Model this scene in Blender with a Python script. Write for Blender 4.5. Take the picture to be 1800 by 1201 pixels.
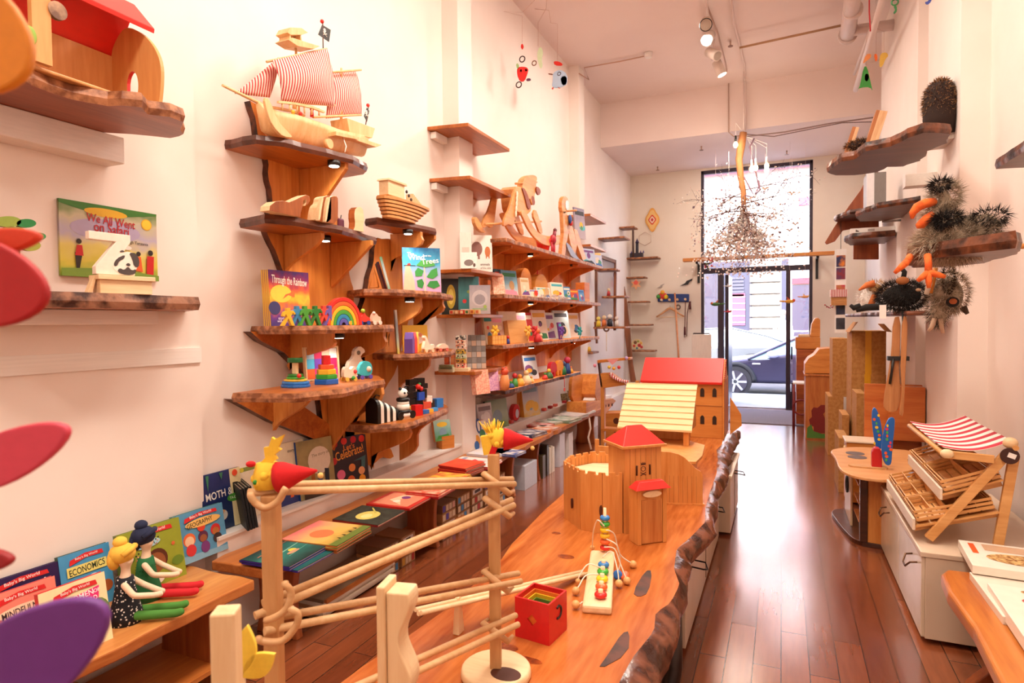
import bpy, bmesh, random, math
from math import sin, cos, pi, radians, sqrt, atan2
from mathutils import Vector, Matrix, noise
for o in list(bpy.data.objects): bpy.data.objects.remove(o)
SC = bpy.context.scene; COL = SC.collection
# ---------------------------------------------------------------- camera
F, YAW, PITCH, ROLL, H = 1084.1, radians(23.65), radians(1.72), radians(-.582),1.5
_f = Vector((-sin(YAW)*cos(PITCH), cos(YAW)*cos(PITCH),-sin(PITCH)))
_r = Vector((cos(YAW), sin(YAW),0)); _u = _r.cross(_f)
CR = cos(ROLL)*_r+sin(ROLL)*_u; CU = -sin(ROLL)*_r+cos(ROLL)*_u; CF = _f
EYE = Vector((0,0, H))
cd = bpy.data.cameras.new('camera'); cam = bpy.data.objects.new('camera', cd); COL.objects.link(cam)
cam.matrix_world = Matrix(((CR.x, CU.x,-CF.x,0),(CR.y, CU.y,-CF.y,0),(CR.z, CU.z,-CF.z, H),(0,0,0,1)))
cd.sensor_width = 36; cd.sensor_fit = 'HORIZONTAL'; cd.lens = F/1800*36; cd.clip_start = .03; cd.clip_end = 200
cd.dof.use_dof = True; cd.dof.focus_distance = 3.1; cd.dof.aperture_fstop = 7.0
SC.camera = cam
# ---------------------------------------------------------------- world, lights, exposure
SC.view_settings.view_transform = 'Standard'; SC.view_settings.look = 'None'
SC.view_settings.gamma = 1; SC.view_settings.use_curve_mapping = False; SC.view_settings.exposure = 0.0
W = bpy.data.worlds.new('sky'); SC.world = W; W.use_nodes = True
nt = W.node_tree; bg = nt.nodes['Background']
sky = nt.nodes.new('ShaderNodeTexSky'); sky.sky_type = 'NISHITA'; sky.sun_disc = False; sky.sun_elevation = radians(50)
sky.sun_rotation = radians(200); sky.air_density = 1.0; sky.dust_density = 3
nt.links.new(sky.outputs[0], bg.inputs[0]); bg.inputs[1].default_value = 2.6
def light(kind, loc, energy, col=(1,.9,.82), size=.3, to=None, spot=None, name='scene_light', sy=None, blend=.6):
    d = bpy.data.lights.new(name, kind); d.energy = energy; d.color = col
    if kind == 'AREA':
        d.size = size
        if sy: d.shape = 'RECTANGLE'; d.size_y = sy
    elif kind != 'SUN': d.shadow_soft_size = size
    if kind == 'SPOT': d.spot_size = radians(spot); d.spot_blend = blend
    o = bpy.data.objects.new(name, d); COL.objects.link(o); o.location = loc
    if to is not None: o.rotation_euler = (Vector(to)-Vector(loc)).to_track_quat('-Z', 'Y').to_euler()
    return o
sun = light('SUN',(5,10,20),.8,(1,.97,.95), to=(0,17,0)); sun.data.angle = radians(2)
# area lights added for soft overhead fill; no fixtures belong to them
WARM = (1,.885,.765)
for i,(x, y) in enumerate([(-.6,-1.2),(-.6,.6),(-.6,2.4),(-.6,4.3)]):
    light('AREA',(x, y,4.70),60, WARM,1.1, to=(x-.25, y+.3,0), sy=.5)
light('AREA',(-.9,6.9,4.62),60, WARM,.6, to=(-1.2,7.2,0), sy=.3)
light('AREA',(-.6,10.3,4.12),22, WARM,.5, to=(-.8,10.6,0), sy=.3)
# ---------------------------------------------------------------- pixel rays (1800x1201) cut with planes of the room
def ray(px, py): return CR*((px-900)/F)-CU*((py-600.5)/F)+CF
def at(px, py, x=None, y=None, z=None, d=None):
    r = ray(px, py)
    if x is not None: t = x/r.x
    elif y is not None: t = y/r.y
    elif z is not None: t = (z-H)/r.z
    else: t = d
    p = EYE+r*t
    if x is not None and z is not None: p.z = z
    if y is not None and z is not None: p.z = z
    return p
def proj(p):
    q = Vector(p)-EYE; d = q.dot(CF); return 900+F*q.dot(CR)/d,600.5-F*q.dot(CU)/d
def mpp(p): return (Vector(p)-EYE).dot(CF)/F
def fit(l, r, t, b, rz=90, **k):
    P = at((l+r)/2, b, **k); a = radians(rz); u = Vector((cos(a), sin(a),0))
    x0, y0 = proj(P-u*.05); x1, y1 = proj(P+u*.05); w = (r-l)/max(abs(x1-x0)*10,1)
    x1, y1 = proj(P+Vector((0,0,.1))); x0, y0 = proj(P); h = (b-t)/max(abs(y1-y0)*10,1)
    return P, w, h
# ---------------------------------------------------------------- materials
def lin(c): return c/12.92 if c <= .04045 else ((c+.055)/1.055)**2.4
def rgb(h): return tuple(lin(int(h[i:i+2],16)/255) for i in (0,2,4))+(1,)
_M = {}
def base(name, rough=.5, metal=0, spec=.5):
    m = bpy.data.materials.new(name); m.use_nodes = True; b = m.node_tree.nodes['Principled BSDF']
    b.inputs['Roughness'].default_value = rough; b.inputs['Metallic'].default_value = metal
    b.inputs['Specular IOR Level'].default_value = spec
    return m, m.node_tree, b
def P(h, rough=.5, metal=0):
    """painted surface with a very slight mottle"""
    k = (h, rough, metal)
    if k not in _M:
        m, t, b = base('paint_'+h, rough, metal); n = t.nodes.new('ShaderNodeTexNoise'); n.inputs['Scale'].default_value = 9
        mx = t.nodes.new('ShaderNodeMix'); mx.data_type = 'RGBA'; c = rgb(h)
        mx.inputs[6].default_value = tuple(v*.9 for v in c[:3])+(1,); mx.inputs[7].default_value = tuple(min(1, v*1.08) for v in c[:3])+(1,)
        t.links.new(n.outputs[0], mx.inputs[0]); t.links.new(mx.outputs[2], b.inputs['Base Color']); _M[k] = m
    return _M[k]
def WD(h1, h2, sc=6, rough=.42, ax='x', bump=.12, st=9):
    """wood: grain stretched along one object axis"""
    k = (h1, h2, sc, rough, ax, st)
    if k not in _M:
        m, t, b = base('wood_'+h1, rough); N = t.nodes.new
        tc = N('ShaderNodeTexCoord'); mp = N('ShaderNodeMapping'); t.links.new(tc.outputs['Object'], mp.inputs[0])
        s = {'x': (1, st, st), 'y': (st,1, st), 'z': (st, st,1)}[ax]; mp.inputs['Scale'].default_value = s
        n = N('ShaderNodeTexNoise'); n.inputs['Scale'].default_value = sc*.35; n.inputs['Detail'].default_value = 6; n.inputs['Distortion'].default_value = .8
        n2 = N('ShaderNodeTexNoise'); n2.inputs['Scale'].default_value = sc*2.2; n2.inputs['Detail'].default_value = 4
        t.links.new(mp.outputs[0], n.inputs[0]); t.links.new(mp.outputs[0], n2.inputs[0])
        r = N('ShaderNodeValToRGB'); r.color_ramp.elements[0].position = .32; r.color_ramp.elements[1].position = .68
        r.color_ramp.elements[0].color = rgb(h1); r.color_ramp.elements[1].color = rgb(h2)
        ad = N('ShaderNodeMath'); ad.operation = 'MULTIPLY_ADD'; ad.inputs[1].default_value = .3; t.links.new(n2.outputs[0], ad.inputs[0])
        sb = N('ShaderNodeMath'); sb.operation = 'MULTIPLY'; sb.inputs[1].default_value = .7; t.links.new(n.outputs[0], sb.inputs[0])
        t.links.new(sb.outputs[0], ad.inputs[2]); t.links.new(ad.outputs[0], r.inputs[0]); t.links.new(r.outputs[0], b.inputs['Base Color'])
        bp = N('ShaderNodeBump'); bp.inputs['Strength'].default_value = bump; bp.inputs['Distance'].default_value = .004
        t.links.new(ad.outputs[0], bp.inputs['Height']); t.links.new(bp.outputs[0], b.inputs['Normal']); _M[k] = m
    return _M[k]
def MT(h1, h2, sc=12, rough=.5, bump=0, det=4):
    """blotched two-colour surface (printed art, cloth, bark)"""
    k = ('mt', h1, h2, sc, rough, bump)
    if k not in _M:
        m, t, b = base('mottle_'+h1, rough); N = t.nodes.new
        tc = N('ShaderNodeTexCoord'); n = N('ShaderNodeTexNoise'); n.inputs['Scale'].default_value = sc; n.inputs['Detail'].default_value = det
        t.links.new(tc.outputs['Object'], n.inputs[0]); r = N('ShaderNodeValToRGB')
        r.color_ramp.elements[0].position = .4; r.color_ramp.elements[1].position = .6
        r.color_ramp.elements[0].color = rgb(h1); r.color_ramp.elements[1].color = rgb(h2)
        t.links.new(n.outputs[0], r.inputs[0]); t.links.new(r.outputs[0], b.inputs['Base Color'])
        if bump:
            bp = N('ShaderNodeBump'); bp.inputs['Strength'].default_value = bump; bp.inputs['Distance'].default_value = .02
            t.links.new(n.outputs[0], bp.inputs['Height']); t.links.new(bp.outputs[0], b.inputs['Normal'])
        _M[k] = m
    return _M[k]
def STR(h1, h2, n, ax=0, rough=.7):
    """woven stripes across one object axis, n stripes per metre"""
    k = ('st', h1, h2, n, ax)
    if k not in _M:
        m, t, b = base('stripe_'+h1, rough); N = t.nodes.new
        tc = N('ShaderNodeTexCoord'); sx = N('ShaderNodeSeparateXYZ'); t.links.new(tc.outputs['Object'], sx.inputs[0])
        mu = N('ShaderNodeMath'); mu.operation = 'MULTIPLY'; mu.inputs[1].default_value = n; t.links.new(sx.outputs[ax], mu.inputs[0])
        fr = N('ShaderNodeMath'); fr.operation = 'FRACT'; t.links.new(mu.outputs[0], fr.inputs[0])
        g = N('ShaderNodeMath'); g.operation = 'GREATER_THAN'; g.inputs[1].default_value = .5; t.links.new(fr.outputs[0], g.inputs[0])
        mx = N('ShaderNodeMix'); mx.data_type = 'RGBA'; mx.inputs[6].default_value = rgb(h1); mx.inputs[7].default_value = rgb(h2)
        t.links.new(g.outputs[0], mx.inputs[0]); t.links.new(mx.outputs[2], b.inputs['Base Color']); _M[k] = m
    return _M[k]
def GR(hs, ax=2, lo=0, hi=1, rough=.4):
    """printed colour ramp along one generated axis"""
    k = ('gr',)+tuple(hs)+(ax, lo, hi)
    if k not in _M:
        m, t, b = base('print_'+hs[0], rough); N = t.nodes.new
        tc = N('ShaderNodeTexCoord'); sx = N('ShaderNodeSeparateXYZ'); t.links.new(tc.outputs['Generated'], sx.inputs[0])
        ns = N('ShaderNodeTexNoise'); ns.inputs['Scale'].default_value = 4; t.links.new(tc.outputs['Generated'], ns.inputs[0])
        ma = N('ShaderNodeMath'); ma.operation = 'MULTIPLY_ADD'; ma.inputs[1].default_value = .5; t.links.new(ns.outputs[0], ma.inputs[0])
        sb = N('ShaderNodeMath'); sb.operation = 'SUBTRACT'; sb.inputs[1].default_value = .25; t.links.new(sx.outputs[ax], sb.inputs[0]); t.links.new(sb.outputs[0], ma.inputs[2])
        r = N('ShaderNodeValToRGB'); cr = r.color_ramp
        cr.elements[0].color = rgb(hs[0]); cr.elements[1].color = rgb(hs[-1])
        for i in range(1, len(hs)-1): cr.elements.new(i/(len(hs)-1)).color = rgb(hs[i])
        t.links.new(ma.outputs[0], r.inputs[0]); t.links.new(r.outputs[0], b.inputs['Base Color']); _M[k] = m
    return _M[k]
def EM(h, s):
    k = ('em', h, s)
    if k not in _M:
        m, t, b = base('glow_'+h,.4); b.inputs['Emission Color'].default_value = rgb(h); b.inputs['Emission Strength'].default_value = s
        b.inputs['Base Color'].default_value = rgb(h); _M[k] = m
    return _M[k]
def GL(h='ffffff', rough=.02, alpha=.12):
    k = ('gl', h, rough, alpha)
    if k not in _M:
        m = bpy.data.materials.new('glass_'+h); m.use_nodes = True; t = m.node_tree; t.nodes.clear(); N = t.nodes.new
        o = N('ShaderNodeOutputMaterial'); a = N('ShaderNodeBsdfTransparent'); a.inputs[0].default_value = rgb(h)
        g = N('ShaderNodeBsdfGlossy'); g.inputs['Roughness'].default_value = rough
        x = N('ShaderNodeMixShader'); x.inputs[0].default_value = alpha
        t.links.new(a.outputs[0], x.inputs[1]); t.links.new(g.outputs[0], x.inputs[2]); t.links.new(x.outputs[0], o.inputs[0]); _M[k] = m
    return _M[k]
# wood families
OAK = WD('bd6a24', 'e09444',5)           # warm honey wood
OAKZ = WD('bd6a24', 'e0984c',5, ax='z')
SLAB = WD('86400f', 'c4702c',4,.35)      # reddish shelf boards
SLABY = WD('86400f', 'c4702c',4,.35, 'y')
DARKW = WD('3d1c10', '6b3620',5,.3, 'y')
TRUNK = WD('b85e18', 'e89c48',3,.45, 'z')
PALE = WD('e3bd8c', 'f2d7ac',7,.5)
PALEZ = WD('e3bd8c', 'f2d7ac',7,.5, 'z')
PALEY = WD('e3bd8c', 'f2d7ac',7,.5, 'y')
CAST = WD('c97a33', 'e09a52',5,.45, 'z', st=14)
BARK = MT('2a120a', '6d3a22',14,.35,.6)
CARD = MT('b0763a', 'c08848',30,.8)
PAGE = STR('e8d9c2', 'cdbda4',900,1)
WHITE = P('f2ece6',.5)
BLACK = P('151312',.4)
# ---------------------------------------------------------------- mesh builder
class B:
    def __init__(s): s.v = []; s.f = []; s.mi = []; s.sm = []; s.mats = []; s.M = Matrix.Identity(4)
    def m(s, mat):
        if mat not in s.mats: s.mats.append(mat)
        return s.mats.index(mat)
    def add(s, vs, fs, mat, smooth=False, T=None):
        n = len(s.v); M = s.M @ T if T is not None else s.M
        s.v += [tuple(M @ Vector(p)) for p in vs]; i = s.m(mat)
        for f in fs: s.f.append(tuple(n+a for a in f)); s.mi.append(i); s.sm.append(smooth)
        return s
    def box(s, c, d, mat, R=None, taper=1):
        x, y, z = d[0]/2, d[1]/2, d[2]/2; k = taper
        vs = [(-x,-y,-z),(x,-y,-z),(x, y,-z),(-x, y,-z),(-x*k,-y*k, z),(x*k,-y*k, z),(x*k, y*k, z),(-x*k, y*k, z)]
        T = Matrix.Translation(c)
        if R is not None: T = T @ R
        return s.add(vs,[(0,3,2,1),(4,5,6,7),(0,1,5,4),(1,2,6,5),(2,3,7,6),(3,0,4,7)], mat, T=T)
    def b2(s, a, b, mat): return s.box([(a[i]+b[i])/2 for i in range(3)],[abs(b[i]-a[i]) for i in range(3)], mat)
    def prism(s, poly, a, b, mat, ax='y', T=None, side=None, smooth=False):
        """poly in the plane across axis ax, extruded from a to b"""
        f = {'y': lambda p, t: (p[0], t, p[1]), 'z': lambda p, t: (p[0], p[1], t), 'x': lambda p, t: (t, p[0], p[1])}[ax]
        n = len(poly); vs = [f(p, a) for p in poly]+[f(p, b) for p in poly]
        s.add(vs,[tuple(range(n))[::-1], tuple(range(n,2*n))], mat, T=T)
        s.add(vs,[(i,(i+1) % n, n+(i+1) % n, n+i) for i in range(n)], side or mat, smooth, T=T)
        return s
    def cyl(s, p0, p1, r0, r1=None, mat=None, n=14, cap=True):
        r1 = r0 if r1 is None else r1; p0 = Vector(p0); p1 = Vector(p1); d = (p1-p0)
        if d.length < 1e-6: return s
        q = d.to_track_quat('Z', 'X'); vs = []
        for p, r in ((p0, r0),(p1, r1)):
            for i in range(n): a = 2*pi*i/n; vs.append(p+q @ Vector((r*cos(a), r*sin(a),0)))
        s.add(vs,[(i,(i+1) % n, n+(i+1) % n, n+i) for i in range(n)], mat, True)
        if cap: s.add(vs,[tuple(range(n))[::-1], tuple(range(n,2*n))], mat)
        return s
    def tube(s, pts, r, mat, n=8, closed=False):
        pts = [Vector(p) for p in pts]; rs = r if isinstance(r,(list, tuple)) else [r]*len(pts); vs = []; L = len(pts); q0 = None
        for i, p in enumerate(pts):
            a = pts[(i-1) % L] if (closed or i > 0) else p; b = pts[(i+1) % L] if (closed or i < L-1) else p
            d = (b-a); d = d if d.length > 1e-9 else Vector((0,0,1)); d.normalize()
            if q0 is None: side = d.orthogonal().normalized()
            else: side = (q0-d*q0.dot(d)); side = side.normalized() if side.length > 1e-6 else d.orthogonal().normalized()
            q0 = side; up = d.cross(side)
            for k in range(n): t = 2*pi*k/n; vs.append(p+(side*cos(t)+up*sin(t))*rs[i])
        fs = []; R = L if closed else L-1
        for i in range(R):
            for k in range(n): a = i*n+k; b = i*n+(k+1) % n; c = ((i+1) % L)*n+(k+1) % n; e = ((i+1) % L)*n+k; fs.append((a, b, c, e))
        s.add(vs, fs, mat, True)
        if not closed: s.add(vs,[tuple(range(n))[::-1], tuple(range((L-1)*n, L*n))], mat)
        return s
    def ball(s, c, r, mat, n=12, m=8, R=None, jit=0):
        if not isinstance(r,(tuple, list)): r = (r, r, r)
        T = Matrix.Translation(c)
        if R is not None: T = T @ R
        vs = [(0,0, r[2])]
        for j in range(1, m):
            for i in range(n):
                a = pi*j/m; b = 2*pi*i/n; k = 1+(random.uniform(-jit, jit) if jit else 0)
                vs.append((r[0]*sin(a)*cos(b)*k, r[1]*sin(a)*sin(b)*k, r[2]*cos(a)*k))
        vs.append((0,0,-r[2])); fs = [(0,1+i,1+(i+1) % n) for i in range(n)]
        for j in range(m-2):
            for i in range(n): a = 1+j*n+i; b = 1+j*n+(i+1) % n; fs.append((a, a+n, b+n, b))
        e = len(vs)-1; fs += [(e,1+(m-2)*n+(i+1) % n,1+(m-2)*n+i) for i in range(n)]
        return s.add(vs, fs, mat, True, T)
    def lathe(s, prof, mat, c=(0,0,0), n=20, R=None, smooth=True):
        T = Matrix.Translation(c)
        if R is not None: T = T @ R
        vs = []
        for r, z in prof:
            for i in range(n): a = 2*pi*i/n; vs.append((r*cos(a), r*sin(a), z))
        fs = []
        for j in range(len(prof)-1):
            for i in range(n): a = j*n+i; b = j*n+(i+1) % n; fs.append((a, b, b+n, a+n))
        s.add(vs, fs, mat, smooth, T); s.add(vs,[tuple(range(n))[::-1], tuple(range((len(prof)-1)*n, len(prof)*n))], mat, False, T)
        return s
    def ring(s, c, R0, r, mat, R=None, n=20, k=8, a0=0, a1=2*pi):
        full = abs(a1-a0-2*pi) < 1e-4; N = n if full else n+1
        T = Matrix.Translation(c) @ (R if R is not None else Matrix.Identity(4)); M = s.M; s.M = M @ T
        s.tube([(R0*cos(a0+(a1-a0)*i/n), R0*sin(a0+(a1-a0)*i/n),0) for i in range(N)], r, mat, k, full); s.M = M
        return s
    def mesh(s, name):
        me = bpy.data.meshes.new(name); me.from_pydata(s.v,[], s.f)
        for m in s.mats: me.materials.append(m)
        me.polygons.foreach_set('material_index', s.mi); me.polygons.foreach_set('use_smooth', s.sm); me.update()
        bm = bmesh.new(); bm.from_mesh(me); bmesh.ops.remove_doubles(bm, verts=bm.verts, dist=1e-6)
        bmesh.ops.recalc_face_normals(bm, faces=bm.faces); bm.to_mesh(me); bm.free()
        return me
    def out(s, name, parent=None, bevel=0, loc=None, rot=None, label=None, seg=2):
        o = bpy.data.objects.new(name, s.mesh(name)); COL.objects.link(o)
        if parent: o.parent = parent
        if loc is not None: o.location = loc
        if rot is not None: o.rotation_euler = rot
        if bevel:
            md = o.modifiers.new('soft_edges', 'BEVEL'); md.width = bevel; md.segments = seg; md.limit_method = 'ANGLE'; md.angle_limit = radians(40)
        if label: o['label'] = label
        return o
RX = lambda a: Matrix.Rotation(radians(a),4, 'X'); RY = lambda a: Matrix.Rotation(radians(a),4, 'Y'); RZ = lambda a: Matrix.Rotation(radians(a),4, 'Z')
def tag(o, label, cat, group=None, kind=None):
    o['label'] = label; o['category'] = cat
    if group: o['group'] = group
    if kind: o['kind'] = kind
    return o
def T(name, label, cat, loc, rz=0, group=None, rot=None):
    o = bpy.data.objects.new(name, None); COL.objects.link(o); o.location = loc; o.empty_display_size = .05
    o.rotation_euler = rot if rot else (0,0, radians(rz)); return tag(o, label, cat, group)
def S(b, name, label, cat, loc=(0,0,0), rz=0, group=None, bevel=0, kind=None, rot=None):
    o = b.out(name, None, bevel, loc, rot if rot else (0,0, radians(rz))); return tag(o, label, cat, group, kind)
def ST(b, name, label=None, bevel=0):
    o = b.out(name, None, bevel); o['kind'] = 'structure'
    if label: o['label'] = label
    return o
def dup(o, loc, rz=None, label=None, scale=None):
    """copy of a thing with copies of its parts and sub-parts"""
    r = o.copy(); COL.objects.link(r); r.location = loc
    if rz is not None: r.rotation_euler = (0,0, radians(rz))
    if scale: r.scale = (scale,)*3 if not isinstance(scale, tuple) else scale
    if label: r['label'] = label
    for ch in list(o.children):
        c = ch.copy(); COL.objects.link(c); c.parent = r
        for g in ch.children: d = g.copy(); COL.objects.link(d); d.parent = c
    return r
_T = {}
def textmesh(txt):
    """flat outline of lettering, normalised to width 1, centred"""
    if txt not in _T:
        c = bpy.data.curves.new('lettering', 'FONT'); c.body = txt; c.align_x = 'CENTER'; c.resolution_u = 3; c.offset = .012
        o = bpy.data.objects.new('lettering', c); COL.objects.link(o); bpy.context.view_layer.update()
        me = o.to_mesh(); vs = [v.co.copy() for v in me.vertices]; fs = [tuple(p.vertices) for p in me.polygons]
        o.to_mesh_clear(); bpy.data.objects.remove(o)
        x0 = min(v.x for v in vs); x1 = max(v.x for v in vs); y0 = min(v.y for v in vs); y1 = max(v.y for v in vs); k = 1/(x1-x0)
        _T[txt] = ([((v.x-(x0+x1)/2)*k,(v.y-(y0+y1)/2)*k) for v in vs], fs,(y1-y0)*k)
    return _T[txt]
def ngon(cx, cy, rx, ry, n=20, a0=0): return [(cx+rx*cos(a0+2*pi*i/n), cy+ry*sin(a0+2*pi*i/n)) for i in range(n)]
def star(cx, cy, r, k=5, q=.45): return [(cx+(r if i % 2 == 0 else r*q)*sin(pi*i/k), cy+(r if i % 2 == 0 else r*q)*cos(pi*i/k)) for i in range(2*k)]
def artwork(b, art, w, h, y0, flip=1):
    """printed shapes laid on a cover of size w x h in the local xz plane, facing -y; u,v run 0..1"""
    y = y0
    for a in art:
        y -= .0004; k = a[0]; M = lambda u, v: ((u-.5)*w, y, v*h)
        if k == 'c': vs = [((a[1]-.5)*w+a[3]*w*cos(t*pi/9), y, a[2]*h+a[3]*w*sin(t*pi/9)) for t in range(18)]; b.add(vs,[tuple(range(18))], P(a[4],.45))
        elif k == 'e': vs = [((a[1]-.5)*w+a[3]*w*cos(t*pi/9), y, a[2]*h+a[4]*h*sin(t*pi/9)) for t in range(18)]; b.add(vs,[tuple(range(18))], P(a[5],.45))
        elif k == 'r': b.add([M(a[1], a[2]), M(a[3], a[2]), M(a[3], a[4]), M(a[1], a[4])],[(0,1,2,3)], P(a[5],.45))
        elif k == 'p': b.add([M(u, v) for u, v in a[1]],[tuple(range(len(a[1])))], P(a[2],.45))
        elif k == 'm': b.add([M(u, v) for u, v in a[1]],[tuple(range(len(a[1])))], a[2])
        elif k == 't':
            vs, fs, hh = textmesh(a[5]); sc = a[3]*w; ro = radians(a[6] if len(a) > 6 else 0); ys = a[7] if len(a) > 7 else 1
            b.add([((a[1]-.5)*w+(p[0]*cos(ro)-p[1]*ys*sin(ro))*sc, y, a[2]*h+(p[0]*sin(ro)+p[1]*ys*cos(ro))*sc) for p in vs], fs, P(a[4],.45))
    return b
BOOKN = {}
def book(l, r, t, b, label, cover, art=(), rz=75, lean=8, th=.012, x=None, y=None, z=None, spine=None, name='picture_book', cat='book', w=None, h=None, group=None, d=None, n=1, roll=0, pages=True):
    """book standing with its cover to the viewer; pixel box gives size, x/y plane its place"""
    Pt, W_, H_ = fit(l, r, t, b, rz, x=x, y=y, z=z if x is None and y is None else None, d=d)
    if z is not None: Pt.z = z
    w = w or W_; h = h or H_/cos(radians(lean)); cv = cover if not isinstance(cover, str) else P(cover,.4)
    sp = P(spine,.4) if isinstance(spine, str) else (spine or cv); first = None
    for i in range(n):
        off = Vector((-sin(radians(rz)), cos(radians(rz)),0))*(i*(th+.004))
        e = T(name, label if i == 0 else label+', %s copy behind it' % ('', 'first', 'second', 'third')[i], cat, Pt+off, group=group, rot=(radians(-lean), radians(roll), radians(rz)))
        B().box((0,0, h/2),(w,.003, h), cv).out('front_cover', e)
        B().box((0, th, h/2),(w,.003, h), sp).box((-w/2+.0015, th/2, h/2),(.003, th, h), sp).out('back_cover', e)
        if pages: B().box((.001, th/2, h/2),(w-.006, th-.003, h-.008), PAGE).out('page_block', e)
        if i == 0 and art: q = B(); artwork(q, art, w, h,-.0017); q.out('cover_print', e)
    return e
def smooth_poly(pts, k=2):
    for _ in range(k):
        o = []
        for i in range(len(pts)):
            a = pts[i]; b = pts[(i+1) % len(pts)]
            o += [tuple(a[j]*.75+b[j]*.25 for j in range(len(a))), tuple(a[j]*.25+b[j]*.75 for j in range(len(a)))]
        pts = o
    return pts
def ragged(pts, amp, seed, step=.04, skip=None):
    """subdivide a closed outline and roughen it like a live edge"""
    o = []
    for i in range(len(pts)):
        a = Vector(pts[i]); b = Vector(pts[(i+1) % len(pts)]); n = max(1, int((b-a).length/step)); nn = Vector((-(b-a).y,(b-a).x)).normalized()
        for k in range(n):
            p = a+(b-a)*k/n
            if not (skip and skip(p)): p = p+nn*amp*noise.noise(Vector((p.x*9+seed, p.y*9, seed*1.7)))*2
            o.append((p.x, p.y))
    return o
# ================================================================ the room
XL, XR, YB, YF, ZC, ZC2 = -2.557,1.21,-3.0,11.33,4.83,4.17
def wallmat(h, h2):
    m, t, b = base('plaster_'+h,.75); N = t.nodes.new
    tc = N('ShaderNodeTexCoord'); n = N('ShaderNodeTexNoise'); n.inputs['Scale'].default_value = 1.3; n.inputs['Detail'].default_value = 5
    t.links.new(tc.outputs['Object'], n.inputs[0]); r = N('ShaderNodeValToRGB'); r.color_ramp.elements[0].color = rgb(h); r.color_ramp.elements[1].color = rgb(h2)
    r.color_ramp.elements[0].position = .35; r.color_ramp.elements[1].position = .65
    t.links.new(n.outputs[0], r.inputs[0]); t.links.new(r.outputs[0], b.inputs['Base Color'])
    n2 = N('ShaderNodeTexNoise'); n2.inputs['Scale'].default_value = 60; t.links.new(tc.outputs['Object'], n2.inputs[0])
    bp = N('ShaderNodeBump'); bp.inputs['Strength'].default_value = .08; bp.inputs['Distance'].default_value = .003
    t.links.new(n2.outputs[0], bp.inputs['Height']); t.links.new(bp.outputs[0], b.inputs['Normal']); return m
WALL = wallmat('efe0d6', 'f6e9e0'); CEIL = wallmat('ecd9d2', 'f0dfd8'); ENDW = wallmat('e9dccb', 'f0e5d6')
# floor of glossy reddish planks
def floormat():
    m, t, b = base('plank_floor',.22); b.inputs['Coat Weight'].default_value = .9; b.inputs['Coat Roughness'].default_value = .16; N = t.nodes.new
    tc = N('ShaderNodeTexCoord'); mp = N('ShaderNodeMapping'); mp.inputs['Rotation'].default_value = (0,0, radians(90)); t.links.new(tc.outputs['Object'], mp.inputs[0])
    br = N('ShaderNodeTexBrick'); br.offset = .37; br.offset_frequency = 2; t.links.new(mp.outputs[0], br.inputs[0])
    for k, v in (('Scale',1),('Mortar Size',.0022),('Mortar Smooth',.2),('Bias',0),('Brick Width',.95),('Row Height',.1125)): br.inputs[k].default_value = v
    br.inputs['Color1'].default_value = rgb('703820'); br.inputs['Color2'].default_value = rgb('8c4a2a'); br.inputs['Mortar'].default_value = rgb('2a150c')
    n = N('ShaderNodeTexNoise'); n.inputs['Scale'].default_value = 2.5; n.inputs['Detail'].default_value = 7
    mp2 = N('ShaderNodeMapping'); mp2.inputs['Scale'].default_value = (14,1.5,1); t.links.new(tc.outputs['Object'], mp2.inputs[0]); t.links.new(mp2.outputs[0], n.inputs[0])
    mx = N('ShaderNodeMix'); mx.data_type = 'RGBA'; mx.blend_type = 'OVERLAY'; mx.inputs[0].default_value = .32
    t.links.new(br.outputs['Color'], mx.inputs[6]); t.links.new(n.outputs[0], mx.inputs[7]); t.links.new(mx.outputs[2], b.inputs['Base Color'])
    bp = N('ShaderNodeBump'); bp.inputs['Strength'].default_value = .5; bp.inputs['Distance'].default_value = .002; bp.invert = True
    ad = N('ShaderNodeMath'); ad.operation = 'MULTIPLY_ADD'; ad.inputs[1].default_value = .35; t.links.new(n.outputs[0], ad.inputs[0]); t.links.new(br.outputs['Fac'], ad.inputs[2])
    t.links.new(ad.outputs[0], bp.inputs['Height']); t.links.new(bp.outputs[0], b.inputs['Normal'])
    mr = N('ShaderNodeMapRange'); mr.inputs[3].default_value = .14; mr.inputs[4].default_value = .30; t.links.new(n.outputs[0], mr.inputs[0]); t.links.new(mr.outputs[0], b.inputs['Roughness'])
    return m
q = B(); q.b2((XL-.1, YB-.1,-.12),(XR+.1, YF,0), floormat()); ST(q, 'floor')
q = B(); q.b2((XL-.1, YB, ZC),(XR+.1,9.3, ZC+.15), CEIL); q.b2((XL-.1,9.3, ZC2),(XR+.1, YF+.2, ZC+.15), CEIL); ST(q, 'ceiling')
q = B(); q.b2((XL-.15, YB,0),(XL, YF+.1, ZC), WALL); q.b2((XL, YB,0),(XL+.045,2.07, ZC), WALL); ST(q, 'wall_left')
q = B(); q.b2((XL,4.47,0),(-2.41,4.71, ZC), WALL); ST(q, 'trim_1', 'plastered pier on the left wall before the orange bookcase')
q = B(); q.b2((XL,7.766,0),(-2.42,8.0, ZC), WALL); ST(q, 'trim_2', 'plastered pier on the left wall past the orange bookcase')
q = B(); q.b2((XR, YB,0),(XR+.15, YF+.1, ZC), WALL); ST(q, 'wall_right')
q = B(); q.b2((1.05,4.85,0),(XR,5.83, ZC), WALL); ST(q, 'trim_3', 'wide plastered pier on the right wall behind the plush birds')
q = B(); q.b2((1.05,6.24,0),(XR,8.38, ZC), WALL); ST(q, 'trim_4', 'long plastered pier on the right wall behind the cartons')
q = B(); q.b2((XL, YB-.15,0),(XR, YB, ZC), WALL); ST(q, 'wall_back')
WX0, WX1, DH = -1.31,.46,2.37
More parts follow.
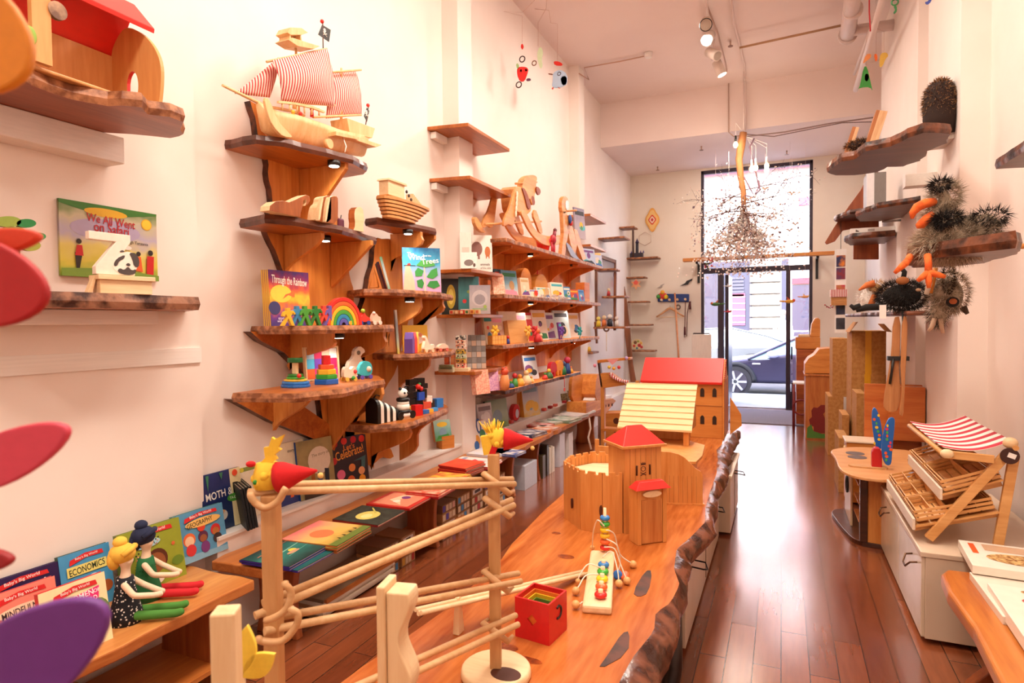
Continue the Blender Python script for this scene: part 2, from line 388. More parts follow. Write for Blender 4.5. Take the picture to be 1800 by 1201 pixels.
q = B(); q.b2((XL, YF,0),(WX0, YF+.18, ZC2), ENDW); q.b2((WX1, YF,0),(XR, YF+.18, ZC2), ENDW); q.b2((WX0, YF,4.13),(WX1, YF+.18, ZC2), ENDW); ST(q, 'wall_front')
# white ledge running along the left wall
q = B(); q.b2((XL,2.07,0),(-2.43,7.766,.49), WALL); q.b2((XL,2.07,.49),(-2.42,7.766,.505), WHITE); ST(q, 'trim_5', 'low white plastered ledge along the left wall')
q = B(); q.b2((XL,8.0,0),(-2.45, YF,.3), WALL); ST(q, 'trim_6', 'low white plinth in the far left corner')
# shop front: frames and glass
FR = P('3d3440',.35,.3)
win = B(); y = YF+.05
for x0, x1 in ((WX0, WX0+.05),(WX1-.05, WX1)): win.b2((x0, y-.04,0),(x1, y+.06,4.13), FR)
win.b2((WX0, y-.04,4.07),(WX1, y+.06,4.13), FR); win.b2((WX0, y-.05, DH-.04),(WX1, y+.07, DH+.05), FR)
w = T('window_1', 'tall shop-front glazing at the end of the room', 'window',(0,0,0)); del w['category']; w['kind'] = 'structure'
win.out('window_frame', w,.006)
B().b2((WX0+.05, y, DH+.05),(WX1-.05, y+.01,4.07), GL()).out('transom_glass', w)
dr = T('door_1', 'dark metal framed glass shop door with side lights', 'door',(0,0,0)); del dr['category']; dr['kind'] = 'structure'
q = B(); q.b2((-1.03, y-.05,0),(-.93, y+.07, DH-.04), FR); q.b2((.06, y-.05,0),(.13, y+.07, DH-.04), FR); q.b2((WX0, y-.03,0),(-1.03, y+.05,.09), FR); q.b2((.13, y-.03,0),(WX1, y+.05,.3), FR)
q.b2((-.93, y-.04,0),(.06, y+.06,.012), P('8d8790',.4,.6)); q.out('door_frame', dr,.006)
B().b2((WX0+.05, y,.09),(-1.03, y+.01, DH-.04), GL()).b2((.13, y,.3),(WX1-.05, y+.01, DH-.04), GL()).out('side_glass', dr)
# open door leaf folded to the left, its edge seen next to the frame
B().b2((-.92, y+.08,.02),(-.86, y+.95, DH-.06), FR).out('door_leaf', dr,.006)
B().tube([(.15, y-.06,1.05),(.15, y-.13,1.05),(.15, y-.13,.85),(.15, y-.06,.85)],.012, P('20181c',.3,.8)).tube([(.16, y-.06,.45),(.16, y-.13,.45),(.16, y-.13,.2),(.16, y-.06,.2)],.012, P('20181c',.3,.8)).out('door_handle', dr)
# mat
S(B().b2((-.72,9.58,0),(.30,11.12,.012), MT('8f8490', '6f6672',90,.95,.3)), 'door_mat', 'grey woven door mat lying inside the shop door', 'mat')
# ================================================================ the street
S(B().b2((-8, YF+.18,-.12),(8,13.6,-.005), MT('a09c9e', 'aaa6a6',6,.8)), 'sidewalk', 'pale concrete sidewalk outside the shop door', 'sidewalk', kind='structure')
S(B().b2((-20,13.6,-.3),(20,20.6,-.14), MT('3e3c42', '48454a',8,.85)), 'street', 'grey street with two parked cars', 'street', kind='structure')
S(B().b2((-20,20.6,-.3),(20,24,0), MT('a09c9e', 'aaa6a6',6,.8)), 'far_sidewalk', 'pale sidewalk across the street', 'sidewalk', kind='structure')
YBL = 23.2
bl = T('building', 'pale stone building with purple-grey doorways across the street', 'building',(0, YBL,0))
B().b2((-9,.0,0),(8,1,13), MT('e8e0dc', 'd8cfcc',2,.8)).out('wall', bl)
SGR = P('2b2a40',.5); PNK = P('8a3450',.5)
def bpx(px, py): p = at(px, py, y=YBL); return p.x, p.z
x0, z0 = bpx(1232,600); x1, z1 = bpx(1322,478); B().b2((x0-.6,-.06,0),(x1,0, z1+.4), SGR).out('door_surround', bl)
x0, z0 = bpx(1287,572); x1, z1 = bpx(1310,516); q = B(); q.b2((x0,-.1, z0),(x1,-.06, z1), PNK)
for i in range(5): q.b2((x0,-.12, z0+(z1-z0)*(i+.4)/5),(x1,-.1, z0+(z1-z0)*(i+.5)/5), WHITE)
q.out('pane', bl)
for i in range(6):
    q = B(); a, c = bpx(1285,488+i*6); b_, c2 = bpx(1308,491+i*6); q.b2((a,-.1, c2),(b_,-.06, c), P('3c3a50')); q.out('louvre', bl)
x0, z0 = bpx(1318,600); x1, z1 = bpx(1372,476)
for i in range(9): q = B(); h = (z1+.4)/9; q.b2((x0,-.16, i*h+.02),(x1,0,(i+1)*h-.02), MT('726a66', '5e5854',3,.8)); q.out('stone_block', bl,.02)
x0, _ = bpx(1374,500); x1, _ = bpx(1386,500); B().b2((x0,-.12,0),(x1,0, z1+.4), SGR).out('pilaster', bl)
x0, z0 = bpx(1392,600); x1, z1 = bpx(1440,500); B().b2((x0,-.1,0),(x1,0, z1), P('2e2a42')).out('doorway', bl)
q = B(); a, c = bpx(1392,500); b_, c2 = bpx(1440,488); q.b2((a,-.14, c),(b_,0, c2), P('8c2038')); q.out('red_fascia', bl)
q = B(); a, c = bpx(1225,312); b_, c2 = bpx(1440,300); q.b2((a-1,-.7, c),(b_+1,0, c+.35), P('c98aa8')); q.out('awning_band', bl)
q = B(); a, c = bpx(1404,362); b_, c2 = bpx(1428,346); q.b2((a,-.1, c),(b_,0, c2), P('d0486a')); q.out('red_sign', bl)
q = B(); a, c = bpx(1375,425); b_, c2 = bpx(1402,355); q.b2((a,-.06, c),(b_,0, c2), P('b9bcc8')); q.out('upper_window', bl)
rl = T('railing', 'white tube railing across the street', 'railing',(0,21.2,0)); RM = P('e8e4ec',.4)
for i in range(14): B().cyl((-6+i*.9,0,0),(-6+i*.9,0,1.15),.03, None, RM,8).out('post', rl)
for i in range(6): B().cyl((-6,0,.2+i*.19),(5.7,0,.2+i*.19),.022, None, RM,8).out('rail', rl)
def car(name, label, loc, body, glass, prof, roofp, wheels, length, flip=1, seats=0):
    c = T(name, label, 'car', loc); W2 = .9
    B().prism(prof,-W2, W2, body, 'y').out('body', c,.07, seg=3)
    q = B(); n = len(roofp); hi = max(p[1] for p in roofp); k = lambda p: .9-.22*max(0,(p[1]-.9))/(hi-.9)
    vs = [(p[0],-k(p), p[1]) for p in roofp]+[(p[0], k(p), p[1]) for p in roofp]
    q.add(vs,[tuple(range(n))[::-1], tuple(range(n,2*n))], glass); q.add(vs,[(i, i+1, n+i+1, n+i) for i in range(n-1)], body, True); q.out('roof', c,.02)
    B().tube([(roofp[i][0],-k(roofp[i])-.01, roofp[i][1]+.01) for i in range(n)],.025, body).out('roof_rail', c)
    for wx in wheels:
        q = B()
        for sy in (-1,):
            q.cyl((wx, sy*.78,.33),(wx, sy*.92,.33),.33,.33, P('1c1820',.7),28)
        wl = q.out('wheel', c)
        q = B(); q.cyl((wx,-.925,.33),(wx,-.93,.33),.24,.24, P('55505c',.3,.7),24)
        for a in range(7): q.box((wx+.12*cos(a*.898),-.94,.33+.12*sin(a*.898)),(.22,.02,.045), P('e8e8ee',.2,.8), RY(-math.degrees(a*.898)))
        q.out('hubcap', wl)
        B().ring((wx,-.9,.33),.38,.05, P('15121a',.7), RX(90), a0=0, a1=pi).out('wheel_arch', c)
    return c
g = at(1292,700, y=14.0); cz = -.14
c1 = car('parked_car', 'dark violet-grey car parked at the near curb, front wheel in view',(g.x,15.0, cz), P('3e3a50',.2,.4), P('8fa8b4',.1),[(-.95,.3),(3.6,.3),(3.7,.9),(1.0,.93),(.55,.86),(-.4,.74),(-.9,.6)],[(.25,.80),(1.35,1.32),(2.2,1.42),(3.0,1.3),(3.6,.92)],[0,2.85],4.7)
B().ball((.75,-1.0,.93),(.13,.06,.08), P('a9a6c4',.2,.3)).out('wing_mirror', c1)
B().box((.42,-.915,.72),(.16,.02,.03), P('e8e4f4',.2,.5)).out('side_badge', c1)
g2 = at(1322,655, y=17.4)
c2 = car('parked_car', 'silver-white car parked across the street, its tail to the right',(g2.x,18.6, cz), P('62666c',.25,.3), P('aebccc',.1),[(-3.4,.3),(1.05,.3),(1.12,.7),(1.0,.98),(-2.6,.95),(-3.4,.7)],[(-2.3,.92),(-1.6,1.38),(-.6,1.44),(.35,1.22),(.95,.98)],[0,-2.8],4.6)
B().box((1.02,-.8,.86),(.22,.24,.08), P('d8304a',.3)).out('tail_light', c2)
# pedestrian in white
pg = at(1376,640, y=20.9); pg.z = 0
pd = T('person', 'person in white clothes walking past the railing across the street', 'person', pg,0)
def skin(name, joints, edges, parent, mat, sub=2):
    me = bpy.data.meshes.new(name); me.from_pydata([j[:3] for j in joints], edges,[]); o = bpy.data.objects.new(name, me); COL.objects.link(o); o.parent = parent
    md = o.modifiers.new('skin', 'SKIN'); sv = me.skin_vertices[0].data
    for i, j in enumerate(joints): sv[i].radius = (j[3], j[4] if len(j) > 4 else j[3]); sv[i].use_root = (i == 0)
    md.use_smooth_shade = True; s2 = o.modifiers.new('smooth', 'SUBSURF'); s2.levels = sub; s2.render_levels = sub; me.materials.append(mat); return o
PW = P('f4f0f2',.7)
skin('body',[(0,0,.95,.15,.11),(0,0,1.15,.14,.1),(0,0,1.38,.18,.1),(0,0,1.5,.06),(0,0,1.56,.055),(0,0,1.68,.1),
  (-.2,0,1.42,.06),(-.25,.05,1.15,.045),(-.2,-.15,.95,.035),(.2,0,1.42,.06),(.25,-.05,1.15,.045),(.24,-.2,.98,.035),
  (-.1,0,.85,.1),(-.13,.05,.48,.07),(-.15,.16,.08,.05),(-.16,.0,.03,.04),(.1,0,.85,.1),(.14,-.1,.48,.07),(.16,-.16,.08,.05),(.16,-.3,.03,.04)],
  [(0,1),(1,2),(2,3),(3,4),(4,5),(2,6),(6,7),(7,8),(2,9),(9,10),(10,11),(0,12),(12,13),(13,14),(14,15),(0,16),(16,17),(17,18),(18,19)], pd, PW)
B().ball((0,.01,1.73),(.105,.11,.1), P('8a7468',.7)).out('hair', pd)
# ================================================================ shelves on the left wall
def slab(name, label, z, th, pts, mat=None, edge=None, rag=.012, seed=0, cat='shelf', bev=0, noise_z=.01, parent=None):
    """live-edge board: outline in world xy, underside at z"""
    mat = mat or SLABY; edge = edge or mat; o = Vector((sum(p[0] for p in pts)/len(pts), sum(p[1] for p in pts)/len(pts), z))
    pts = ragged([(p[0]-o.x, p[1]-o.y) for p in pts], rag, seed) if rag else [(p[0]-o.x, p[1]-o.y) for p in pts]
    inner = []
    n = len(pts)
    for i in range(n):
        a = Vector(pts[i-1]); b = Vector(pts[(i+1) % n]); nn = Vector((-(b-a).y,(b-a).x)); nn = nn.normalized() if nn.length > 0 else nn
        if (Vector(pts[i])+nn*.01).length > Vector(pts[i]).length: nn = -nn
        k = .007 if rag else .001
        inner.append((pts[i][0]+nn.x*k, pts[i][1]+nn.y*k))
    q = B(); vs = [(p[0], p[1],0) for p in inner]+[(p[0], p[1], th*.45) for p in pts]+[(p[0], p[1], th) for p in inner]
    q.add(vs,[tuple(range(n))[::-1], tuple(range(2*n,3*n))], mat); F_ = []
    for i in range(n):
        j = (i+1) % n; F_ += [(i, j, n+j, n+i),(n+i, n+j,2*n+j,2*n+i)]
    q.add(vs, F_, edge, False)
    return S(q, name, label, cat, o, bevel=bev) if parent is None else q.out(name, parent)
def pxz(z, *pp): return [tuple(at(a, b, z=z).xy) for a, b in pp]
def pxX(*pp): return [(X, at(p,560, x=X).y) for p, X in pp]     # image column cut with the plane x = X
EDG = MT('7a4526', 'b87a50',24,.5,.3)
XW = XL
s1 = slab('live_edge_shelf', 'live-edge wall shelf carrying the toy pirate ship',2.385,.045, pxz(2.385,(392,262),(450,252),(500,258),(560,273),(620,288),(643,301),(640,307),(590,315)), SLABY, DARKW,.01,1)
s2 = slab('live_edge_shelf', 'live-edge wall shelf under the pirate ship shelf with carved animals',1.995,.045, pxz(1.995,(422,401),(465,392),(520,397),(600,412),(661,430),(650,436),(635,436)), SLABY, DARKW,.008,2)
s3 = slab('live_edge_shelf', 'live-edge wall shelf carrying the wooden ark',2.13,.045, pxz(2.13,(640,397),(665,394),(720,403),(768,413),(762,420),(735,425)), SLABY, DARKW,.008,3)
s4 = slab('live_edge_shelf', 'live-edge wall shelf below the ark with the blue tree picture book',1.675,.04, pxX((605, XW),(640,-2.3),(700,-2.15),(777,-2.12),(795,-2.3),(765, XW)), SLABY, EDG,.012,4)
s5 = slab('live_edge_shelf', 'live-edge wall shelf carrying the rainbow and the row of little figures',1.455,.042, pxX((441, XW),(500,-2.25),(560,-2.12),(640,-2.08),(691,-2.1),(680,-2.3),(655, XW)), SLABY, EDG,.012,5)
s6 = slab('live_edge_shelf', 'live-edge wall shelf with a small arched rainbow stack and pull toys',1.265,.04, pxX((645, XW),(690,-2.3),(740,-2.15),(793,-2.14),(800,-2.3),(770, XW)), SLABY, EDG,.012,6)
s7 = slab('live_edge_shelf', 'live-edge wall shelf carrying the two coloured stacking towers',1.15,.042, pxz(1.192,(407,691),(460,692),(515,692),(600,684),(676,668),(672,663),(650,657),(600,663)), SLABY, EDG,.012,7)
s8 = slab('live_edge_shelf', 'lowest live-edge wall shelf with the black and white stacked animals',.86,.045, pxz(.905,(606,746),(650,748),(715,745),(762,728),(791,715),(778,708),(740,712),(690,724)), SLABY, EDG,.012,8)
def trunk(name, label, pts, x=-2.525, mat=TRUNK, seed=1):
    o = Vector((XW, at(pts[0][0], pts[0][1], x=x).y,0)); pp = [(at(a, b, x=x).y-o.y, at(a, b, x=x).z) for a, b in pts]; pp = ragged(pp,.012, seed)
    q = B(); q.prism(pp,0.001, x-XW+.01, mat, 'x', side=BARK); return S(q, name, label, 'board', o)
t1 = trunk('trunk_board', 'tall live-edge trunk board on the wall behind the rainbow shelf',[(437,178),(465,190),(500,262),(560,300),(585,360),(600,430),(610,470),(622,530),(640,600),(640,700),(620,765),(575,775),(560,700),(540,640),(515,560),(505,500),(480,440),(462,400),(478,360),(468,290)], seed=3)
t2 = trunk('trunk_board', 'leaning live-edge trunk board on the wall below the wooden ark',[(662,420),(742,424),(738,480),(725,540),(706,590),(700,640),(670,690),(655,740),(690,800),(640,820),(615,800),(597,740),(598,690),(610,640),(625,580),(640,530),(650,480)], seed=5)
def bracket(shelf, px, ztop, depth, h, curved=0, th=.028, mat=OAKZ, x=XW+.045):
    y = at(px,560, x=x).y; n = 8; pts = [(0, ztop),(depth, ztop),(depth, ztop-.03)]
    for i in range(1, n): t = i/n; pts.append((depth*(1-t)+curved*depth*.25*sin(pi*2*t), ztop-.03-(h-.03)*t))
    pts.append((0, ztop-h)); q = B(); q.prism([(a, b) for a, b in pts],-th/2, th/2, mat, 'y')
    o = q.out('bracket', None,.003,(x, y,0)); M = shelf.matrix_world.copy(); o.parent = shelf; o.location = Vector((x, y,0))-shelf.location; return o
for sh, lst in ((s1,[(535,2.385,.32,.36,0)]),(s2,[(505,1.995,.26,.2,.3),(585,1.995,.3,.27,0)]),(s3,[(690,2.13,.25,.25,1),(715,2.13,.25,.22,0)]),
    (s4,[(680,1.675,.28,.3,.8),(728,1.675,.25,.25,1)]),(s5,[(510,1.455,.3,.2,1),(600,1.455,.32,.28,1)]),(s6,[(700,1.265,.26,.25,.6)]),
    (s7,[(478,1.15,.26,.22,.3),(575,1.15,.34,.42,0),(600,1.15,.3,.36,.8)]),(s8,[(650,.86,.3,.32,1),(700,.86,.3,.34,-.7)])):
    for a in lst: bracket(sh, *a)
# long sloping boards running along the wall under two shelves
for sh, pts in ((s5,[(441,583),(535,583),(560,600),(600,640),(600,680),(545,668),(520,640),(500,620),(460,600)]),(s7,[(407,702),(520,705),(600,760),(600,800),(560,775),(480,742)])):
    o = sh.location; pp = [(at(a, b, x=-2.5).y-o.y, at(a, b, x=-2.5).z-o.z) for a, b in pts]; B().prism(pp, XW-o.x+.002, XW-o.x+.055, WD('94430f', 'c8742f',4), 'x', side=BARK).out('wall_board', sh)
PUCK = EM('fff4e6',12)
def puck(shelf, px, py, z, lit=1):
    p = at(px, py, z=z) if abs(z-H) > .4 else at(px, py, x=-2.25); p.z = z; q = B(); q.cyl((0,0,0),(0,0,-.028),.034,.034, BLACK,18); q.cyl((0,0,-.028),(0,0,-.031),.026,.026, PUCK if lit else P('3a3230'),16)
    S(q, 'puck_light', 'small black puck light under '+shelf, 'light', p)
    if lit: light('SPOT',(p.x, p.y, p.z-.04),4,(1,.85,.7),.03, to=(p.x-.06, p.y,0), spot=130)
puck('the pirate ship shelf',587,283,2.385); puck('the carved animal shelf',571,415,1.995); puck('the ark shelf',717,404,2.13)
puck('the rainbow shelf',595,584,1.455); puck('the blue tree picture book shelf',720,520,1.675)
# --- plain boards folded round the first pier
def pier_shelf(name, label, z, th, pts, mat=SLABY): return slab(name, label, z, th, pts, mat, None,0,0, bev=.004)
PB = .0
def ps(label, z, x1, y0, y1):   # board on the pier: fills wall side before the pier and runs past it
    pts = [(XW, y0),(x1, y0+.05),(x1, y1),(XW, y1),(XW,4.712),(-2.409,4.712),(-2.409,4.468),(XW,4.468)]
    q = B(); q.prism([(p[0]+2.3, p[1]-4.6) for p in pts],0,.028, SLABY, 'z'); return S(q, 'pier_shelf', label, 'shelf',(-2.3,4.6, z), bevel=.003)
p1 = ps('topmost plain board folded round the first pier, empty',3.02,-2.22,4.22,5.06)
p2 = ps('second plain board folded round the first pier, empty',2.62,-2.22,4.24,5.08)
p3 = ps('plain board round the first pier with the white elephant picture book',1.905,-2.25,4.30,4.95)
p4 = ps('plain board round the first pier with alphabet blocks along its front',1.545,-2.25,4.32,4.95)
p5 = ps('plain board round the first pier with the tall totem block tower',1.09,-2.22,4.28,4.95)
WB = P('f0e6de')
for sh, z in ((p1,3.02),(p2,2.62)):
    B().box((XW+.03+2.3,4.35-4.6,-.03),(.05,.18,.05), WB).out('wall_bracket', sh)
# --- shelves round the second pier and in the far corner
def board(label, z, x0, x1, y0, y1, th=.028, mat=SLABY, name='live_edge_shelf'):
    q = B(); q.b2((x0-x0,0,0),(x1-x0, y1-y0, th), mat); return S(q, name, label, 'shelf',(x0, y0, z), bevel=.003)
def bx(label, z, pa, pb, x1, **k):      # board on the left wall between two image columns measured at the wall
    return board(label, z, XW, x1, at(pa,560, x=XW).y, at(pb,560, x=XW).y, **k)
S(B().prism([(0,0),(.36,0),(.36,.75),(0,.75),(0,.5),(.145,.5),(.145,.26),(0,.26)],0,.028, SLABY, 'z'), 'pier_shelf', 'plain board folded round the second pier above the rocking horse', 'shelf',(XW,7.5, at(1035,378, x=-2.2).z))
q = B(); q.prism([(0,0),(.36,0),(.36,.75),(0,.75),(0,.5),(.145,.5),(.145,.26),(0,.26)],0,.028, SLABY, 'z'); pz = at(1030,430, x=-2.2).z; S(q, 'pier_shelf', 'plain board on the second pier holding the grey owl picture book', 'shelf',(XW,7.5, pz))
# --- orange bookcase between the piers
YA, YC = 4.73,7.75
BC = WD('c4621a', 'f09c48',4,.6, 'y'); BCZ = WD('c4621a', 'f09c48',4,.62, 'z')
bk = T('bookcase', 'long orange wood bookcase with scalloped brackets fixed between the two piers', 'bookcase',(XW, YA,0))
B().b2((0.001,0,1.0),(.02, YC-YA,2.24), BCZ).out('back_panel', bk)
SHZ = [2.215,1.745,1.315,.93]; DEP = [.44,.42,.40,.42]
for i,(z, dp) in enumerate(zip(SHZ, DEP)):
    ln = YC-YA-(.9 if i == 3 else .01); pts = [(0.02,0),(dp,0.0)]+[(dp+.02*noise.noise(Vector((k*.7, i*3,0))), k*.1) for k in range(1, int(ln*10))]+[(dp, ln),(.02, ln)]
    B().prism(pts, z-.035, z, BC, 'z', side=(EDG if i < 3 else BARK)).out('shelf', bk,.004)
    if i < 3:
        for k in range(5):
            y = .25+k*.64; dz = .21; n = 12; pp = [(.02, z-.036),(dp-.06, z-.036),(dp-.06, z-.06)]
            for t in range(1, n): a = t/n; pp.append((dp-.06-(dp-.1)*(a**1.0)+.03*sin(a*2*pi), z-.06-(dz-.02)*(1-cos(a*pi/2))))
            pp.append((.02, z-.036-dz)); B().prism(pp, y, y+.028, BCZ, 'y').out('bracket', bk,.003)
for i, z in enumerate(SHZ[:3]):
    for y in (.9,2.2):
        S(B().cyl((0,0,0),(0,0,-.026),.034, None, BLACK,16).cyl((0,0,-.026),(0,0,-.029),.026, None, PUCK,14), 'puck_light', 'puck light under the %s bookcase board, %s one' % (('top', 'second', 'third')[i], 'near' if y < 1 else 'far'), 'light',(XW+.30, YA+y, z-.036)); light('SPOT',(XW+.30, YA+y, z-.07),5,(1,.85,.7),.03, to=(XW+.2, YA+y,0), spot=140)
# irregular driftwood belly below the lowest board
q = B(); n = 26
vs = []; 
for i in range(n+1):
    t = i/n; y = t*(YC-YA-.92); w = .40*(1-.25*t)+.02*noise.noise(Vector((y*4,2,1))); dz = (.10+.04*noise.noise(Vector((y*3,5,1))))*sin(pi*min(1, t*1.1+.1))
    for k in range(7): a = k/6; vs.append((w*(1-a*.75)+.02*noise.noise(Vector((y*6, a*4,3))), y,-.036-dz*sin(a*pi/2)-.012*noise.noise(Vector((y*9, a*5,8)))))
q.add(vs,[(i*7+k, i*7+k+1, i*7+k+8, i*7+k+7) for i in range(n) for k in range(6)], MT('4a1d10', '85452c',9,.35,.5), True); o = q.out('live_edge', bk, loc=(0,0,.93))
# --- near left wall: two shelves
def xz(px, X): return at(px,560, x=X).y
a1 = slab('live_edge_shelf', 'thick reddish live-edge shelf at top left under the toy stable',2.255,.05, pxz(2.255,(-120,215),(-60,130),(10,128),(60,150),(130,172),(190,186),(245,188),(262,200),(300,205),(325,215),(322,235),(300,242),(230,236),(150,232),(60,205)), WD('7a3015', 'a9552c',4,.35, 'y'), EDG,.014,11)
S(B().b2((XL+.045,.9,2.15),(XL+.15,1.66,2.254), WB), 'shelf_bracket', 'white wooden bracket block under the stable shelf at top left', 'bracket', bevel=.004)
a2 = slab('live_edge_shelf', 'dark live-edge shelf carrying the safari book and the letter Z puzzle',1.568,.055, pxX((-150, XW+.05),(40,-2.28),(150,-2.23),(250,-2.24),(352,-2.25),(345,-2.32),(330, XW+.05)), SLABY, MT('3a1c14', '9a6a50',16,.4,.4),.006,12)
S(B().b2((XL+.045,1.0,1.51),(XL+.16,1.78,1.567), WB), 'shelf_bracket', 'white wooden bracket block under the letter Z puzzle shelf', 'bracket', bevel=.004)
q = B(); q.b2((XL+.045,-1,1.33),(XL+.055,2.07,1.40), WHITE); ST(q, 'trim_7', 'pale band across the near left wall')
# ================================================================ benches along the left wall
def bench(name, label, y0, y1, x0, x1, z, mat, legs, th=.045, seed=0, bodies=()):
    t = T(name, label, 'bench',((x0+x1)/2,(y0+y1)/2,0)); cx, cy = t.location.x, t.location.y
    pts = ragged([(x0-cx, y0-cy),(x1-cx-.03, y0-cy),(x1-cx, y0-cy+.06),(x1-cx, y1-cy),(x0-cx, y1-cy)],.010, seed,.08)
    B().prism(pts, z-th, z, mat, 'z', side=WD('a8561f', 'cf8244',6,.5, 'y')).out('bench_top', t,.006)
    for ly in legs:
        n = 10; w = (x1-x0)/2-.03; pp = [(w*(.95-.18*sin(pi*i/n)),(z-th)*i/n) for i in range(n+1)]; pp = pp+[(-a, b) for a, b in pp[::-1]]
        B().prism(pp, ly-cy-.022, ly-cy+.022, WD('8f421a', 'bd6c35',4,.45, 'z'), 'y').out('leg', t,.005)
    return t
BT = WD('a8571f', 'd08440',3.2,.38, 'y')
bn2 = bench('long_bench', 'long live-edge wooden bench along the left wall laid with picture books',2.02,7.68,-2.40,-2.07,.42, BT,(2.25,3.55,4.85,5.45,7.35), seed=2)
B().b2((-.14,-2.4,.08),(.12,-.9,.10), BT).out('lower_shelf', bn2)
bn1 = bench('display_bench', 'honey-coloured wooden bench at bottom left with board books and dolls',-.2,1.93, XL+.05,-2.05,.42, WD('b5692c', 'dba05c',3,.38, 'y'),(-.1,1.80), seed=4)
B().b2((-.22,-.9,.02),(.19,.42,.30), WD('a3591f', 'c98340',4,.45, 'y')).out('cabinet_body', bn1,.003)
B().b2((-.2,-.9,.1),(.18,.95,.118), BT).out('lower_shelf', bn1)
# ================================================================ the big live-edge table
TZ = .55
R_ = [(-.36,5.62),(-.44,5.40),(-.42,4.95),(-.44,4.75),(-.40,4.4),(-.37,4.0),(-.365,3.6),(-.355,3.25),(-.33,3.0),(-.365,2.77),(-.40,2.6),(-.377,2.39),(-.335,2.25),(-.342,2.09),(-.375,2.0),(-.357,1.88),(-.385,1.7),(-.39,1.57),(-.37,1.4),(-.40,1.1),(-.40,.6)]
O_ = [(-.33,5.70),(-.33,5.45),(-.34,5.1),(-.33,4.85),(-.34,4.5),(-.30,4.1),(-.335,3.65),(-.31,3.35),(-.29,3.05),(-.307,2.85),(-.35,2.62),(-.335,2.42),(-.318,2.27),(-.30,2.12),(-.285,2.04),(-.30,1.9),(-.31,1.75),(-.30,1.6),(-.29,1.4),(-.32,1.1),(-.32,.6)]
L_ = [(-1.07,.6),(-1.07,1.34),(-1.045,1.52),(-1.015,1.82),(-1.035,2.12),(-1.03,2.22),(-1.062,2.40),(-1.10,2.9),(-1.105,3.08),(-1.12,3.6),(-1.13,4.4),(-1.16,5.0),(-1.20,5.66)]
def densify(pts, n):
    L = [0]
    for a, b in zip(pts, pts[1:]): L.append(L[-1]+(Vector(b)-Vector(a)).length)
    o = []
    for i in range(n):
        t = L[-1]*i/(n-1); k = max(j for j in range(len(L)) if L[j] <= t+1e-9); k = min(k, len(pts)-2); f = (t-L[k])/(L[k+1]-L[k])
        o.append(tuple(pts[k][j]*(1-f)+pts[k+1][j]*f for j in range(2)))
    return o
NT = 110; Rr = densify(R_, NT); Oo = densify(O_, NT); Ll = densify(L_,60)
tcx, tcy = -.7,3.1
def tt(p, z): return (p[0]-tcx, p[1]-tcy, z)
tb = T('live_edge_table', 'long low live-edge slab table with glossy orange top and dark bark edge', 'table',(tcx, tcy,0))
TOPM = WD('93400f', 'd98442',3.0,.22, 'y',.05,8)
q = B(); ring = [tt(p, TZ) for p in Rr]+[tt(p, TZ) for p in Ll]
q.add(ring,[tuple(range(len(ring)))], TOPM)
Lb = [tt(p, TZ-.07) for p in Ll]; n = len(Ll)
q.add([tt(p, TZ) for p in Ll]+Lb,[(i, i+1, n+i+1, n+i) for i in range(n-1)], BARK)
q.add([tt(Rr[0], TZ), tt(Ll[-1], TZ), tt(Ll[-1], TZ-.07), tt(Rr[0], TZ-.07)],[(0,1,2,3)], TOPM)
q.add([tt(Rr[-1], TZ), tt(Ll[0], TZ), tt(Ll[0], TZ-.07), tt(Rr[-1], TZ-.07)],[(0,1,2,3)], TOPM)
q.add([tt(p, TZ-.07) for p in Rr]+[tt(p, TZ-.07) for p in Ll],[tuple(range(NT+60))], BARK)
q.out('tabletop', tb)
q = B(); vs = []; K = 9
for i in range(NT):
    a, b = Rr[i], Oo[i]
    for k in range(K):
        t = k/(K-1)
        if t < .65: s = t/.65; x = a[0]+(b[0]-a[0])*sin(s*pi/2); z = TZ+.001-.075*(1-cos(s*pi/2)); y = a[1]+(b[1]-a[1])*s
        else: s = (t-.65)/.35; x = b[0]+(a[0]-b[0])*s*.8; z = TZ-.074-.035*sin(s*pi/2); y = b[1]
        f = noise.noise(Vector((y*5, z*18+3,1.3)))+.6*noise.noise(Vector((y*15, z*30,7))); e = 0 if k == 0 else 1
        vs.append(tt((x+.022*f*e*(1 if t > .2 else .4), y+.02*f*e), z+.010*f*e))
q.add(vs,[(i*K+k, i*K+k+1,(i+1)*K+k+1,(i+1)*K+k) for i in range(NT-1) for k in range(K-1)], MT('331710', '7d4a35',11,.22,.5), True)
q.out('bark_edge', tb)
for pts in ([(-.385,2.28),(-.375,2.20),(-.372,2.10),(-.40,2.08),(-.415,2.12),(-.40,2.22)], ):
    B().prism([(p[0]-tcx, p[1]-tcy) for p in smooth_poly([(-.475,2.33),(-.45,2.34),(-.425,2.14),(-.45,2.09),(-.478,2.12)],1)], TZ, TZ+.0015, MT('2a120a', '5a2a18',14,.5), 'z').out('bark_hollow', tb)
    B().prism([(p[0]-tcx, p[1]-tcy) for p in smooth_poly([(-.445,1.83),(-.425,1.85),(-.40,1.72),(-.46,1.60),(-.452,1.70)],1)], TZ, TZ+.0015, MT('2a120a', '5a2a18',14,.5), 'z').out('bark_hollow', tb)
for cx, cy, rx, ry in ((-.80,2.35,.035,.022),(-.74,1.62,.04,.02),(-.66,1.58,.05,.016),(-.60,3.5,.03,.02),(-.93,2.6,.02,.015)):
    B().prism([(p[0]-tcx, p[1]-tcy) for p in ngon(cx, cy, rx, ry,14)], TZ, TZ+.0008, MT('6a2a10', 'a04c1c',40,.3), 'z').out('knot', tb)
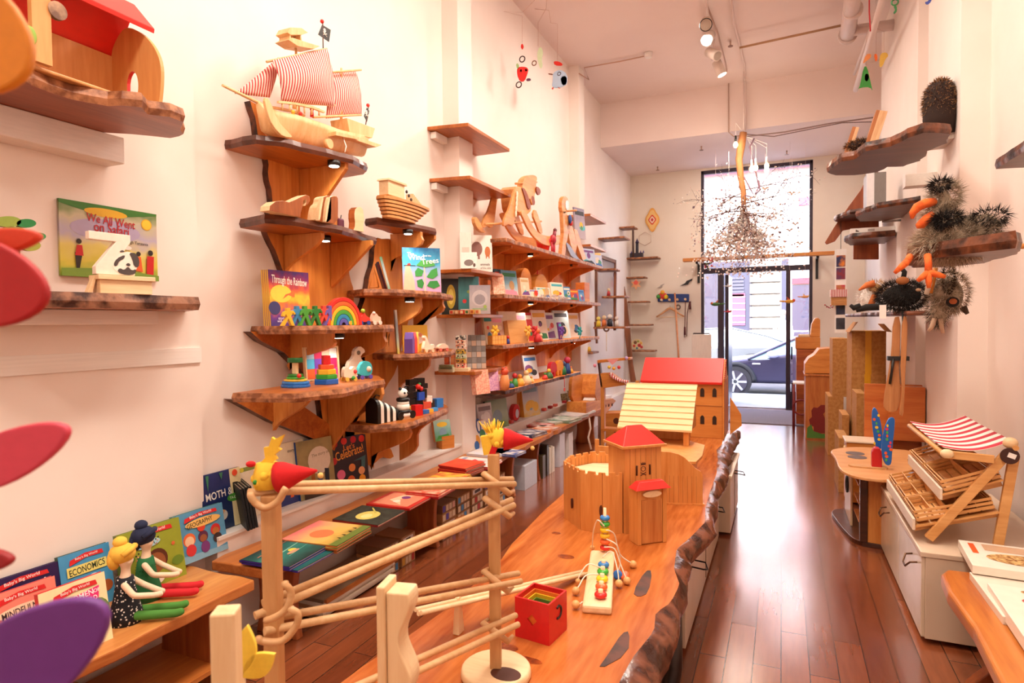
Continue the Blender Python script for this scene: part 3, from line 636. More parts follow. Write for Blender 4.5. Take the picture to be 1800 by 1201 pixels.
for ly in (1.55,2.6,5.45):
    q = B(); pp = smooth_poly([(-.22,0),(.22,0),(.16,.12),(.14,.3),(.2, TZ-.07),(-.2, TZ-.07),(-.14,.3),(-.16,.12)],1); q.prism(pp, ly-tcy-.03, ly-tcy+.03, MT('120b09', '2b1a14',10,.4), 'y'); q.out('leg', tb)
B().tube([(.30,-1.05,.0),(.33,-1.0,.12),(.36,-.95,.3),(.33,-.9,.47)],[.05,.035,.03,.05], MT('120b09', '2b1a14',10,.4),10).out('leg', tb)
# white cabinets under the table
CABW = MT('d8bfa4', 'e2ccb4',3,.35)
HND = P('1c1512',.3,.7)
def under(label, x0, x1, y0, y1, zt, hs):
    c = T('storage_cabinet', label, 'cabinet',((x0+x1)/2,(y0+y1)/2,0)); w, l = x1-x0, y1-y0
    B().b2((-w/2,-l/2,.02),(w/2, l/2, zt-.02), CABW).out('body', c,.003)
    B().b2((-w/2-.005,-l/2-.01, zt-.02),(w/2+.012, l/2+.01, zt), CABW).out('top', c,.003)
    for y, z in hs:
        B().tube([(w/2, y-.045, z),(w/2+.06, y-.045, z-.005),(w/2+.075, y, z-.02),(w/2+.06, y+.045, z-.005),(w/2, y+.045, z)],.004, HND).out('handle', c)
    for i in range(1,2): B().b2((w/2,-.003,.04),(w/2+.003,.003, zt-.04), P('7b6450')).out('door_gap', c)
    return c
under('pale low cabinet under the table, nearest to the camera',-.98,-.395,2.82,4.42,.415,[(-.6,.34),(.35,.34)])
under('pale low cabinet under the far half of the table',-1.0,-.325,4.5,5.3,.425,[(0,.36)])
# ---------------------------------------------------------------- wooden castle
cs = T('toy_castle', 'wooden toy castle with red tower roof and open courtyard on the table', 'toy castle',(-.62,2.9, TZ)); CO = cs.location
RED = P('d8261c',.35); cq = lambda x, y: (x-CO.x, y-CO.y)
def wallrun(pts, z0, z1, th, mat, name, cren=0, groove=.022):
    for a, b in zip(pts, pts[1:]):
        a = Vector(cq(*a)); b = Vector(cq(*b)); L = (b-a).length; ang = atan2(b.y-a.y, b.x-a.x); q = B(); q.M = Matrix.Translation((a.x, a.y,0)) @ Matrix.Rotation(ang,4, 'Z')
        pp = [(0, z0),(L, z0),(L, z1)]
        if cren:
            k = max(2, int(L/.045)); w = L/k
            for i in range(k-1,-1,-1): m = i*w+w/2; pp += [(m+.010, z1),(m+.008, z1-.011),(m+.003, z1-.014),(m-.003, z1-.014),(m-.008, z1-.011),(m-.010, z1)]
        pp += [(0, z1)]; q.prism(pp,-th/2, th/2, mat, 'y')
        for i in range(1, int(L/groove)): q.b2((i*groove-.0006,-th/2-.0006, z0+.002),(i*groove+.0006,-th/2, z1-.02), P('8a4a1c'))
        q.out(name, cs,.0015)
wallrun([(-.655,2.71),(-.735,2.672),(-.84,2.69),(-.968,2.835),(-.978,2.97),(-.905,3.10),(-.76,3.14),(-.66,3.05)],0,.275,.012, CAST, 'courtyard_wall',1)
B().prism([cq(*p) for p in [(-.665,2.72),(-.735,2.685),(-.835,2.70),(-.958,2.84),(-.968,2.965),(-.90,3.09),(-.765,3.13),(-.68,3.06)]],.205,.217, PALE, 'z').out('walkway', cs)
for px_, py_ in ((1006,885),(1056,898)):
    p = at(px_, py_, y=2.745 if px_ < 1030 else 2.66); q = B(); a = -48 if px_ < 1030 else 5; q.M = Matrix.Translation(p-CO) @ RZ(a); q.prism(ngon(0,0,.006,.024,12),-.006,.012, P('4a1a0c'), 'y'); q.out('arrow_slit', cs)
th = radians(41.5); ex = Vector((cos(th), sin(th),0)); ey = Vector((-sin(th), cos(th),0))
TW, TD = .185,.16; tcn = Vector((-.640,2.700,0)); tc0 = tcn+ex*TW/2+ey*TD/2
Mt = Matrix.Translation(tc0-Vector((CO.x, CO.y,0))) @ Matrix.Rotation(th,4, 'Z')
q = B(); q.M = Mt; q.b2((-TW/2,-TD/2,0),(TW/2, TD/2,.385), CAST)
for i in range(1,7): q.b2((-TW/2+i*TW/7-.0007,-TD/2-.0008,0),(-TW/2+i*TW/7+.0007,-TD/2,.38), P('8a4a1c'))
tw = q.out('tower', cs,.002)
q = B(); q.M = Mt; w, d = TW/2+.02, TD/2+.018; q.b2((-w,-d,.385),(w, d,.397), CAST); q.out('eave', cs,.002)
q = B(); q.M = Mt; w, d = TW/2+.014, TD/2+.012
q.add([(-w,-d,.397),(w,-d,.397),(w, d,.397),(-w, d,.397),(-.038,0,.475),(.038,0,.475)],[(0,1,5,4),(1,2,5),(2,3,4,5),(3,0,4),(3,2,1,0)], RED); q.out('roof', cs,.002)
q = B(); q.M = Mt; INK = P('4a2210')
yy = -TD/2-.001
for sx in (-.033,.033): q.tube([(sx, yy,.26),(sx, yy,.30),(sx*.97, yy,.305)],.0042, INK,6)
q.ring((0, yy,.288),.011,.0014, INK, RX(90),14,5); q.tube([(-.014, yy,.258),(.014, yy,.272)],.0016, INK,5); q.tube([(.014, yy,.258),(-.014, yy,.272)],.0016, INK,5)
q.prism([(-.011,.305),(.011,.305),(.013,.318),(.007,.311),(.004,.320),(0,.311),(-.004,.320),(-.007,.311),(-.013,.318)], yy-.0006, yy, INK, 'y')
q.ball((-.004, yy,.29),(.0015,.001,.0015), INK,6,4); q.ball((.004, yy,.29),(.0015,.001,.0015), INK,6,4); q.out('crest', tw)
# gate house
g0 = Vector((-.562,2.585,0)); g1 = Vector((-.457,2.678,0)); gd = (g1-g0).length; gth = atan2((g1-g0).y,(g1-g0).x); gm = (g0+g1)/2
Mg = Matrix.Translation(Vector((gm.x-CO.x, gm.y-CO.y,0))) @ Matrix.Rotation(gth,4, 'Z')
q = B(); q.M = Mg; q.b2((-gd/2,0,0),(gd/2,.07,.235), CAST); q.b2((-gd/2,-.008,0),(-gd/2+.018,.002,.235), CAST); q.b2((gd/2-.018,-.008,0),(gd/2,.002,.235), CAST); gt = q.out('gate_house', cs,.002)
q = B(); q.M = Mg; q.b2((-gd/2+.02,-.006,.004),(gd/2-.02,.004,.19), WD('b0622a', 'd08a48',6,.45, 'z', st=14)); q.out('drawbridge', gt,.001)
q = B(); q.M = Mg; q.prism(ngon(0,.215,.045,.014,18),-.010,.002, PALE, 'y'); q.out('name_plate', gt,.001)
q = B(); q.M = Mg; q.add([(-.085,-.022,.237),(.085,-.022,.237),(.085,.05,.237),(-.085,.05,.237),(-.058,-.0,.268),(.058,-.0,.268),(.058,.03,.268),(-.058,.03,.268)],[(0,1,5,4),(1,2,6,5),(2,3,7,6),(3,0,4,7),(4,5,6,7),(3,2,1,0)], RED); q.out('gate_roof', cs,.002)
# wing wall with curved top and the platform behind
xa, ya, xb, yb = -.60,3.225,-.373,3.285
q = B(); L = sqrt((xb-xa)**2+(yb-ya)**2); q.M = Matrix.Translation((xa-CO.x, ya-CO.y,0)) @ Matrix.Rotation(atan2(yb-ya, xb-xa),4, 'Z')
pp = [(0,0),(L,0),(L,.155),(L-.01,.175),(L-.035,.19),(L-.06,.215),(L-.09,.245),(L-.12,.262),(L-.16,.272),(0,.275)]; q.prism(pp,-.006,.006, CAST, 'y')
for i in range(1,10): q.b2((i*.0225-.0006,-.0068,.002),(i*.0225+.0006,-.006,.15), P('8a4a1c'))
q.b2((0,-.012,-.0),(L+.008,.012,.008), CAST); q.out('wing_wall', cs,.0015)
q = B(); a_ = at(1100,765, z=.83); q.M = Matrix.Identity(4); q.b2((-.95-CO.x,3.30-CO.y,0),(-.93-CO.x,3.32-CO.y,.30), CAST); q.b2((-.95-CO.x,3.30-CO.y,.0),(-.60-CO.x,3.312-CO.y,.265), CAST); q.out('rear_wall', cs,.0015)
# ---------------------------------------------------------------- stable with shingled roof
sb = T('toy_stable', 'open wooden toy stable with pale shingled roof behind the castle', 'toy stable',(-.70,3.85, TZ)); SO = sb.location
B().prism(smooth_poly([(-.28,-.28),(.22,-.52),(.31,-.50),(.27,.12),(-.28,.12)],1),.195,.21, CAST, 'z').b2((-.27,-.2,0),(.22,.1,.195), CAST).out('base', sb,.002)
B().b2((-.22,.08,.21),(.18,.095,.42), CAST).out('back_wall', sb,.002)
for x in (-.22,.18): B().b2((x-.016,-.105,.21),(x+.016,-.073,.30), CAST).out('post', sb,.002)
rf = B(); n = 8; LR = WD('d8b47c', 'e8cb98',5,.5); x0, x1 = at(1085,740, y=3.72).x-SO.x, at(1216,758, y=3.72).x-SO.x
zt, zb = at(1222,678, y=3.98).z-SO.z, at(1216,760, y=3.72).z-SO.z; yt, yb_ = .13,-.13
for i in range(n):
    t0, t1 = i/n,(i+1)/n; a = Vector((0, yt+(yb_-yt)*t0, zt+(zb-zt)*t0)); b = Vector((0, yt+(yb_-yt)*t1, zt+(zb-zt)*t1)); o = Vector((0,-.004,.006))
    B().add([(x0, a.y, a.z),(x1, a.y, a.z),(x1, b.y, b.z+.008),(x0, b.y, b.z+.008),(x0, a.y, a.z-.008),(x1, a.y, a.z-.008),(x1, b.y, b.z-.004),(x0, b.y, b.z-.004)],[(0,3,2,1),(4,5,6,7),(0,1,5,4),(3,7,6,2),(0,4,7,3),(1,2,6,5)], LR).out('roof_slat', sb,.001)
B().b2((x0, yt, zt-.012),(x1, yt+.02, zt+.004), LR).prism([(yb_+.03, zb-.01),(yt, zt-.015),(yt+.1, zb+.1),(yt+.1, zb-.02)], x1-.03, x1-.02, CAST, 'x').prism([(yb_+.03, zb-.01),(yt, zt-.015),(yt+.1, zb+.1),(yt+.1, zb-.02)], x0+.02, x0+.03, CAST, 'x').out('gable', sb,.001)
# ---------------------------------------------------------------- big doll house with red roof
hy = 5.2; dh = T('doll_house', 'large wooden doll house with red roof and little arched windows at the table end', 'doll house',(-.79, hy, TZ)); HX = dh.location
xa, xb = at(1129,745, y=hy).x-HX.x, at(1270,762, y=hy).x-HX.x; zt = at(1200,668, y=hy).z-TZ
HW = WD('c5732c', 'de9448',4,.42)
body = B().b2((xa,0,0),(xb,.38, zt), HW).out('body', dh,.003)
q = B(); rz1 = at(1203,629, y=hy+.19).z-TZ; q.prism([(-.03, zt-.01),(.19, rz1),(.41, zt-.01),(.41, zt-.03),(.19, rz1-.02),(-.03, zt-.03)], xa-.01, xb+.0, RED, 'x'); q.out('roof', dh,.003)
B().prism([(0, zt-.02),(.19, rz1-.01),(.38, zt-.02)], xb-.012, xb+.012, HW, 'x').prism([(0, zt-.02),(.19, rz1-.01),(.38, zt-.02)], xa-.005, xa+.012, HW, 'x').out('gable', dh)
q = B(); q.b2((xb+.001,-.012,0),(xb+.014,.39, zt+.01), HW)
for i in range(12): t = i/12; q.ball((xb+.014, t*.19, zt+(rz1-zt)*t),.007, P('c24a28'),6,4)
q.out('end_frame', dh,.002)
for cx_, cy_ in ((1234.5,690),(1256,690.5),(1234.5,738),(1256,739)):
    c = at(cx_, cy_, y=hy); q = B(); pp = [(-.016,-.035),(.016,-.035),(.016,.018),(.010,.031),(0,.037),(-.010,.031),(-.016,.018)]; q.prism([(c.x-HX.x+a, c.z-TZ+b) for a, b in pp],-.004,.002, P('2b1a12'), 'y'); q.out('window', dh)
q = B(); zz = at(1230,713, y=hy).z-TZ; q.b2((xa,-.004, zz-.002),(xb,0, zz+.002), P('9c5a24')); q.out('floor_line', dh)
q = B(); q.M = Matrix.Translation((xb+.05,.1,0)); q.prism([(0,.02),(.09,.10),(.085,.19),(0.0,.33)],0,.012, HW, 'y'); q.out('side_door', dh,.002)
# ---------------------------------------------------------------- bead toy
bt = T('bead_board', 'pale wooden board toy strung with coloured discs and corded balls on the table', 'bead toy',(-.605,2.16, TZ))
BO = bt.location; u = Vector((-.553+.667,1.92-2.41,0)); ang = atan2(-u.x,-u.y)
rot = atan2((2.41-1.92),(-.667+.553))-pi/2
q = B(); q.M = Matrix.Rotation(rot,4, 'Z'); q.b2((-.048,-.25,0),(.048,.25,.028), PALEY); q.out('board', bt,.008)
R2 = Matrix.Rotation(rot,4, 'Z'); cols = ['d8281e', 'e8622a', 'f0c81e', '3fae3a', '2f7fc4']
q = B(); q.M = R2; q.cyl((.01,.235,.028),(.01,.235,.205),.006, None, PALE); q.out('peg', bt)
loop = lambda pts, m: pts
def disc(x, y, z, h, r=.019):
    q = B(); q.M = R2; q.lathe([(.007,-.008),(r*.8,-.008),(r,-.003),(r,.003),(r*.8,.008),(.007,.008)], P(h,.25),(x, y, z),20); q.out('disc', bt)
for i, h in enumerate(['d8281e', 'e8622a', 'efb92a', 'f0c81e', '3fae3a', '2f7fc4']): disc(.01,.235,.045+i*.024, h,.020)
for i, h in enumerate(['d8281e', 'e8622a', 'f0c81e', '3fae3a', '2f7fc4']): disc(.01,-.19+i*.065,.040, h,.021); q = B(); q.M = R2; q.cyl((.01,-.19+i*.065,.028),(.01,-.19+i*.065,.058),.008, None, PALE); q.out('peg', bt)
def cord(pts, ball=.014, side=None):
    L = [at(a, b, z=TZ+zz) - BO for a, b, zz in pts]; d = []
    for k in range(len(L)-1):
        for t in range(6):
            p0 = L[max(k-1,0)]; p1 = L[k]; p2 = L[k+1]; p3 = L[min(k+2, len(L)-1)]; s = t/6
            d.append(.5*((2*p1)+(p2-p0)*s+(2*p0-5*p1+4*p2-p3)*s*s+(3*p1-p0-3*p2+p3)*s*s*s))
    d.append(L[-1]); c = B().tube(d,.0024, P('f2e4d0',.7),6).out('cord', bt)
    B().ball(L[-1], ball, P('e0a868',.4),14,10).out('ball', bt)
cord([(1062,925,.2),(1050,915,.22),(1043,935,.12),(1041,963,.016)],.010)
cord([(1066,932,.19),(1080,940,.16),(1090,975,.06),(1113,992,.016)])
cord([(1066,948,.15),(1085,960,.13),(1090,990,.05),(1085,1008,.016)],.010)
cord([(1062,962,.12),(1080,965,.12),(1090,990,.07),(1102,1021,.016)])
cord([(1059,980,.08),(1075,970,.10),(1085,1000,.06),(1088,1026,.016)])
cord([(1060,1000,.05),(1035,992,.07),(1020,1010,.04),(1016,1022,.016)],.010)
cord([(1052,1010,.04),(1030,1012,.05),(1018,1030,.03),(1012,1039,.016)])
cord([(1024,1058,.02),(1019,1062,.016),(1012,1063,.016)])
q = B(); p = at(1086,1011, z=TZ+.02)-BO; q.lathe([(.006,-.006),(.016,-.006),(.018,0),(.016,.006),(.006,.006)], P('2f6fc0',.3), p,16, RX(70)); q.out('disc', bt)
q = B(); p = at(1098,1012, z=TZ+.02)-BO; q.lathe([(.006,-.006),(.016,-.006),(.018,0),(.016,.006),(.006,.006)], P('e8622a',.3), p,16, RX(40)); q.out('disc', bt)
# ---------------------------------------------------------------- nesting cubes
ca = Vector((-.736,1.688,0)); cb = Vector((-.623,1.668,0)); sd = .118; cth = atan2((cb-ca).y,(cb-ca).x)
cth = radians(17); cc = Vector((-.668,1.755, TZ))
cth = radians(-8)
p1_ = at(965.6,1136.5, z=TZ); p0_ = at(907,1119, z=TZ); p2_ = at(1000.5,1106, z=TZ)
exx = (p1_-p0_); cth = atan2(exx.y, exx.x); sd = .117; cc = p1_+Vector((cos(cth), sin(cth),0))*(-sd/2)+Vector((-sin(cth), cos(cth),0))*(sd/2)
nest = T('nesting_box', 'large red open wooden box holding smaller nesting boxes, with a cut-out diamond', 'nesting box', cc, math.degrees(cth))
def obox(s, h, mat, name, par, cut=0, wn=.006):
    q = B(); k = s/2
    for sx in (-1,1): q.b2((sx*k,-k,0),(sx*(k-wn), k, h), mat)
    q.b2((-k+wn, k-wn,0),(k-wn, k, h), mat)
    if cut:
        D = .017; cz = h*.52; a = [(-k+wn,0),(k-wn,0),(k-wn, h),(-k+wn, h)]; dd = [(0, cz-D),(D, cz),(0, cz+D),(-D, cz)]
        vs = [(x,-k, z) for x, z in a+dd]+[(x,-k+wn, z) for x, z in a+dd]
        fs = [(0,1,5,4),(1,2,6,5),(2,3,7,6),(3,0,4,7)]; q.add(vs, fs+[tuple(8+i for i in f[::-1]) for f in fs]+[(4,5,13,12),(5,6,14,13),(6,7,15,14),(7,4,12,15),(2,3,11,10)], mat)
    else: q.b2((-k+wn,-k,0),(k-wn,-k+wn, h), mat)
    q.b2((-k+wn,-k+wn,0),(k-wn, k-wn, wn), mat); return q.out(name, par,.0008)
obox(sd,.122, P('cf1a1e',.35), 'box_body', nest,1)
B().ring((sd/2+.0005,0,.078),.018,.004, P('2a1a10'), RY(90),16,6,-.6, pi+.6).out('side_cutout', nest)
s_ = sd-.014
for nm, h in (('orange', 'e8772a'),('yellow', 'e9c12a'),('green', '6d8f2c'),('blue', '2a3f8f'),('violet', '3a2458')):
    tt_ = obox(s_, s_*.98, P(h,.4), 'x', None,0,.004); tt_.name = 'nesting_box'; tt_.location = cc+Vector((0,0,.007)); tt_.rotation_euler = (0,0, cth); tag(tt_, nm+' open nesting box fitted inside the red box', 'nesting box', 'boxes nested in the red box'); s_ -= .011
# ---------------------------------------------------------------- ramp toy
rp = T('wooden_ramp', 'pale wooden ball ramp with one wedge foot lying behind the red box', 'toy ramp', at(910,1075, z=TZ)); RO = rp.location
e1 = at(1028,1007, z=TZ+.012)-RO; e0 = at(735,1075, z=TZ+.125)-RO
dv = (e1-e0).normalized(); sv = dv.cross(Vector((0,0,1))).normalized()*.014
B().tube([e0+sv, e1+sv],.007, PALE,8).tube([e0-sv, e1-sv],.007, PALE,8).tube([e0-Vector((0,0,.006)), e1-Vector((0,0,.006))],.008, PALE,6).out('rail', rp)
f0 = at(806,1112, z=TZ)-RO; B().box((f0.x, f0.y,.056),(.022,.036,.112), PALEZ, taper=.55).out('foot', rp,.002)
# ---------------------------------------------------------------- ball track in the foreground
bp_ = at(872,1188, z=TZ); A0 = at(479,1000, d=1.19); A0.z = TZ; bt_ = T('ball_track', 'tall pale wooden ball track with two posts and sloping double rails', 'ball track',(bp_.x, bp_.y, TZ)); O2 = bt_.location
zA = at(477,868, d=1.19).z-TZ; zB = at(872,795, d=(bp_-EYE).dot(CF)).z-TZ
PSTW = WD('bd8a52', 'd8a874',6,.5, 'z'); RLW = WD('cc9c66', 'e6be8c',7,.45)
B().box((0,0, zB/2),(.030,.030, zB), PSTW, RZ(20)).out('post', bt_,.003)
B().box((A0.x-O2.x, A0.y-O2.y, zA/2),(.030,.030, zA), PSTW, RZ(20)).out('post', bt_,.003)
for c_ in ((0,0,0),(A0.x-O2.x, A0.y-O2.y,0)):
    B().lathe([(.0,0),(.092,0),(.095,.006),(.093,.022),(.088,.026),(.0,.026)], PALE, c_,28).out('base', bt_)
B().prism(ngon(.04,-.025,.042,.030,20),.0262,.0275, P('4a2418'), 'z').out('tag', bt_)
q = B(); dA = 1.19; dB = (bp_-EYE).dot(CF)
rails = [((437,866),(905,851)),((448,1083),(904,888)),((465,1110),(916,1022)),((560,1262),(911,1098))]
for (a, b) in rails:
    pa = at(*a, d=dA-.02)-O2; pb = at(*b, d=dB-.02)-O2; bk_ = Vector((-.5,.85,0)).normalized()*.052
    B().cyl(pa, pb,.0078,.0078, RLW,12).out('rail', bt_); B().cyl(pa+bk_, pb+bk_,.0078,.0078, RLW,12).out('rail', bt_)
CLW = WD('c08c58', 'dcb484',7)
for pts in ([(441,868),(450,885),(468,893),(490,880),(503,858)],[(501,1024),(511,1040),(507,1065),(490,1082),(468,1091)],[(511,1069),(523,1079),(521,1099),(498,1126),(464,1128),(456,1121)]):
    L = [at(*p, d=dA-.035)-O2 for p in pts]; L = [L[0]+Vector((-.01,.04,0))]+L+[L[-1]+Vector((-.01,.04,0))]; d = []
    for k in range(1, len(L)-2):
        for t in range(5): u = t/5; p0, p1, p2, p3 = L[k-1:k+3]; d.append(.5*((2*p1)+(p2-p0)*u+(2*p0-5*p1+4*p2-p3)*u*u+(3*p1-p0-3*p2+p3)*u*u*u))
    B().tube(d+[L[-2]],.0068, CLW,10).out('clip', bt_)
for a, b in (((850,833),(895,868)),((852,876),(895,908)),((850,1004),(893,1040)),((849,1095),(893,1128))):
    a = at(*a, d=dB-.045)-O2; b = at(*b, d=dB-.045)-O2; B().tube([a+(a-b)*.0+Vector((0,.03,-.005)), a,(a+b)/2+Vector((.002,-.006,.003)), b, b+Vector((0,.03,0))],[.005,.0085,.009,.0085,.005], CLW,10).out('clip', bt_)
def gnome(px, py, d, rz, label, s):
    p = at(px, py, d=d); t = T('felt_gnome_head', label, 'felt toy', p, rz); YL = P('eec23a',.9); RF = P('c8161a',.9)
    q = B(); q.lathe([(0,-.01),(.024,-.008),(.027,.012),(.02,.04),(.0,.042)], YL,(0,0,0),14)
    for k in range(9): a = k*.7; q.ball((.022*cos(a),.022*sin(a),.0+.03*random.random()),.009, YL,6,5)
    q.out('hair', t)
    B().lathe([(.030,0),(.028,.012),(.018,.035),(.008,.062),(0.002,.078)], RF,(.022,0,.012),16, RY(80+s*12)).out('hat', t)
    B().ball((.105 if not s else .098,0,.016 if not s else -.012),.006, P('e8c070',.8),8,6).out('bell', t)
    return t, YL, RF
g1, YL, RF = gnome(470,850, dA,20, 'felt gnome head with yellow leaf crest and red cone hat on the left post',0)
q = B(); lf = [(0,0),(.012,.012),(.008,.02),(.022,.028),(.016,.036),(.03,.046),(.024,.05),(.036,.075),(.018,.066),(.012,.07),(.006,.052),(-.004,.05),(-.002,.03),(-.012,.02)]
q.prism([(a, b+.02) for a, b in lf],-.004,.004, YL, 'y'); q.out('leaf_crest', g1)
B().ball((-.012,-.024,.008),.005, P('2f8a2f',.8),8,6).out('bead', g1)
B().ball((-.022,-.02,.042),(.01,.008,.006), RF,8,6).out('red_tuft', g1)
g2_, YL, RF = gnome(872,780, dB,20, 'felt gnome head with shaggy yellow hair and red cone hat on the right post',1)
B().box((-.02,-.012,.0),(.032,.02,.05), YL, RY(-10)).box((-.004,-.016,-.01),(.016,.016,.045), RF, RY(20)).out('scarf', g2_)
for k in range(26): pass
q = B()
for k in range(30):
    a = random.uniform(0,2*pi); r = random.uniform(.0,.02); q.cyl((r*cos(a)-.005, r*sin(a),.03),(r*cos(a)*2-.008, r*sin(a)*2,.045+random.random()*.02),.003,.001, YL,5)
q.out('fringe', g2_)
# tall wavy block and white post at the lower left
d = 1.12; p = at(688,1100, d=d); zt = at(688,1042, d=d).z-TZ; wv = T('wavy_block', 'tall pale wooden block with a scalloped side in front of the track', 'wooden block',(p.x, p.y, TZ),12)
n = 60; pp = [(-.010,0)]+[(.024+.011*sin(i/n*2*pi*3.2+1.1), zt*i/n) for i in range(n+1)]+[(-.010, zt)]
B().prism(pp,0,.05, PALEZ, 'y').out('body', wv,.003); B().b2((-.026,-.008,0),(-.0105,.055, zt+.012), PALEZ).out('side_board', wv,.003)
p = at(398,1130, d=.80); zt = at(398,1070, d=.80).z; wp = T('wooden_post', 'white square wooden post at the lower left edge of the table', 'wooden post',(p.x, p.y, TZ),30)
B().b2((-.0155,-.0155,0),(.0155,.0155, zt-TZ), PALEZ).out('post', wp,.003); B().b2((-.05,-.05,0),(.05,.05,.02), PALE).out('foot', wp,.004)
fl = T('petal_toy', 'small yellow wooden petals fixed beside the white post', 'wooden flower', at(425,1190, d=.86),20)
for a, l_ in ((8,.075),(55,.06)):
    q = B(); q.M = RY(a); q.prism([(.017*sin(pi*min(1, t/12))*(1 if t < 12 else 0), l_*t/12) for t in range(13)]+[(-.017*sin(pi*t/12), l_*t/12) for t in range(11,0,-1)],-.003,.003, P('f2d24a',.5), 'y'); q.out('petal', fl,.001)
B().cyl((0,0,0),(0,0, TZ-fl.location.z),.005, None, PALE).out('stem', fl)
# blurred coloured petals close to the lens on the left
fan = T('petal_fan', 'large fan of coloured wooden petals close to the camera at the left edge', 'wooden fan', at(-190,600, d=.46),23.6); FO = fan.location; Mi = fan.matrix_basis
def petal(c, w, l_, ang, hexc, dd=0):
    p = at(c[0], c[1], d=.46+dd)-FO; pl = Matrix.Rotation(-radians(23.65),4, 'Z') @ p; k = .46/F; n = 26
    pts = [(l_*k*cos(2*pi*i/n), w*k*sin(2*pi*i/n)*(1-.18*cos(2*pi*i/n))) for i in range(n)]; a = radians(ang)
    B().prism([(pl.x+x*cos(a)-z*sin(a), pl.z+x*sin(a)+z*cos(a)) for x, z in pts], pl.y-.004, pl.y+.004, P(hexc,.5), 'y', smooth=True).out('petal', fan,.002)
petal((-45,72),95,105,-30, 'e08a1e',-.02); petal((-25,500),78,112,-12, 'b0141c'); petal((5,425),24,72,8, 'd8401e',.02)
petal((20,800),46,118,24, 'd4445a',.02); petal((-30,985),24,56,0, '9c1820',.02); petal((48,1162),78,160,34, '6a3288',-.03)
B().cyl((0,-.01,0),(0,.01,0),.05, None, PALE,24).cyl((0,0,0),(0,0,-FO.z),.012, None, PALE,12).out('hub_stand', fan)
# ================================================================ right side: furniture on the floor
rb = T('display_bench', 'orange live-edge bench at the bottom right corner carrying game boxes', 'bench',(.86,2.3,0)); RB = WD('a8571f', 'd88a40',3,.3, 'y')
B().prism([(p[0]-.86, p[1]-2.3) for p in [(.655,3.16),(.62,3.09),(.605,2.9),(.618,2.6),(.60,2.23),(.61,1.7),(.60,1.0),(1.2,1.0),(1.2,3.16)]],.36,.42, RB, 'z').out('bench_top', rb,.014, seg=3)
for ly in (2.95,1.4):
    n = 10; pp = [(.16+.05*cos(2*pi*i/n)+.03*(1-i/n),.36*i/n) for i in range(n+1)]; pp = pp+[(-a, b) for a, b in pp[::-1]]; q = B(); q.M = Matrix.Translation((.05, ly-2.3,0)); q.prism(pp,-.03,.03, WD('7a3515', 'a85a28',4,.4, 'z'), 'y'); q.out('leg', rb,.006)
S(B().b2((0,0,0),(.3,.55,.04), P('e8dccc')), 'flat_box', 'pale flat box on the floor under the orange bench', 'box',(.80,2.1,0))
def gamebox(label, px, w, l, h, z, yaw, top, wind, art):
    p = at(*px, z=z); t = T('game_box', label, 'game box',(p.x, p.y, z), yaw)
    B().b2((0,-l,0),(w,0, h), P('f0e4d4',.3)).out('box', t,.002)
    q = B(); z2 = h+.0006
    for a in art:
        y = z2; z2 += .0003
        if a[0] == 'r': q.add([(a[1]*w,-a[2]*l, y),(a[3]*w,-a[2]*l, y),(a[3]*w,-a[4]*l, y),(a[1]*w,-a[4]*l, y)],[(0,1,2,3)], a[5] if not isinstance(a[5], str) else P(a[5],.3))
        if a[0] == 'c': q.add([(a[1]*w+a[3]*w*cos(k*pi/10),-a[2]*l+a[4]*l*sin(k*pi/10), y) for k in range(20)],[tuple(range(20))], a[5] if not isinstance(a[5], str) else P(a[5],.3))
    q.out('cover_print', t); return t
BITS = MT('8a5a28', 'e2b878',60,.6)
gamebox('white puzzle box with a wood-piece picture, far one on the orange bench',(1684,962),.36,.33,.035,.455,-4,0,0,[('r',.22,.08,.70,.34, 'cfa987'),('r',.08,.1,.14,.5, 'e05a2a'),('c',.55,.6,.36,.2, BITS),('c',.85,.55,.16,.12, '8a8ab0'),('r',.82,.05,.95,.1, '4a4444')])
gamebox('white puzzle box lying lower with picture of figures, nearest on the orange bench',(1735,1045),.36,.5,.045,.43,-2,0,0,[('c',.5,.1,.25,.06, BITS),('c',.3,.28,.1,.05, 'a8403a'),('c',.75,.3,.2,.1, '9a8a94'),('r',.2,.5,.9,.95, MT('d8c8b4', 'b08c6a',20,.4)),('c',.55,.7,.2,.12, '6a4a3a')])
S(B().b2((0,-.42,0),(.36,0,.03), P('e8dac8',.3)), 'game_box', 'white box at the bottom of the pile on the orange bench', 'game box',(at(1680,985, z=.42).x,3.07,.42), bevel=.002)
# --- white drawer cabinet
X0, X1, Y0, Y1 = .592,1.17,3.324,4.585
rc = T('drawer_cabinet', 'long pale glossy drawer cabinet with wire handles carrying the market stand', 'cabinet',(.88,3.95,0))
B().b2((X0-.88+.015, Y0-3.95,.025),(X1-.88, Y1-3.95,.405), CABW).out('body', rc,.003)
B().b2((X0-.88-.005, Y0-3.955,.405),(X1-.88, Y1-3.95,.43), CABW).out('top', rc,.004)
for i,(ya, yb) in enumerate(((Y0+.005,3.93),(3.94, Y1-.005))):
    dd = B().b2((X0-.88, ya-3.95,.03),(X0-.88+.015, yb-3.95,.402), MT('dcc6aa', 'e8d4bc',3,.2)).out('drawer', rc,.003)
    yh = (3.48,4.30)[i]; q = B(); hx = X0-.88; q.tube([(hx, yh-3.95-.06,.345),(hx-.03, yh-3.95-.058,.34),(hx-.045, yh-3.95-.03,.31),(hx-.045, yh-3.95+.03,.31),(hx-.03, yh-3.95+.058,.34),(hx, yh-3.95+.06,.345)],.0045, P('6a4a34',.25,.8)); q.out('handle', dd)
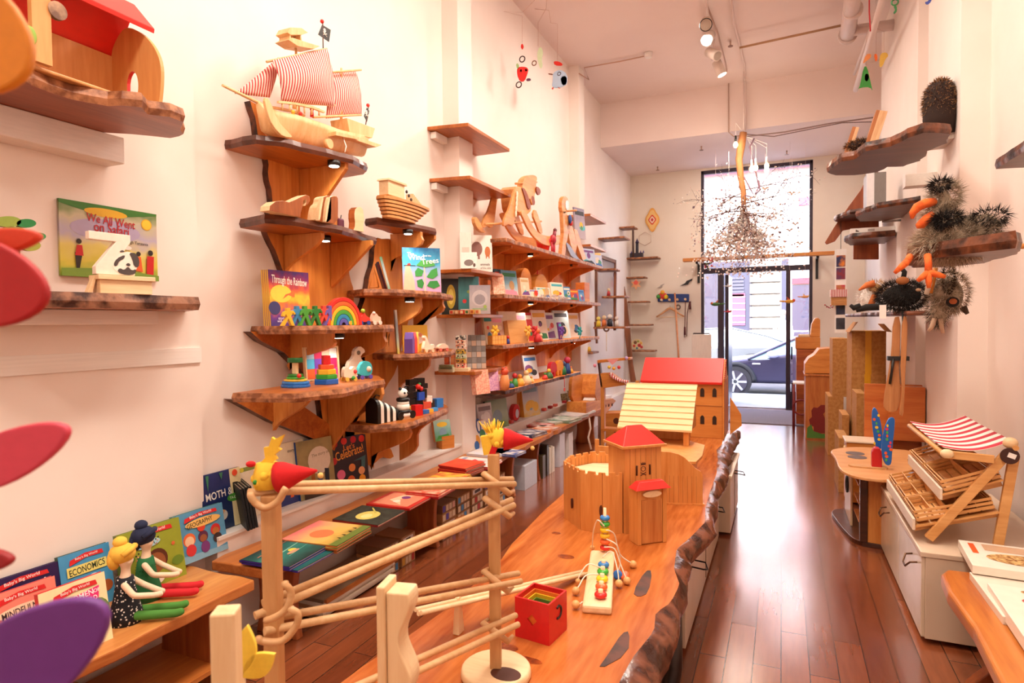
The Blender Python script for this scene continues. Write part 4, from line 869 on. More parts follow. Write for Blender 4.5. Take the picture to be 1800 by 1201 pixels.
# --- market stand
ms = T('market_stand', 'toy market stand with slatted crates and red striped awning on the white cabinet', 'toy market stand',(.8,3.45,.43)); MO = ms.location; MW = WD('c98a48', 'e6b070',5,.45)
f = lambda px, py: (at(px, py, y=3.45).x-MO.x, at(px, py, y=3.45).z-MO.z)
def bar3(px0, px1, y, w, th, name='bar'):
    a = f(*px0); b = f(*px1); L = sqrt((b[0]-a[0])**2+(b[1]-a[1])**2); an = atan2(b[1]-a[1], b[0]-a[0]); q = B(); q.M = Matrix.Translation(((a[0]+b[0])/2, y,(a[1]+b[1])/2)) @ RY(-math.degrees(an))
    q.box((0,0,0),(L, th, w), MW); return q.out(name, ms,.003)
LY = .80
for y in (0, LY):
    bar3((1632,947),(1768,800), y,.04,.022, 'leg'); bar3((1757,962),(1786,802), y+.024,.04,.022, 'leg'); bar3((1657,797),(1745,806), y-.02,.036,.018, 'arm')
    bar3((1608,932),(1756,907), y+.045,.035,.014, 'side_rail'); bar3((1655,878),(1765,852), y+.045,.035,.014, 'side_rail')
h0 = f(1772,800)
kn = B().cyl((h0[0],-.02, h0[1]),(h0[0],-.028, h0[1]),.036,.036, P('3a1612',.4),24).out('round_plate', ms); B().box((h0[0]+.006,-.031, h0[1]+.002),(.03,.003,.022), WHITE, RY(20)).out('price_tag', kn)
B().ball((h0[0]+.008,-.0, h0[1]+.055),(.03,.026,.026), PALE).out('knob', ms)
a0 = f(1655,795); B().ball((a0[0]+.012,-.045, a0[1]+.002),(.028,.02,.022), PALE).out('knob', ms)
for p_, nm in ((f(1657,797), 'front_bar'),(f(1782,786), 'back_bar')): q = B(); q.cyl((p_[0],-.03, p_[1]),(p_[0], LY+.03, p_[1]),.012, None, MW,12); q.out(nm, ms)
fa = f(1657,790); fb = f(1780,779); q = B(); nx, ny = 14,20; vs = []
for j in range(ny+1):
    for i in range(nx+1): t = i/nx; s = j/ny; vs.append((fa[0]+(fb[0]-fa[0])*t, LY*s, fa[1]+.012+(fb[1]-fa[1])*t-.03*sin(pi*t)-.004*sin(pi*s)))
AWN = STR('b8283a', 'f4e6da',1/.062,1)
AWN = STR('c0283c', 'f6e8dc',12.5,0)
q.add(vs,[(j*(nx+1)+i, j*(nx+1)+i+1,(j+1)*(nx+1)+i+1,(j+1)*(nx+1)+i) for j in range(ny) for i in range(nx)], STR('c0283c', 'f6e8dc',9.5,1), True)
o = q.out('awning', ms); md = o.modifiers.new('cloth', 'SOLIDIFY'); md.thickness = .003
def tray(pa, pb, dz, name, nsl):
    a = f(*pa); b = f(*pb); B().b2((a[0]-.012,0, a[1]-.02),(a[0], LY, a[1]+.035), P('ead6c0',.4)).out('front_board', ms,.002)
    o = B().add([(a[0],0, a[1]),(b[0],0, b[1]),(b[0], LY, b[1]),(a[0], LY, a[1])],[(0,1,2,3)], MW).out('tray_floor', ms); md = o.modifiers.new('board', 'SOLIDIFY'); md.thickness = .008
    return a, b
ta = tray((1609,925),(1756,900),0, 'lower',9); tbb = tray((1657,872),(1764,846),0, 'upper',6)
def crate(a, b, y0, y1, k, label):
    c = T('slatted_crate', label, 'crate', MO+Vector((a[0]+.01, y0, a[1]+.006+.012)),0, 'crates on the market stand'); L = sqrt((b[0]-a[0])**2+(b[1]-a[1])**2)*.93; an = atan2(b[1]-a[1], b[0]-a[0]); c.rotation_euler = (0,-an,0); w = y1-y0-.012
    for yy in (0, w): 
        for j in range(3): B().b2((0, yy-.002,.004+j*.019),(L, yy+.002,.016+j*.019), MW).out('side_slat', c)
    for xx in (0, L):
        for j in range(3): B().b2((xx-.002,0,.004+j*.019),(xx+.002, w,.016+j*.019), MW).out('end_slat', c)
    for j in range(6): B().b2((L*j/6+.003,0,0),(L*(j+1)/6-.003, w,.003), MW).out('base_slat', c)
    for ii in range(k): B().b2((.01+L*.95*ii/k,.004,.006),(.01+L*.95*ii/k+.004, w-.004,.055), MW).out('divider', c)
    return c
for i in range(3): crate(*ta,.01+i*.262,.26+i*.262,5,('near', 'middle', 'far')[i]+' slatted crate on the lower tray of the market stand')
for i in range(2): crate(*tbb,.01+i*.39,.385+i*.39,2,('near', 'far')[i]+' slatted crate on the upper tray of the market stand')
# --- kidney shaped play counter
kc = T('play_counter', 'kidney-shaped wooden play counter with burners and open shelves before the white cabinet', 'play kitchen',(.7,4.95,0)); KX, KY = .7,4.95
top = smooth_poly([(.33,5.25),(.36,4.98),(.35,4.63),(.40,4.46),(.50,4.40),(.62,4.40),(1.02,4.62),(1.02,5.45),(.6,5.5),(.42,5.4)],2)
B().prism([(a-KX, b-KY) for a, b in top],.485,.505, WD('c98650', 'e0a870',5,.4), 'z').out('top', kc,.005)
bs = smooth_poly([(.34,5.3),(.37,5.05),(.40,4.85),(.44,4.66),(.52,4.60),(1.0,4.60),(1.0,5.45),(.45,5.42)],2)
B().prism([(a-KX, b-KY) for a, b in bs],0,.03, WD('3a1c10', '5a2c18',5,.3), 'z').out('plinth', kc,.004)
B().prism([(a-KX, b-KY) for a, b in [(.52,4.62),(.60,4.60),(1.0,4.60),(1.0,4.65),(.52,4.67)]],.03,.485, OAKZ, 'z').out('end_panel', kc,.004)
B().b2((-.225,-.34,.03),(-.18,-.30,.485), WD('3a1c10', '5a2c18',5,.3)).out('corner_post', kc,.004)
B().b2((.0,-.28,.03),(.25,.4,.48), OAKZ).out('back_body', kc)
for z in (.15,.27,.39): B().b2((-.23,-.3, z),(0,-.02, z+.012), OAK).out('shelf', kc)
dd = B().b2((-.25,.0,.03),(-.235,.42,.48), P('e8c49a',.4)).out('door', kc,.004); B().ring((-.262,.12,.30),.055,.008, BLACK, RY(90),16,8).out('handle', dd)
for y_ in (.10,.24):
    B().cyl((-.20, y_,.505),(-.20, y_,.508),.062, None, P('6a6468',.3),24).out('burner', kc)
S(B().prism(smooth_poly([(-.1,-.045),(.1,-.05),(.12,0),(.1,.05),(-.1,.045),(-.12,0)],2),0,.008, WD('b4713a', 'e0b27a',8,.5), 'z'), 'wooden_board', 'oval slice of wood lying on the play counter', 'board', at(1525,821, z=.506))
# --- butterfly toy, basket, bags on the counter
bf = T('butterfly_chair', 'blue painted butterfly-back toy chair with a red seat on the play counter', 'toy chair', at(1548,815, z=.506),0); bf.location.y = 4.75; bp0 = at(1548,818, y=4.75); bf.location.x = bp0.x; FO_ = bf.location; FO_.z = .506
BLU = P('2466b8',.35)
def tr(px, py, y): p = at(px, py, y=y); return (p.x-FO_.x, p.z-FO_.z)
for pts, yy in (([(1533,718),(1540,716),(1548,740),(1552,772),(1550,790),(1540,788),(1536,770),(1532,740)],4.80),([(1560,735),(1572,733),(1573,745),(1568,790),(1567,818),(1556,818),(1549,800),(1550,770)],4.70)):
    w_ = B().prism(smooth_poly([tr(a, b, yy) for a, b in pts],2), yy-4.75-.012, yy-4.75+.012, BLU, 'y').out('wing', bf,.004)
    q = B(); cx_ = sum(a for a, b in pts)/len(pts)
    for k in range(11):
        a, b = tr(cx_+random.uniform(-6,6),730+k*7 if yy > 4.75 else 748+k*6, yy); q.prism(ngon(a, b,.006+.005*random.random(),.010,10), yy-4.75-.0135, yy-4.75-.0125, P(random.choice(['e8622a', '4fae4a', 'd83a5a', 'f0c82a'])), 'y')
    q.out('painted_dots', w_)
a, b = tr(1541,800,4.74); B().prism([(a-.03,0),(a+.03,0),(a+.03, b+.02),(a+.015, b+.05),(a-.015, b+.05),(a-.03, b+.02)],-.03,.03, P('c01c20',.4), 'y').out('seat_block', bf,.006)
bk_ = T('wicker_basket', 'small woven basket holding a wooden toy on the corner of the white cabinet', 'basket',(.68,4.50,.43)); BM = STR('b87a3c', 'e0ac68',90,2)
B().lathe([(0,0),(.045,0),(.062,.05),(.066,.055),(.058,.052),(.042,.006),(0,.006)], BM, n=20).out('bowl', bk_)
S(B().ball((0,0,.035),(.022,.022,.035), P('a8603a')), 'wooden_egg', 'brown wooden egg standing in the small basket', 'toy',(.68,4.50,.437))
CLR = GL('f8f4ee',.1,.35)
for i in range(8):
    x, y = .78+(i % 4)*.085,4.47-(i//4)*.11
    t = T('plastic_bag', 'clear plastic bag of small wooden pieces between basket and market stand', 'bag',(x, y,.431), random.uniform(0,90), 'clear bags beside the market stand')
    B().ball((0,0,.03),(.045,.04,.03), CLR,9,6, jit=.25).out('film', t)
    B().box((0,0,.02),(.03,.02,.02), P(['9a4a2a', 'c88a4a', 'd8b078'][i % 3]), RZ(30)).out('wooden_piece', t)
t = T('cloth_bag', 'dark blue and grey crumpled bag hanging behind the market stand', 'bag', at(1612,790, y=4.45)); B().ball((0,0,-.03),(.04,.03,.08), MT('3a4468', '9aa4b8',20,.5),10,8, RY(30),.2).out('pouch', t)
B().tube([(0,0,.03),(.03,.0,.1),(.06,0,.16)],.004, BLACK).out('cord', t); t.location.z = .57
# --- cartons and furniture further on
def pbox(l, t_, r, b, y, dep, label, mat, name='cardboard_box', cat='box', z0=None, tape=None, group=None, bevel=.003):
    a = at(l, b, y=y); c = at(r, t_, y=y); zb = a.z if z0 is None else z0; q = B(); w = c.x-a.x; q.b2((-w/2,0,0),(w/2, dep, c.z-zb), mat)
    o = T(name, label, cat,((a.x+c.x)/2, y, zb), group=group) if tape else S(q, name, label, cat,((a.x+c.x)/2, y, zb), group=group, bevel=bevel)
    if tape:
        q.out('carton', o, bevel); a2 = at(tape[0],600, y=y).x-o.location.x; b2_ = at(tape[1],600, y=y).x-o.location.x; B().b2((a2,-.0015,0),(b2_,.1, c.z-zb+.001), P('e0a018',.35)).out('yellow_tape', o)
    return o, c.z
_, zc = pbox(1455,698,1483,800,7.62,.5, 'tall carton standing on the floor beside the bear cupboard', CARD, z0=0)
pbox(1463,595,1489,698,7.62,.45, 'narrow carton on top of the tall carton beside the bear cupboard', CARD, z0=zc)
_, za = pbox(1496,659,1558,760,6.85,.5, 'lower large carton against the right wall', CARD, z0=0, tape=(1520,1531))
ob, zt2 = pbox(1497,582,1558,659,6.85,.5, 'upper large carton with a strip of yellow tape and open flaps', CARD, z0=za, tape=(1521,1532))
w = .3; B().box((-w*.5+.01,.1, zt2-za+.04),(.004,.4,.12), CARD, RY(35)).box((w*.48,.1, zt2-za+.03),(.004,.4,.10), CARD, RY(-40)).out('flap', ob)
_, zd = pbox(1480,730,1493,790,6.75,.4, 'small carton between the two stacks of cartons', CARD, z0=0)
pbox(1505,692,1522,800,6.4,.4, 'upright carton in front of the large taped cartons', CARD, z0=0)
pbox(1474,771,1492,830,6.0,.45, 'low carton behind the play counter', CARD, z0=0)
# desk with tall back
dk = T('toy_desk', 'small wooden desk with tall orange-brown back board behind the butterfly chair', 'toy desk',(.8,5.75,0)); dx = lambda px, py, y=5.75: at(px, py, y=y)
a = dx(1522,790); c = dx(1582,685); B().b2((a.x-.8,.12,0),(1.04-.8,.145, c.z+.03), WD('b0521c', 'd07a38',4,.4)).out('back', dk,.006)
a = dx(1486,778,5.62); c = dx(1534,760,5.62); B().b2((a.x-.8,-.13, a.z),(c.x-.8+.1,.12, a.z+.015), P('f0d8bc',.3)).out('seat', dk,.003)
B().b2((a.x-.8+.01,-.12,.02),(c.x-.8+.1,.1, a.z), OAK).out('base', dk,.003)
B().b2((.0,-.0, a.z+.015),(.24,.11, a.z+.45), WD('b0521c', 'd07a38',4,.4)).out('side', dk,.006)
for i in range(2): B().ball((a.x-.8+.01,-.1+.1*i, a.z-.06),.014, PALE).out('knob', dk)
# bear cupboard
bc = T('bear_cupboard', 'wooden cupboard with a painted dark red bear and curved top near the door', 'cupboard',(.45,8.56,0)); g_ = lambda px, py: (at(px, py, y=8.56).x-.45, at(px, py, y=8.56).z)
xa, _z = g_(1416,700); xb = g_(1461,700)[0]; zt = g_(1430,660)[1]; CW = WD('a04e1c', 'd08440',3,.4, 'z')
B().b2((xa,0,0),(xb,.55, zt), CW).b2((xa-.015,-.015, zt-.01),(xb,.56, zt+.015), CW).out('body', bc,.004)
B().prism([(a, b) for a, b in [g_(*p) for p in [(1415,657),(1415,640),(1422,630),(1432,624),(1440,614),(1462,612),(1462,657)]]],.01,.5, OAK, 'y').out('hutch', bc,.004)
B().prism([g_(*p) for p in [(1424,748),(1422,738),(1427,733),(1426,722),(1430,716),(1437,717),(1443,712),(1450,712),(1452,722),(1447,728),(1450,735),(1456,745),(1456,762),(1430,762),(1430,750)]],-.004,0, P('7a1c14',.5), 'y').out('bear_cutout', bc)
B().prism([g_(*p) for p in [(1418,770),(1419,752),(1426,746),(1430,758),(1445,763),(1461,762),(1461,771)]],-.0055,-.004, P('4a7a2a',.5), 'y').out('grass_cutout', bc)
pbox(1400,615,1442,668,9.7,.5, 'red-brown cabinet standing deeper beside the bear cupboard', WD('8a3a14', 'b86028',4,.4), 'toy_cabinet', 'cabinet', z0=0)
th_ = T('wooden_throne', 'small orange throne chair with rounded back on top of the red-brown cabinet', 'toy chair', at(1420,614, y=9.75)); q = B(); s = .16
q.b2((-s,0,0),(s,.3,.17), OAK); q.out('base', th_,.01); B().prism([(.03,.171),(.159,.171),(.159,.42),(.13,.45),(.09,.44),(.05,.36)],.02,.28, OAK, 'y').out('back', th_,.01)
B().b2((-.12,.02,.171),(.025,.28,.21), P('e8c8a0')).out('cushion', th_,.01)
tbk = T('small_table', 'little table with pale top and dark red legs by the shop door', 'toy table',(.22,9.25,0)); q = B(); z_ = at(1405,672, y=9.2).z; q.b2((-.08,-.15, z_-.02),(.14,.2, z_), WHITE); q.out('top', tbk,.004)
for sx, sy in ((-.07,-.14),(.12,-.14),(-.07,.18),(.12,.18)): B().cyl((sx, sy,0),(sx, sy, z_-.02),.015, None, P('7a1c1c'),10).out('leg', tbk)
B().ring((.02,-.15, z_*.5),.1,.012, P('7a1c1c'), RX(90) @ RY(0),20,8).out('hoop_brace', tbk)
# --- things outside the left of the door: white panel case
wc = T('white_case', 'upright white board with a curved metal handle left of the door', 'case',(at(1233,680, y=10.9).x,10.9,0)); zt = at(1233,588, y=10.9).z; B().b2((-.16,0,0),(.16,.08, zt), P('f2e4d6',.4)).out('board', wc,.01)
B().tube([(-.15,.02, zt-.03),(-.13,.02, zt+.015),(.13,.02, zt+.015),(.15,.02, zt-.03)],.012, P('5a4a44',.3,.7)).out('handle', wc)
# ================================================================ right wall shelves
z = 2.60
r1 = slab('live_edge_shelf', 'large dark live-edge slab shelf on the right with a shaggy log at its end', z,.06, pxz(z,(1452,303),(1467,309),(1502,308),(1543,303),(1560,294),(1588,293),(1618,283),(1632,266),(1664,252),(1672,236),(1650,232),(1625,233),(1592,243),(1564,257),(1520,266),(1501,280),(1476,284),(1457,296)), WD('3d1c12', '6e3a26',3,.35, 'x'), MT('2a120a', '7a4428',12,.35,.5),.014,31)
def wblock(label, l, t_, r, b, x, th=.10):
    p = at((l+r)/2, b, x=x); a = at(l, b, x=x); c = at(r, t_, x=x); q = B(); q.b2((-th,0,0),(0, abs(c.y-a.y), c.z-a.z), P('e6ddd2')); return S(q, 'bracket_block', label, 'bracket',(x, min(a.y, c.y), a.z), bevel=.003)
wblock('white wall block at the root of the large dark slab shelf',1660,228,1678,262,1.05,.12)
S(B().b2((-.2,-.06,0),(0,.06,.09), P('e6ddd2')), 'bracket_block', 'white wall block under the middle of the large dark slab shelf', 'bracket',(1.05,5.55,2.50), bevel=.003)
def shelf_pts(name_label, z, th, pts, seed, mat=None): return slab('live_edge_shelf', name_label, z, th, pts, mat or WD('3d1c12', '6e3a26',3,.35, 'x'), MT('2a120a', '7a4428',12,.35,.5),.010, seed)
r4 = shelf_pts('dark live-edge shelf carrying the big grey plush bird',1.775,.07, pxz(1.775,(1594,466),(1605,471),(1656,470),(1730,463),(1790,447),(1796,440),(1790,436),(1700,446),(1630,455),(1598,459)),34)
S(B().cyl((.82,3.30,1.81),(1.20,3.42,1.81),.012, None, OAK), 'dowel', 'wooden dowel joining the plush bird shelf to the right wall', 'dowel')
S(B().b2((-.13,-.11,0),(0,.11,.13), P('e6ddd2')), 'bracket_block', 'white wall block under the right end of the plush bird shelf', 'bracket',(1.21,3.42,1.63), bevel=.003)
shelf_pts('dark live-edge shelf tip at the upper right edge of the room',2.27,.05, pxz(2.27,(1748,298),(1762,288),(1800,262),(1860,240),(1900,280),(1860,290),(1800,295)),35)
shelf_pts('dark live-edge shelf deeper on the right pier, above the plush birds',2.46,.05,[(.62,6.6),(.75,6.2),(1.04,6.0),(1.04,6.9),(.85,7.0),(.70,6.95)],36)
shelf_pts('dark live-edge shelf tip in front of the flared brown board',2.62,.05,[(.52,7.9),(.66,7.5),(1.04,7.3),(1.04,8.2),(.7,8.35)],37)
shelf_pts('dark live-edge shelf carrying a white paper strip on the right pier',2.33,.06,[(.60,7.5),(.66,7.25),(1.04,7.2),(1.04,7.9),(.7,7.9)],38)
shelf_pts('lowest dark live-edge shelf with the black shaggy plush',1.525,.03,[(.56,6.75),(.62,6.0),(.78,4.95),(1.03,4.95),(1.04,6.9),(.62,6.9)],39)
# --- things on the right shelves
def leanslab(label, a, b, wpx, y, th):
    p = at(*a, y=y); r_ = at(*b, y=y); d_ = (r_-p); L = d_.length; an = atan2(d_.z, d_.x); q = B(); w_ = wpx*mpp(p); q.b2((0,-th/2,0),(L, th/2,.022), WD('8a4a20', 'b87038',5,.5)); q.b2((0,-th/2,-w_),(L, th/2,0), WD('c08a58', 'e6c096',5,.5))
    o = S(q, 'wood_slab', label, 'wood slab',(p.x, p.y, p.z)); o.rotation_euler = (0,-an,0); return o
leanslab('smaller leaning wood slab near the tip of the large dark shelf',(1486,280),(1503,228),5,5.2,.14)
leanslab('larger leaning wood slab in the middle of the large dark shelf',(1524,262),(1544,200),12,5.1,.16)
def spiky(b, c, r, n, L, mats, w=.004, down=0, seed=0, skew=(0,0,0), zmin=-1):
    """shaggy coat: thin blades leaving an ellipsoid"""
    rnd = random.Random(seed); c = Vector(c); vs = {m: [] for m in range(len(mats))}
    for _ in range(n):
        while True:
            d = Vector((rnd.gauss(0,1), rnd.gauss(0,1), rnd.gauss(0,1))).normalized()
            if d.z >= zmin: break
        p = c+Vector((d.x*r[0], d.y*r[1], d.z*r[2])); t = (d+Vector((rnd.gauss(0,.35), rnd.gauss(0,.35), rnd.gauss(0,.35)-down))+Vector(skew)).normalized(); s = t.cross(Vector((rnd.random(), rnd.random(), rnd.random()))).normalized()*w
        k = L*rnd.uniform(.5,1.2); vs[rnd.randrange(len(mats))] += [p-s, p+s, p+t*k]
    for m, v in vs.items(): b.add(v,[(i, i+1, i+2) for i in range(0, len(v),3)], mats[m])
BR1, BR2, BR3 = P('5a3a22',.9), P('a87a50',.9), P('2a1810',.9)
lg = T('shaggy_log', 'upright dark log covered with curly brown lichen on the large dark slab', 'log', at(1652,236, y=5.0)); B().lathe([(.0,0),(.085,0),(.10,.1),(.095,.25),(.07,.33),(.0,.34)], BR3, n=14).out('core', lg)
q = B(); spiky(q,(0,0,.2),(.09,.09,.16),2600,.03,[BR1, BR2, BR2, BR3],.003,.5,5); o = q.out('lichen', lg); o['kind'] = 'stuff'
q = B(); spiky(q,(0,0,.03),(.09,.06,.04),900,.03,[BR1, BR2, BR3],.003,0,6); q.ball((0,0,.03),(.09,.06,.04), BR3); S(q, 'lichen_clump', 'brown lichen clump between the two leaning wood slabs', 'lichen', at(1512,264, y=5.15))
# white speaker box
t = T('speaker', 'white box speaker with grey side mounted on the right pier', 'speaker', at(1530,368, y=6.9)); q = B(); a = at(1523,368, y=6.9); b_ = at(1537,303, y=6.9); q.b2((a.x-t.location.x,0,0),(b_.x-t.location.x+.10,.25, b_.z-a.z), P('8a8480')); q.b2((a.x-t.location.x,-.004,0),(b_.x-t.location.x,0, b_.z-a.z), P('f4f4fa')); q.out('case', t,.003)
B().cyl((.12,.1,0),(.12,.1,-.12),.012, None, P('9a9490',.3,.6)).cyl((.12,.1,-.11),(1.05-t.location.x,.1,-.11),.012, None, P('9a9490',.3,.6)).out('bracket', t)
# flared brown board
y = 8.0; pts = [(1530,302),(1512,335),(1490,365),(1467,398),(1450,426),(1453,430),(1468,424),(1482,405),(1500,402),(1500,456),(1545,456),(1545,302)]
c = at(1500,456, y=y); S(B().prism([(at(a, b, y=y).x-c.x, at(a, b, y=y).z-c.z) for a, b in pts],0,.04, WD('7a3515', 'a8582c',3,.4, 'z'), 'y'), 'flared_board', 'tall brown board with a flared lower end standing behind the right shelves', 'board', c, bevel=.006)
q = B(); c = at(1496,440, y=7.2); q.b2((0,0,0),(.42,.02,.05), WHITE); q.prism([(.05,.012),(.08,.012),(.08,.02),(.05,.038)],-.002,0, P('6a5a54'), 'y'); q.prism([(.16,.012),(.22,.012),(.22,.036),(.16,.036)],-.002,0, P('b0a49c'), 'y'); S(q, 'paper_strip', 'white paper strip standing on a dark shelf of the right pier', 'card',(c.x,7.3,2.392))
# hanging strip of picture cards
st_ = T('card_strip', 'hanging strip of picture cards beside the right pier', 'card strip', at(1478,450, y=7.95)); k = mpp(st_.location)
B().b2((-9*k,0,-135*k),(9*k,.008,12*k), WHITE).tube([(0,.004,12*k),(0,.004,2.62-st_.location.z)],.003, BLACK,5).out('backing', st_)
for yy, col1, col2 in ((8, 'e8862a', '2a2a5a'),(30, '8a2a3a', '3a3a6a'),(60, 'c03a4a', 'b87040'),(92, '2a3050', '20242e'),(118, '2a2a34', '3a3a44')):
    B().b2((-7*k,-.004,-(yy+11)*k),(7*k,0,-(yy-9)*k), MT(col1, col2,12)).out('picture_card', st_)
gb = T('gingham_bundle', 'small basket with red gingham cloth and berry twig beside the card strip', 'basket', at(1474,530, y=7.92)); k = mpp(gb.location)
B().box((0,0,-.0),(24*k,.12,14*k), WD('a86a34', 'd8a060',20,.6)).out('basket', gb); B().box((0,-.01,14*k),(26*k,.13,13*k), STR('b8303a', 'f0dcd4',60,0)).out('cloth', gb)
q = B(); q.tube([(-8*k,-.07,-8*k),(-14*k,-.08,-12*k),(-22*k,-.08,-6*k)],.004, BR1)
for i in range(5): q.ball((-10*k-i*3*k,-.08,-9*k+random.uniform(-3,3)*k),.008, P('b8283a'))
q.out('berry_twig', gb)
# hanging tan sleeves with black strap
for i,(pts, lab) in enumerate((([(1570,558),(1584,556),(1582,620),(1580,650),(1584,690),(1580,722),(1566,726),(1554,720),(1553,705),(1560,665),(1567,625)], 'left'),([(1586,556),(1596,556),(1594,620),(1592,650),(1590,700),(1588,734),(1580,728),(1586,690),(1583,650),(1584,620)], 'right'))):
    y = 5.05-.03*i; c = at(*pts[0], y=y); t = T('hanging_sleeve', 'long tan leather sleeve hanging under the lowest right shelf, '+lab+' of the pair', 'sleeve', c)
    B().prism(smooth_poly([(at(a, b, y=y).x-c.x, at(a, b, y=y).z-c.z) for a, b in pts],1),0,.02, WD('a86838', 'c88a54',5,.6, 'z'), 'y').out('sleeve', t,.004)
    if not i:
        q = B(); a = at(1564,630, y=y)-c; q.box((a.x+.05,.0, a.z),(.13,.05,.03), BLACK); q.tube([(a.x+.02,-.02, a.z),(a.x+.01,-.03, a.z-.08),(a.x+.0,-.02, a.z-.18)],.009, BLACK); q.tube([(a.x+.07,-.02, a.z+.02),(a.x+.08,-.02, a.z+.2),(a.x+.07,-.02, a.z+.33)],.006, BLACK); q.out('strap', t)
# plush birds
G1, G2, G3, GK = P('8a7a68',.95), P('b4a28a',.95), P('d8c8b4',.95), P('1e1a18',.95)
OR = MT('d8581a', 'e8702a',30,.85)
y = 3.42
hb = T('plush_bird', 'large shaggy grey plush bird with orange beak and feet sitting on a right shelf', 'plush toy', at(1665,450, y=y)); HO = hb.location; L3 = lambda px, py, dy=0: Vector((at(px, py, y=y).x-HO.x, dy, at(px, py, y=y).z-HO.z)); k = mpp(HO)
bodym = MT('6a5c4c', 'b4a28a',14,.95)
skin('body',[(*L3(1680,425),38*k,30*k),(*L3(1650,420),34*k,28*k),(*L3(1720,410),26*k,20*k),(*L3(1745,400),10*k),(*L3(1645,385),20*k),(*L3(1662,360),17*k),(*L3(1655,335),15*k),(*L3(1645,345),11*k)],[(0,1),(0,2),(2,3),(1,4),(4,5),(5,6),(6,7)], hb, bodym)
q = B()
for c, r, n, m in ((L3(1675,425),(48*k,.11,34*k),3800,[G1, G2, G2, G3]),(L3(1715,408),(30*k,.09,24*k),1500,[G1, G2, GK]),(L3(1640,430),(30*k,.09,26*k),1200,[G3, G2]),(L3(1655,380),(22*k,.06,24*k),1000,[G1, G2]),(L3(1662,345),(20*k,.06,22*k),800,[G1, G2, G2])): spiky(q, c, r, n,.045, m,.0016,.25,3)
o = q.out('fur', hb); o['kind'] = 'stuff'
q = B()
for c, r in ((L3(1650,328,-.04),(13*k,.03,8*k)),(L3(1658,390,-.1),(20*k,.02,9*k)),(L3(1735,385,-.05),(24*k,.05,12*k)),(L3(1648,395,-.1),(8*k,.02,8*k))): spiky(q, c, r,380,.04,[GK],.002,.2,8)
o = q.out('dark_tufts', hb); o['kind'] = 'stuff'
B().tube([L3(1640,357,-.03), L3(1622,361,-.05), L3(1608,368,-.06), L3(1600,378,-.06), L3(1599,388,-.06)],[7*k,8.5*k,8*k,6*k,2.5*k], OR,12).out('upper_beak', hb)
B().tube([L3(1636,378,-.04), L3(1625,388,-.05), L3(1615,398,-.05), L3(1607,401,-.05)],[5*k,8*k,8*k,4*k], OR,12).out('lower_beak', hb)
for (a, b, dy, toes) in ((1624,452,-.08,[(1622,482),(1603,497),(1650,490),(1622,509)]),(1598,452,-.02,[(1590,462),(1568,482),(1585,470),(1574,478)])):
    q = B(); h = toes[0]; q.tube([L3(a, b, dy), L3((a+h[0])/2,(b+h[1])/2, dy-.03), L3(*h, dy-.04)],[6*k,5.5*k,6*k], OR,10)
    for t_ in toes[1:]: q.tube([L3(*h, dy-.04), L3((h[0]*.4+t_[0]*.6),(h[1]*.4+t_[1]*.6), dy-.05), L3(*t_, dy-.05)],[6*k,5*k,3*k], OR,10)
    q.out('foot', hb)
# hanging grey plush
y = 4.0; p2b = T('plush_bird', 'grey shaggy plush bird hanging upside down below the big one', 'plush toy', at(1665,480, y=y)); HO = p2b.location; k = mpp(HO)
B().ball(L3(1665,520),(24*k,.07,34*k), bodym).ball(L3(1650,550),(14*k,.05,26*k), bodym).out('body', p2b)
q = B(); spiky(q, L3(1670,515),(26*k,.08,36*k),1700,.035,[G1, G2, G3],.0016,.3,11); spiky(q, L3(1648,545),(16*k,.05,30*k),900,.03,[G1, G3, GK],.0016,.4,12); o = q.out('fur', p2b); o['kind'] = 'stuff'
q = B(); spiky(q, L3(1662,490,-.07),(8*k,.03,26*k),500,.02,[P('4a3a2c',.95), GK],.002,.2,13); o = q.out('dark_tufts', p2b); o['kind'] = 'stuff'
B().ball(L3(1667,532,-.09),(10*k,.015,9*k), GK).ball(L3(1667,531,-.10),(6*k,.012,5*k), P('a8582a',.8)).out('eye', p2b)
for pts in ([(1640,560),(1635,575),(1629,582)],[(1650,560),(1652,575),(1655,586)]): B().tube([L3(a, b,-.04) for a, b in pts],[4*k,3.5*k,2.5*k], P('c8a88c',.8),8).out('toe', p2b)
B().tube([L3(1636,478,-.02), L3(1632,500,-.03), L3(1626,518,-.03)],[5*k,5*k,4*k], P('e6dccc',.8),10).out('paper_roll', p2b)
B().tube([L3(1643,472,-.02), L3(1638,495,-.03), L3(1634,516,-.03)],[4*k,4*k,3*k], P('d88a3a',.8),10).out('orange_leg', p2b)
B().tube([L3(1690,540,-.03), L3(1698,552,-.03)],[6*k,3*k], P('4a3828',.9),8).out('tail', p2b)
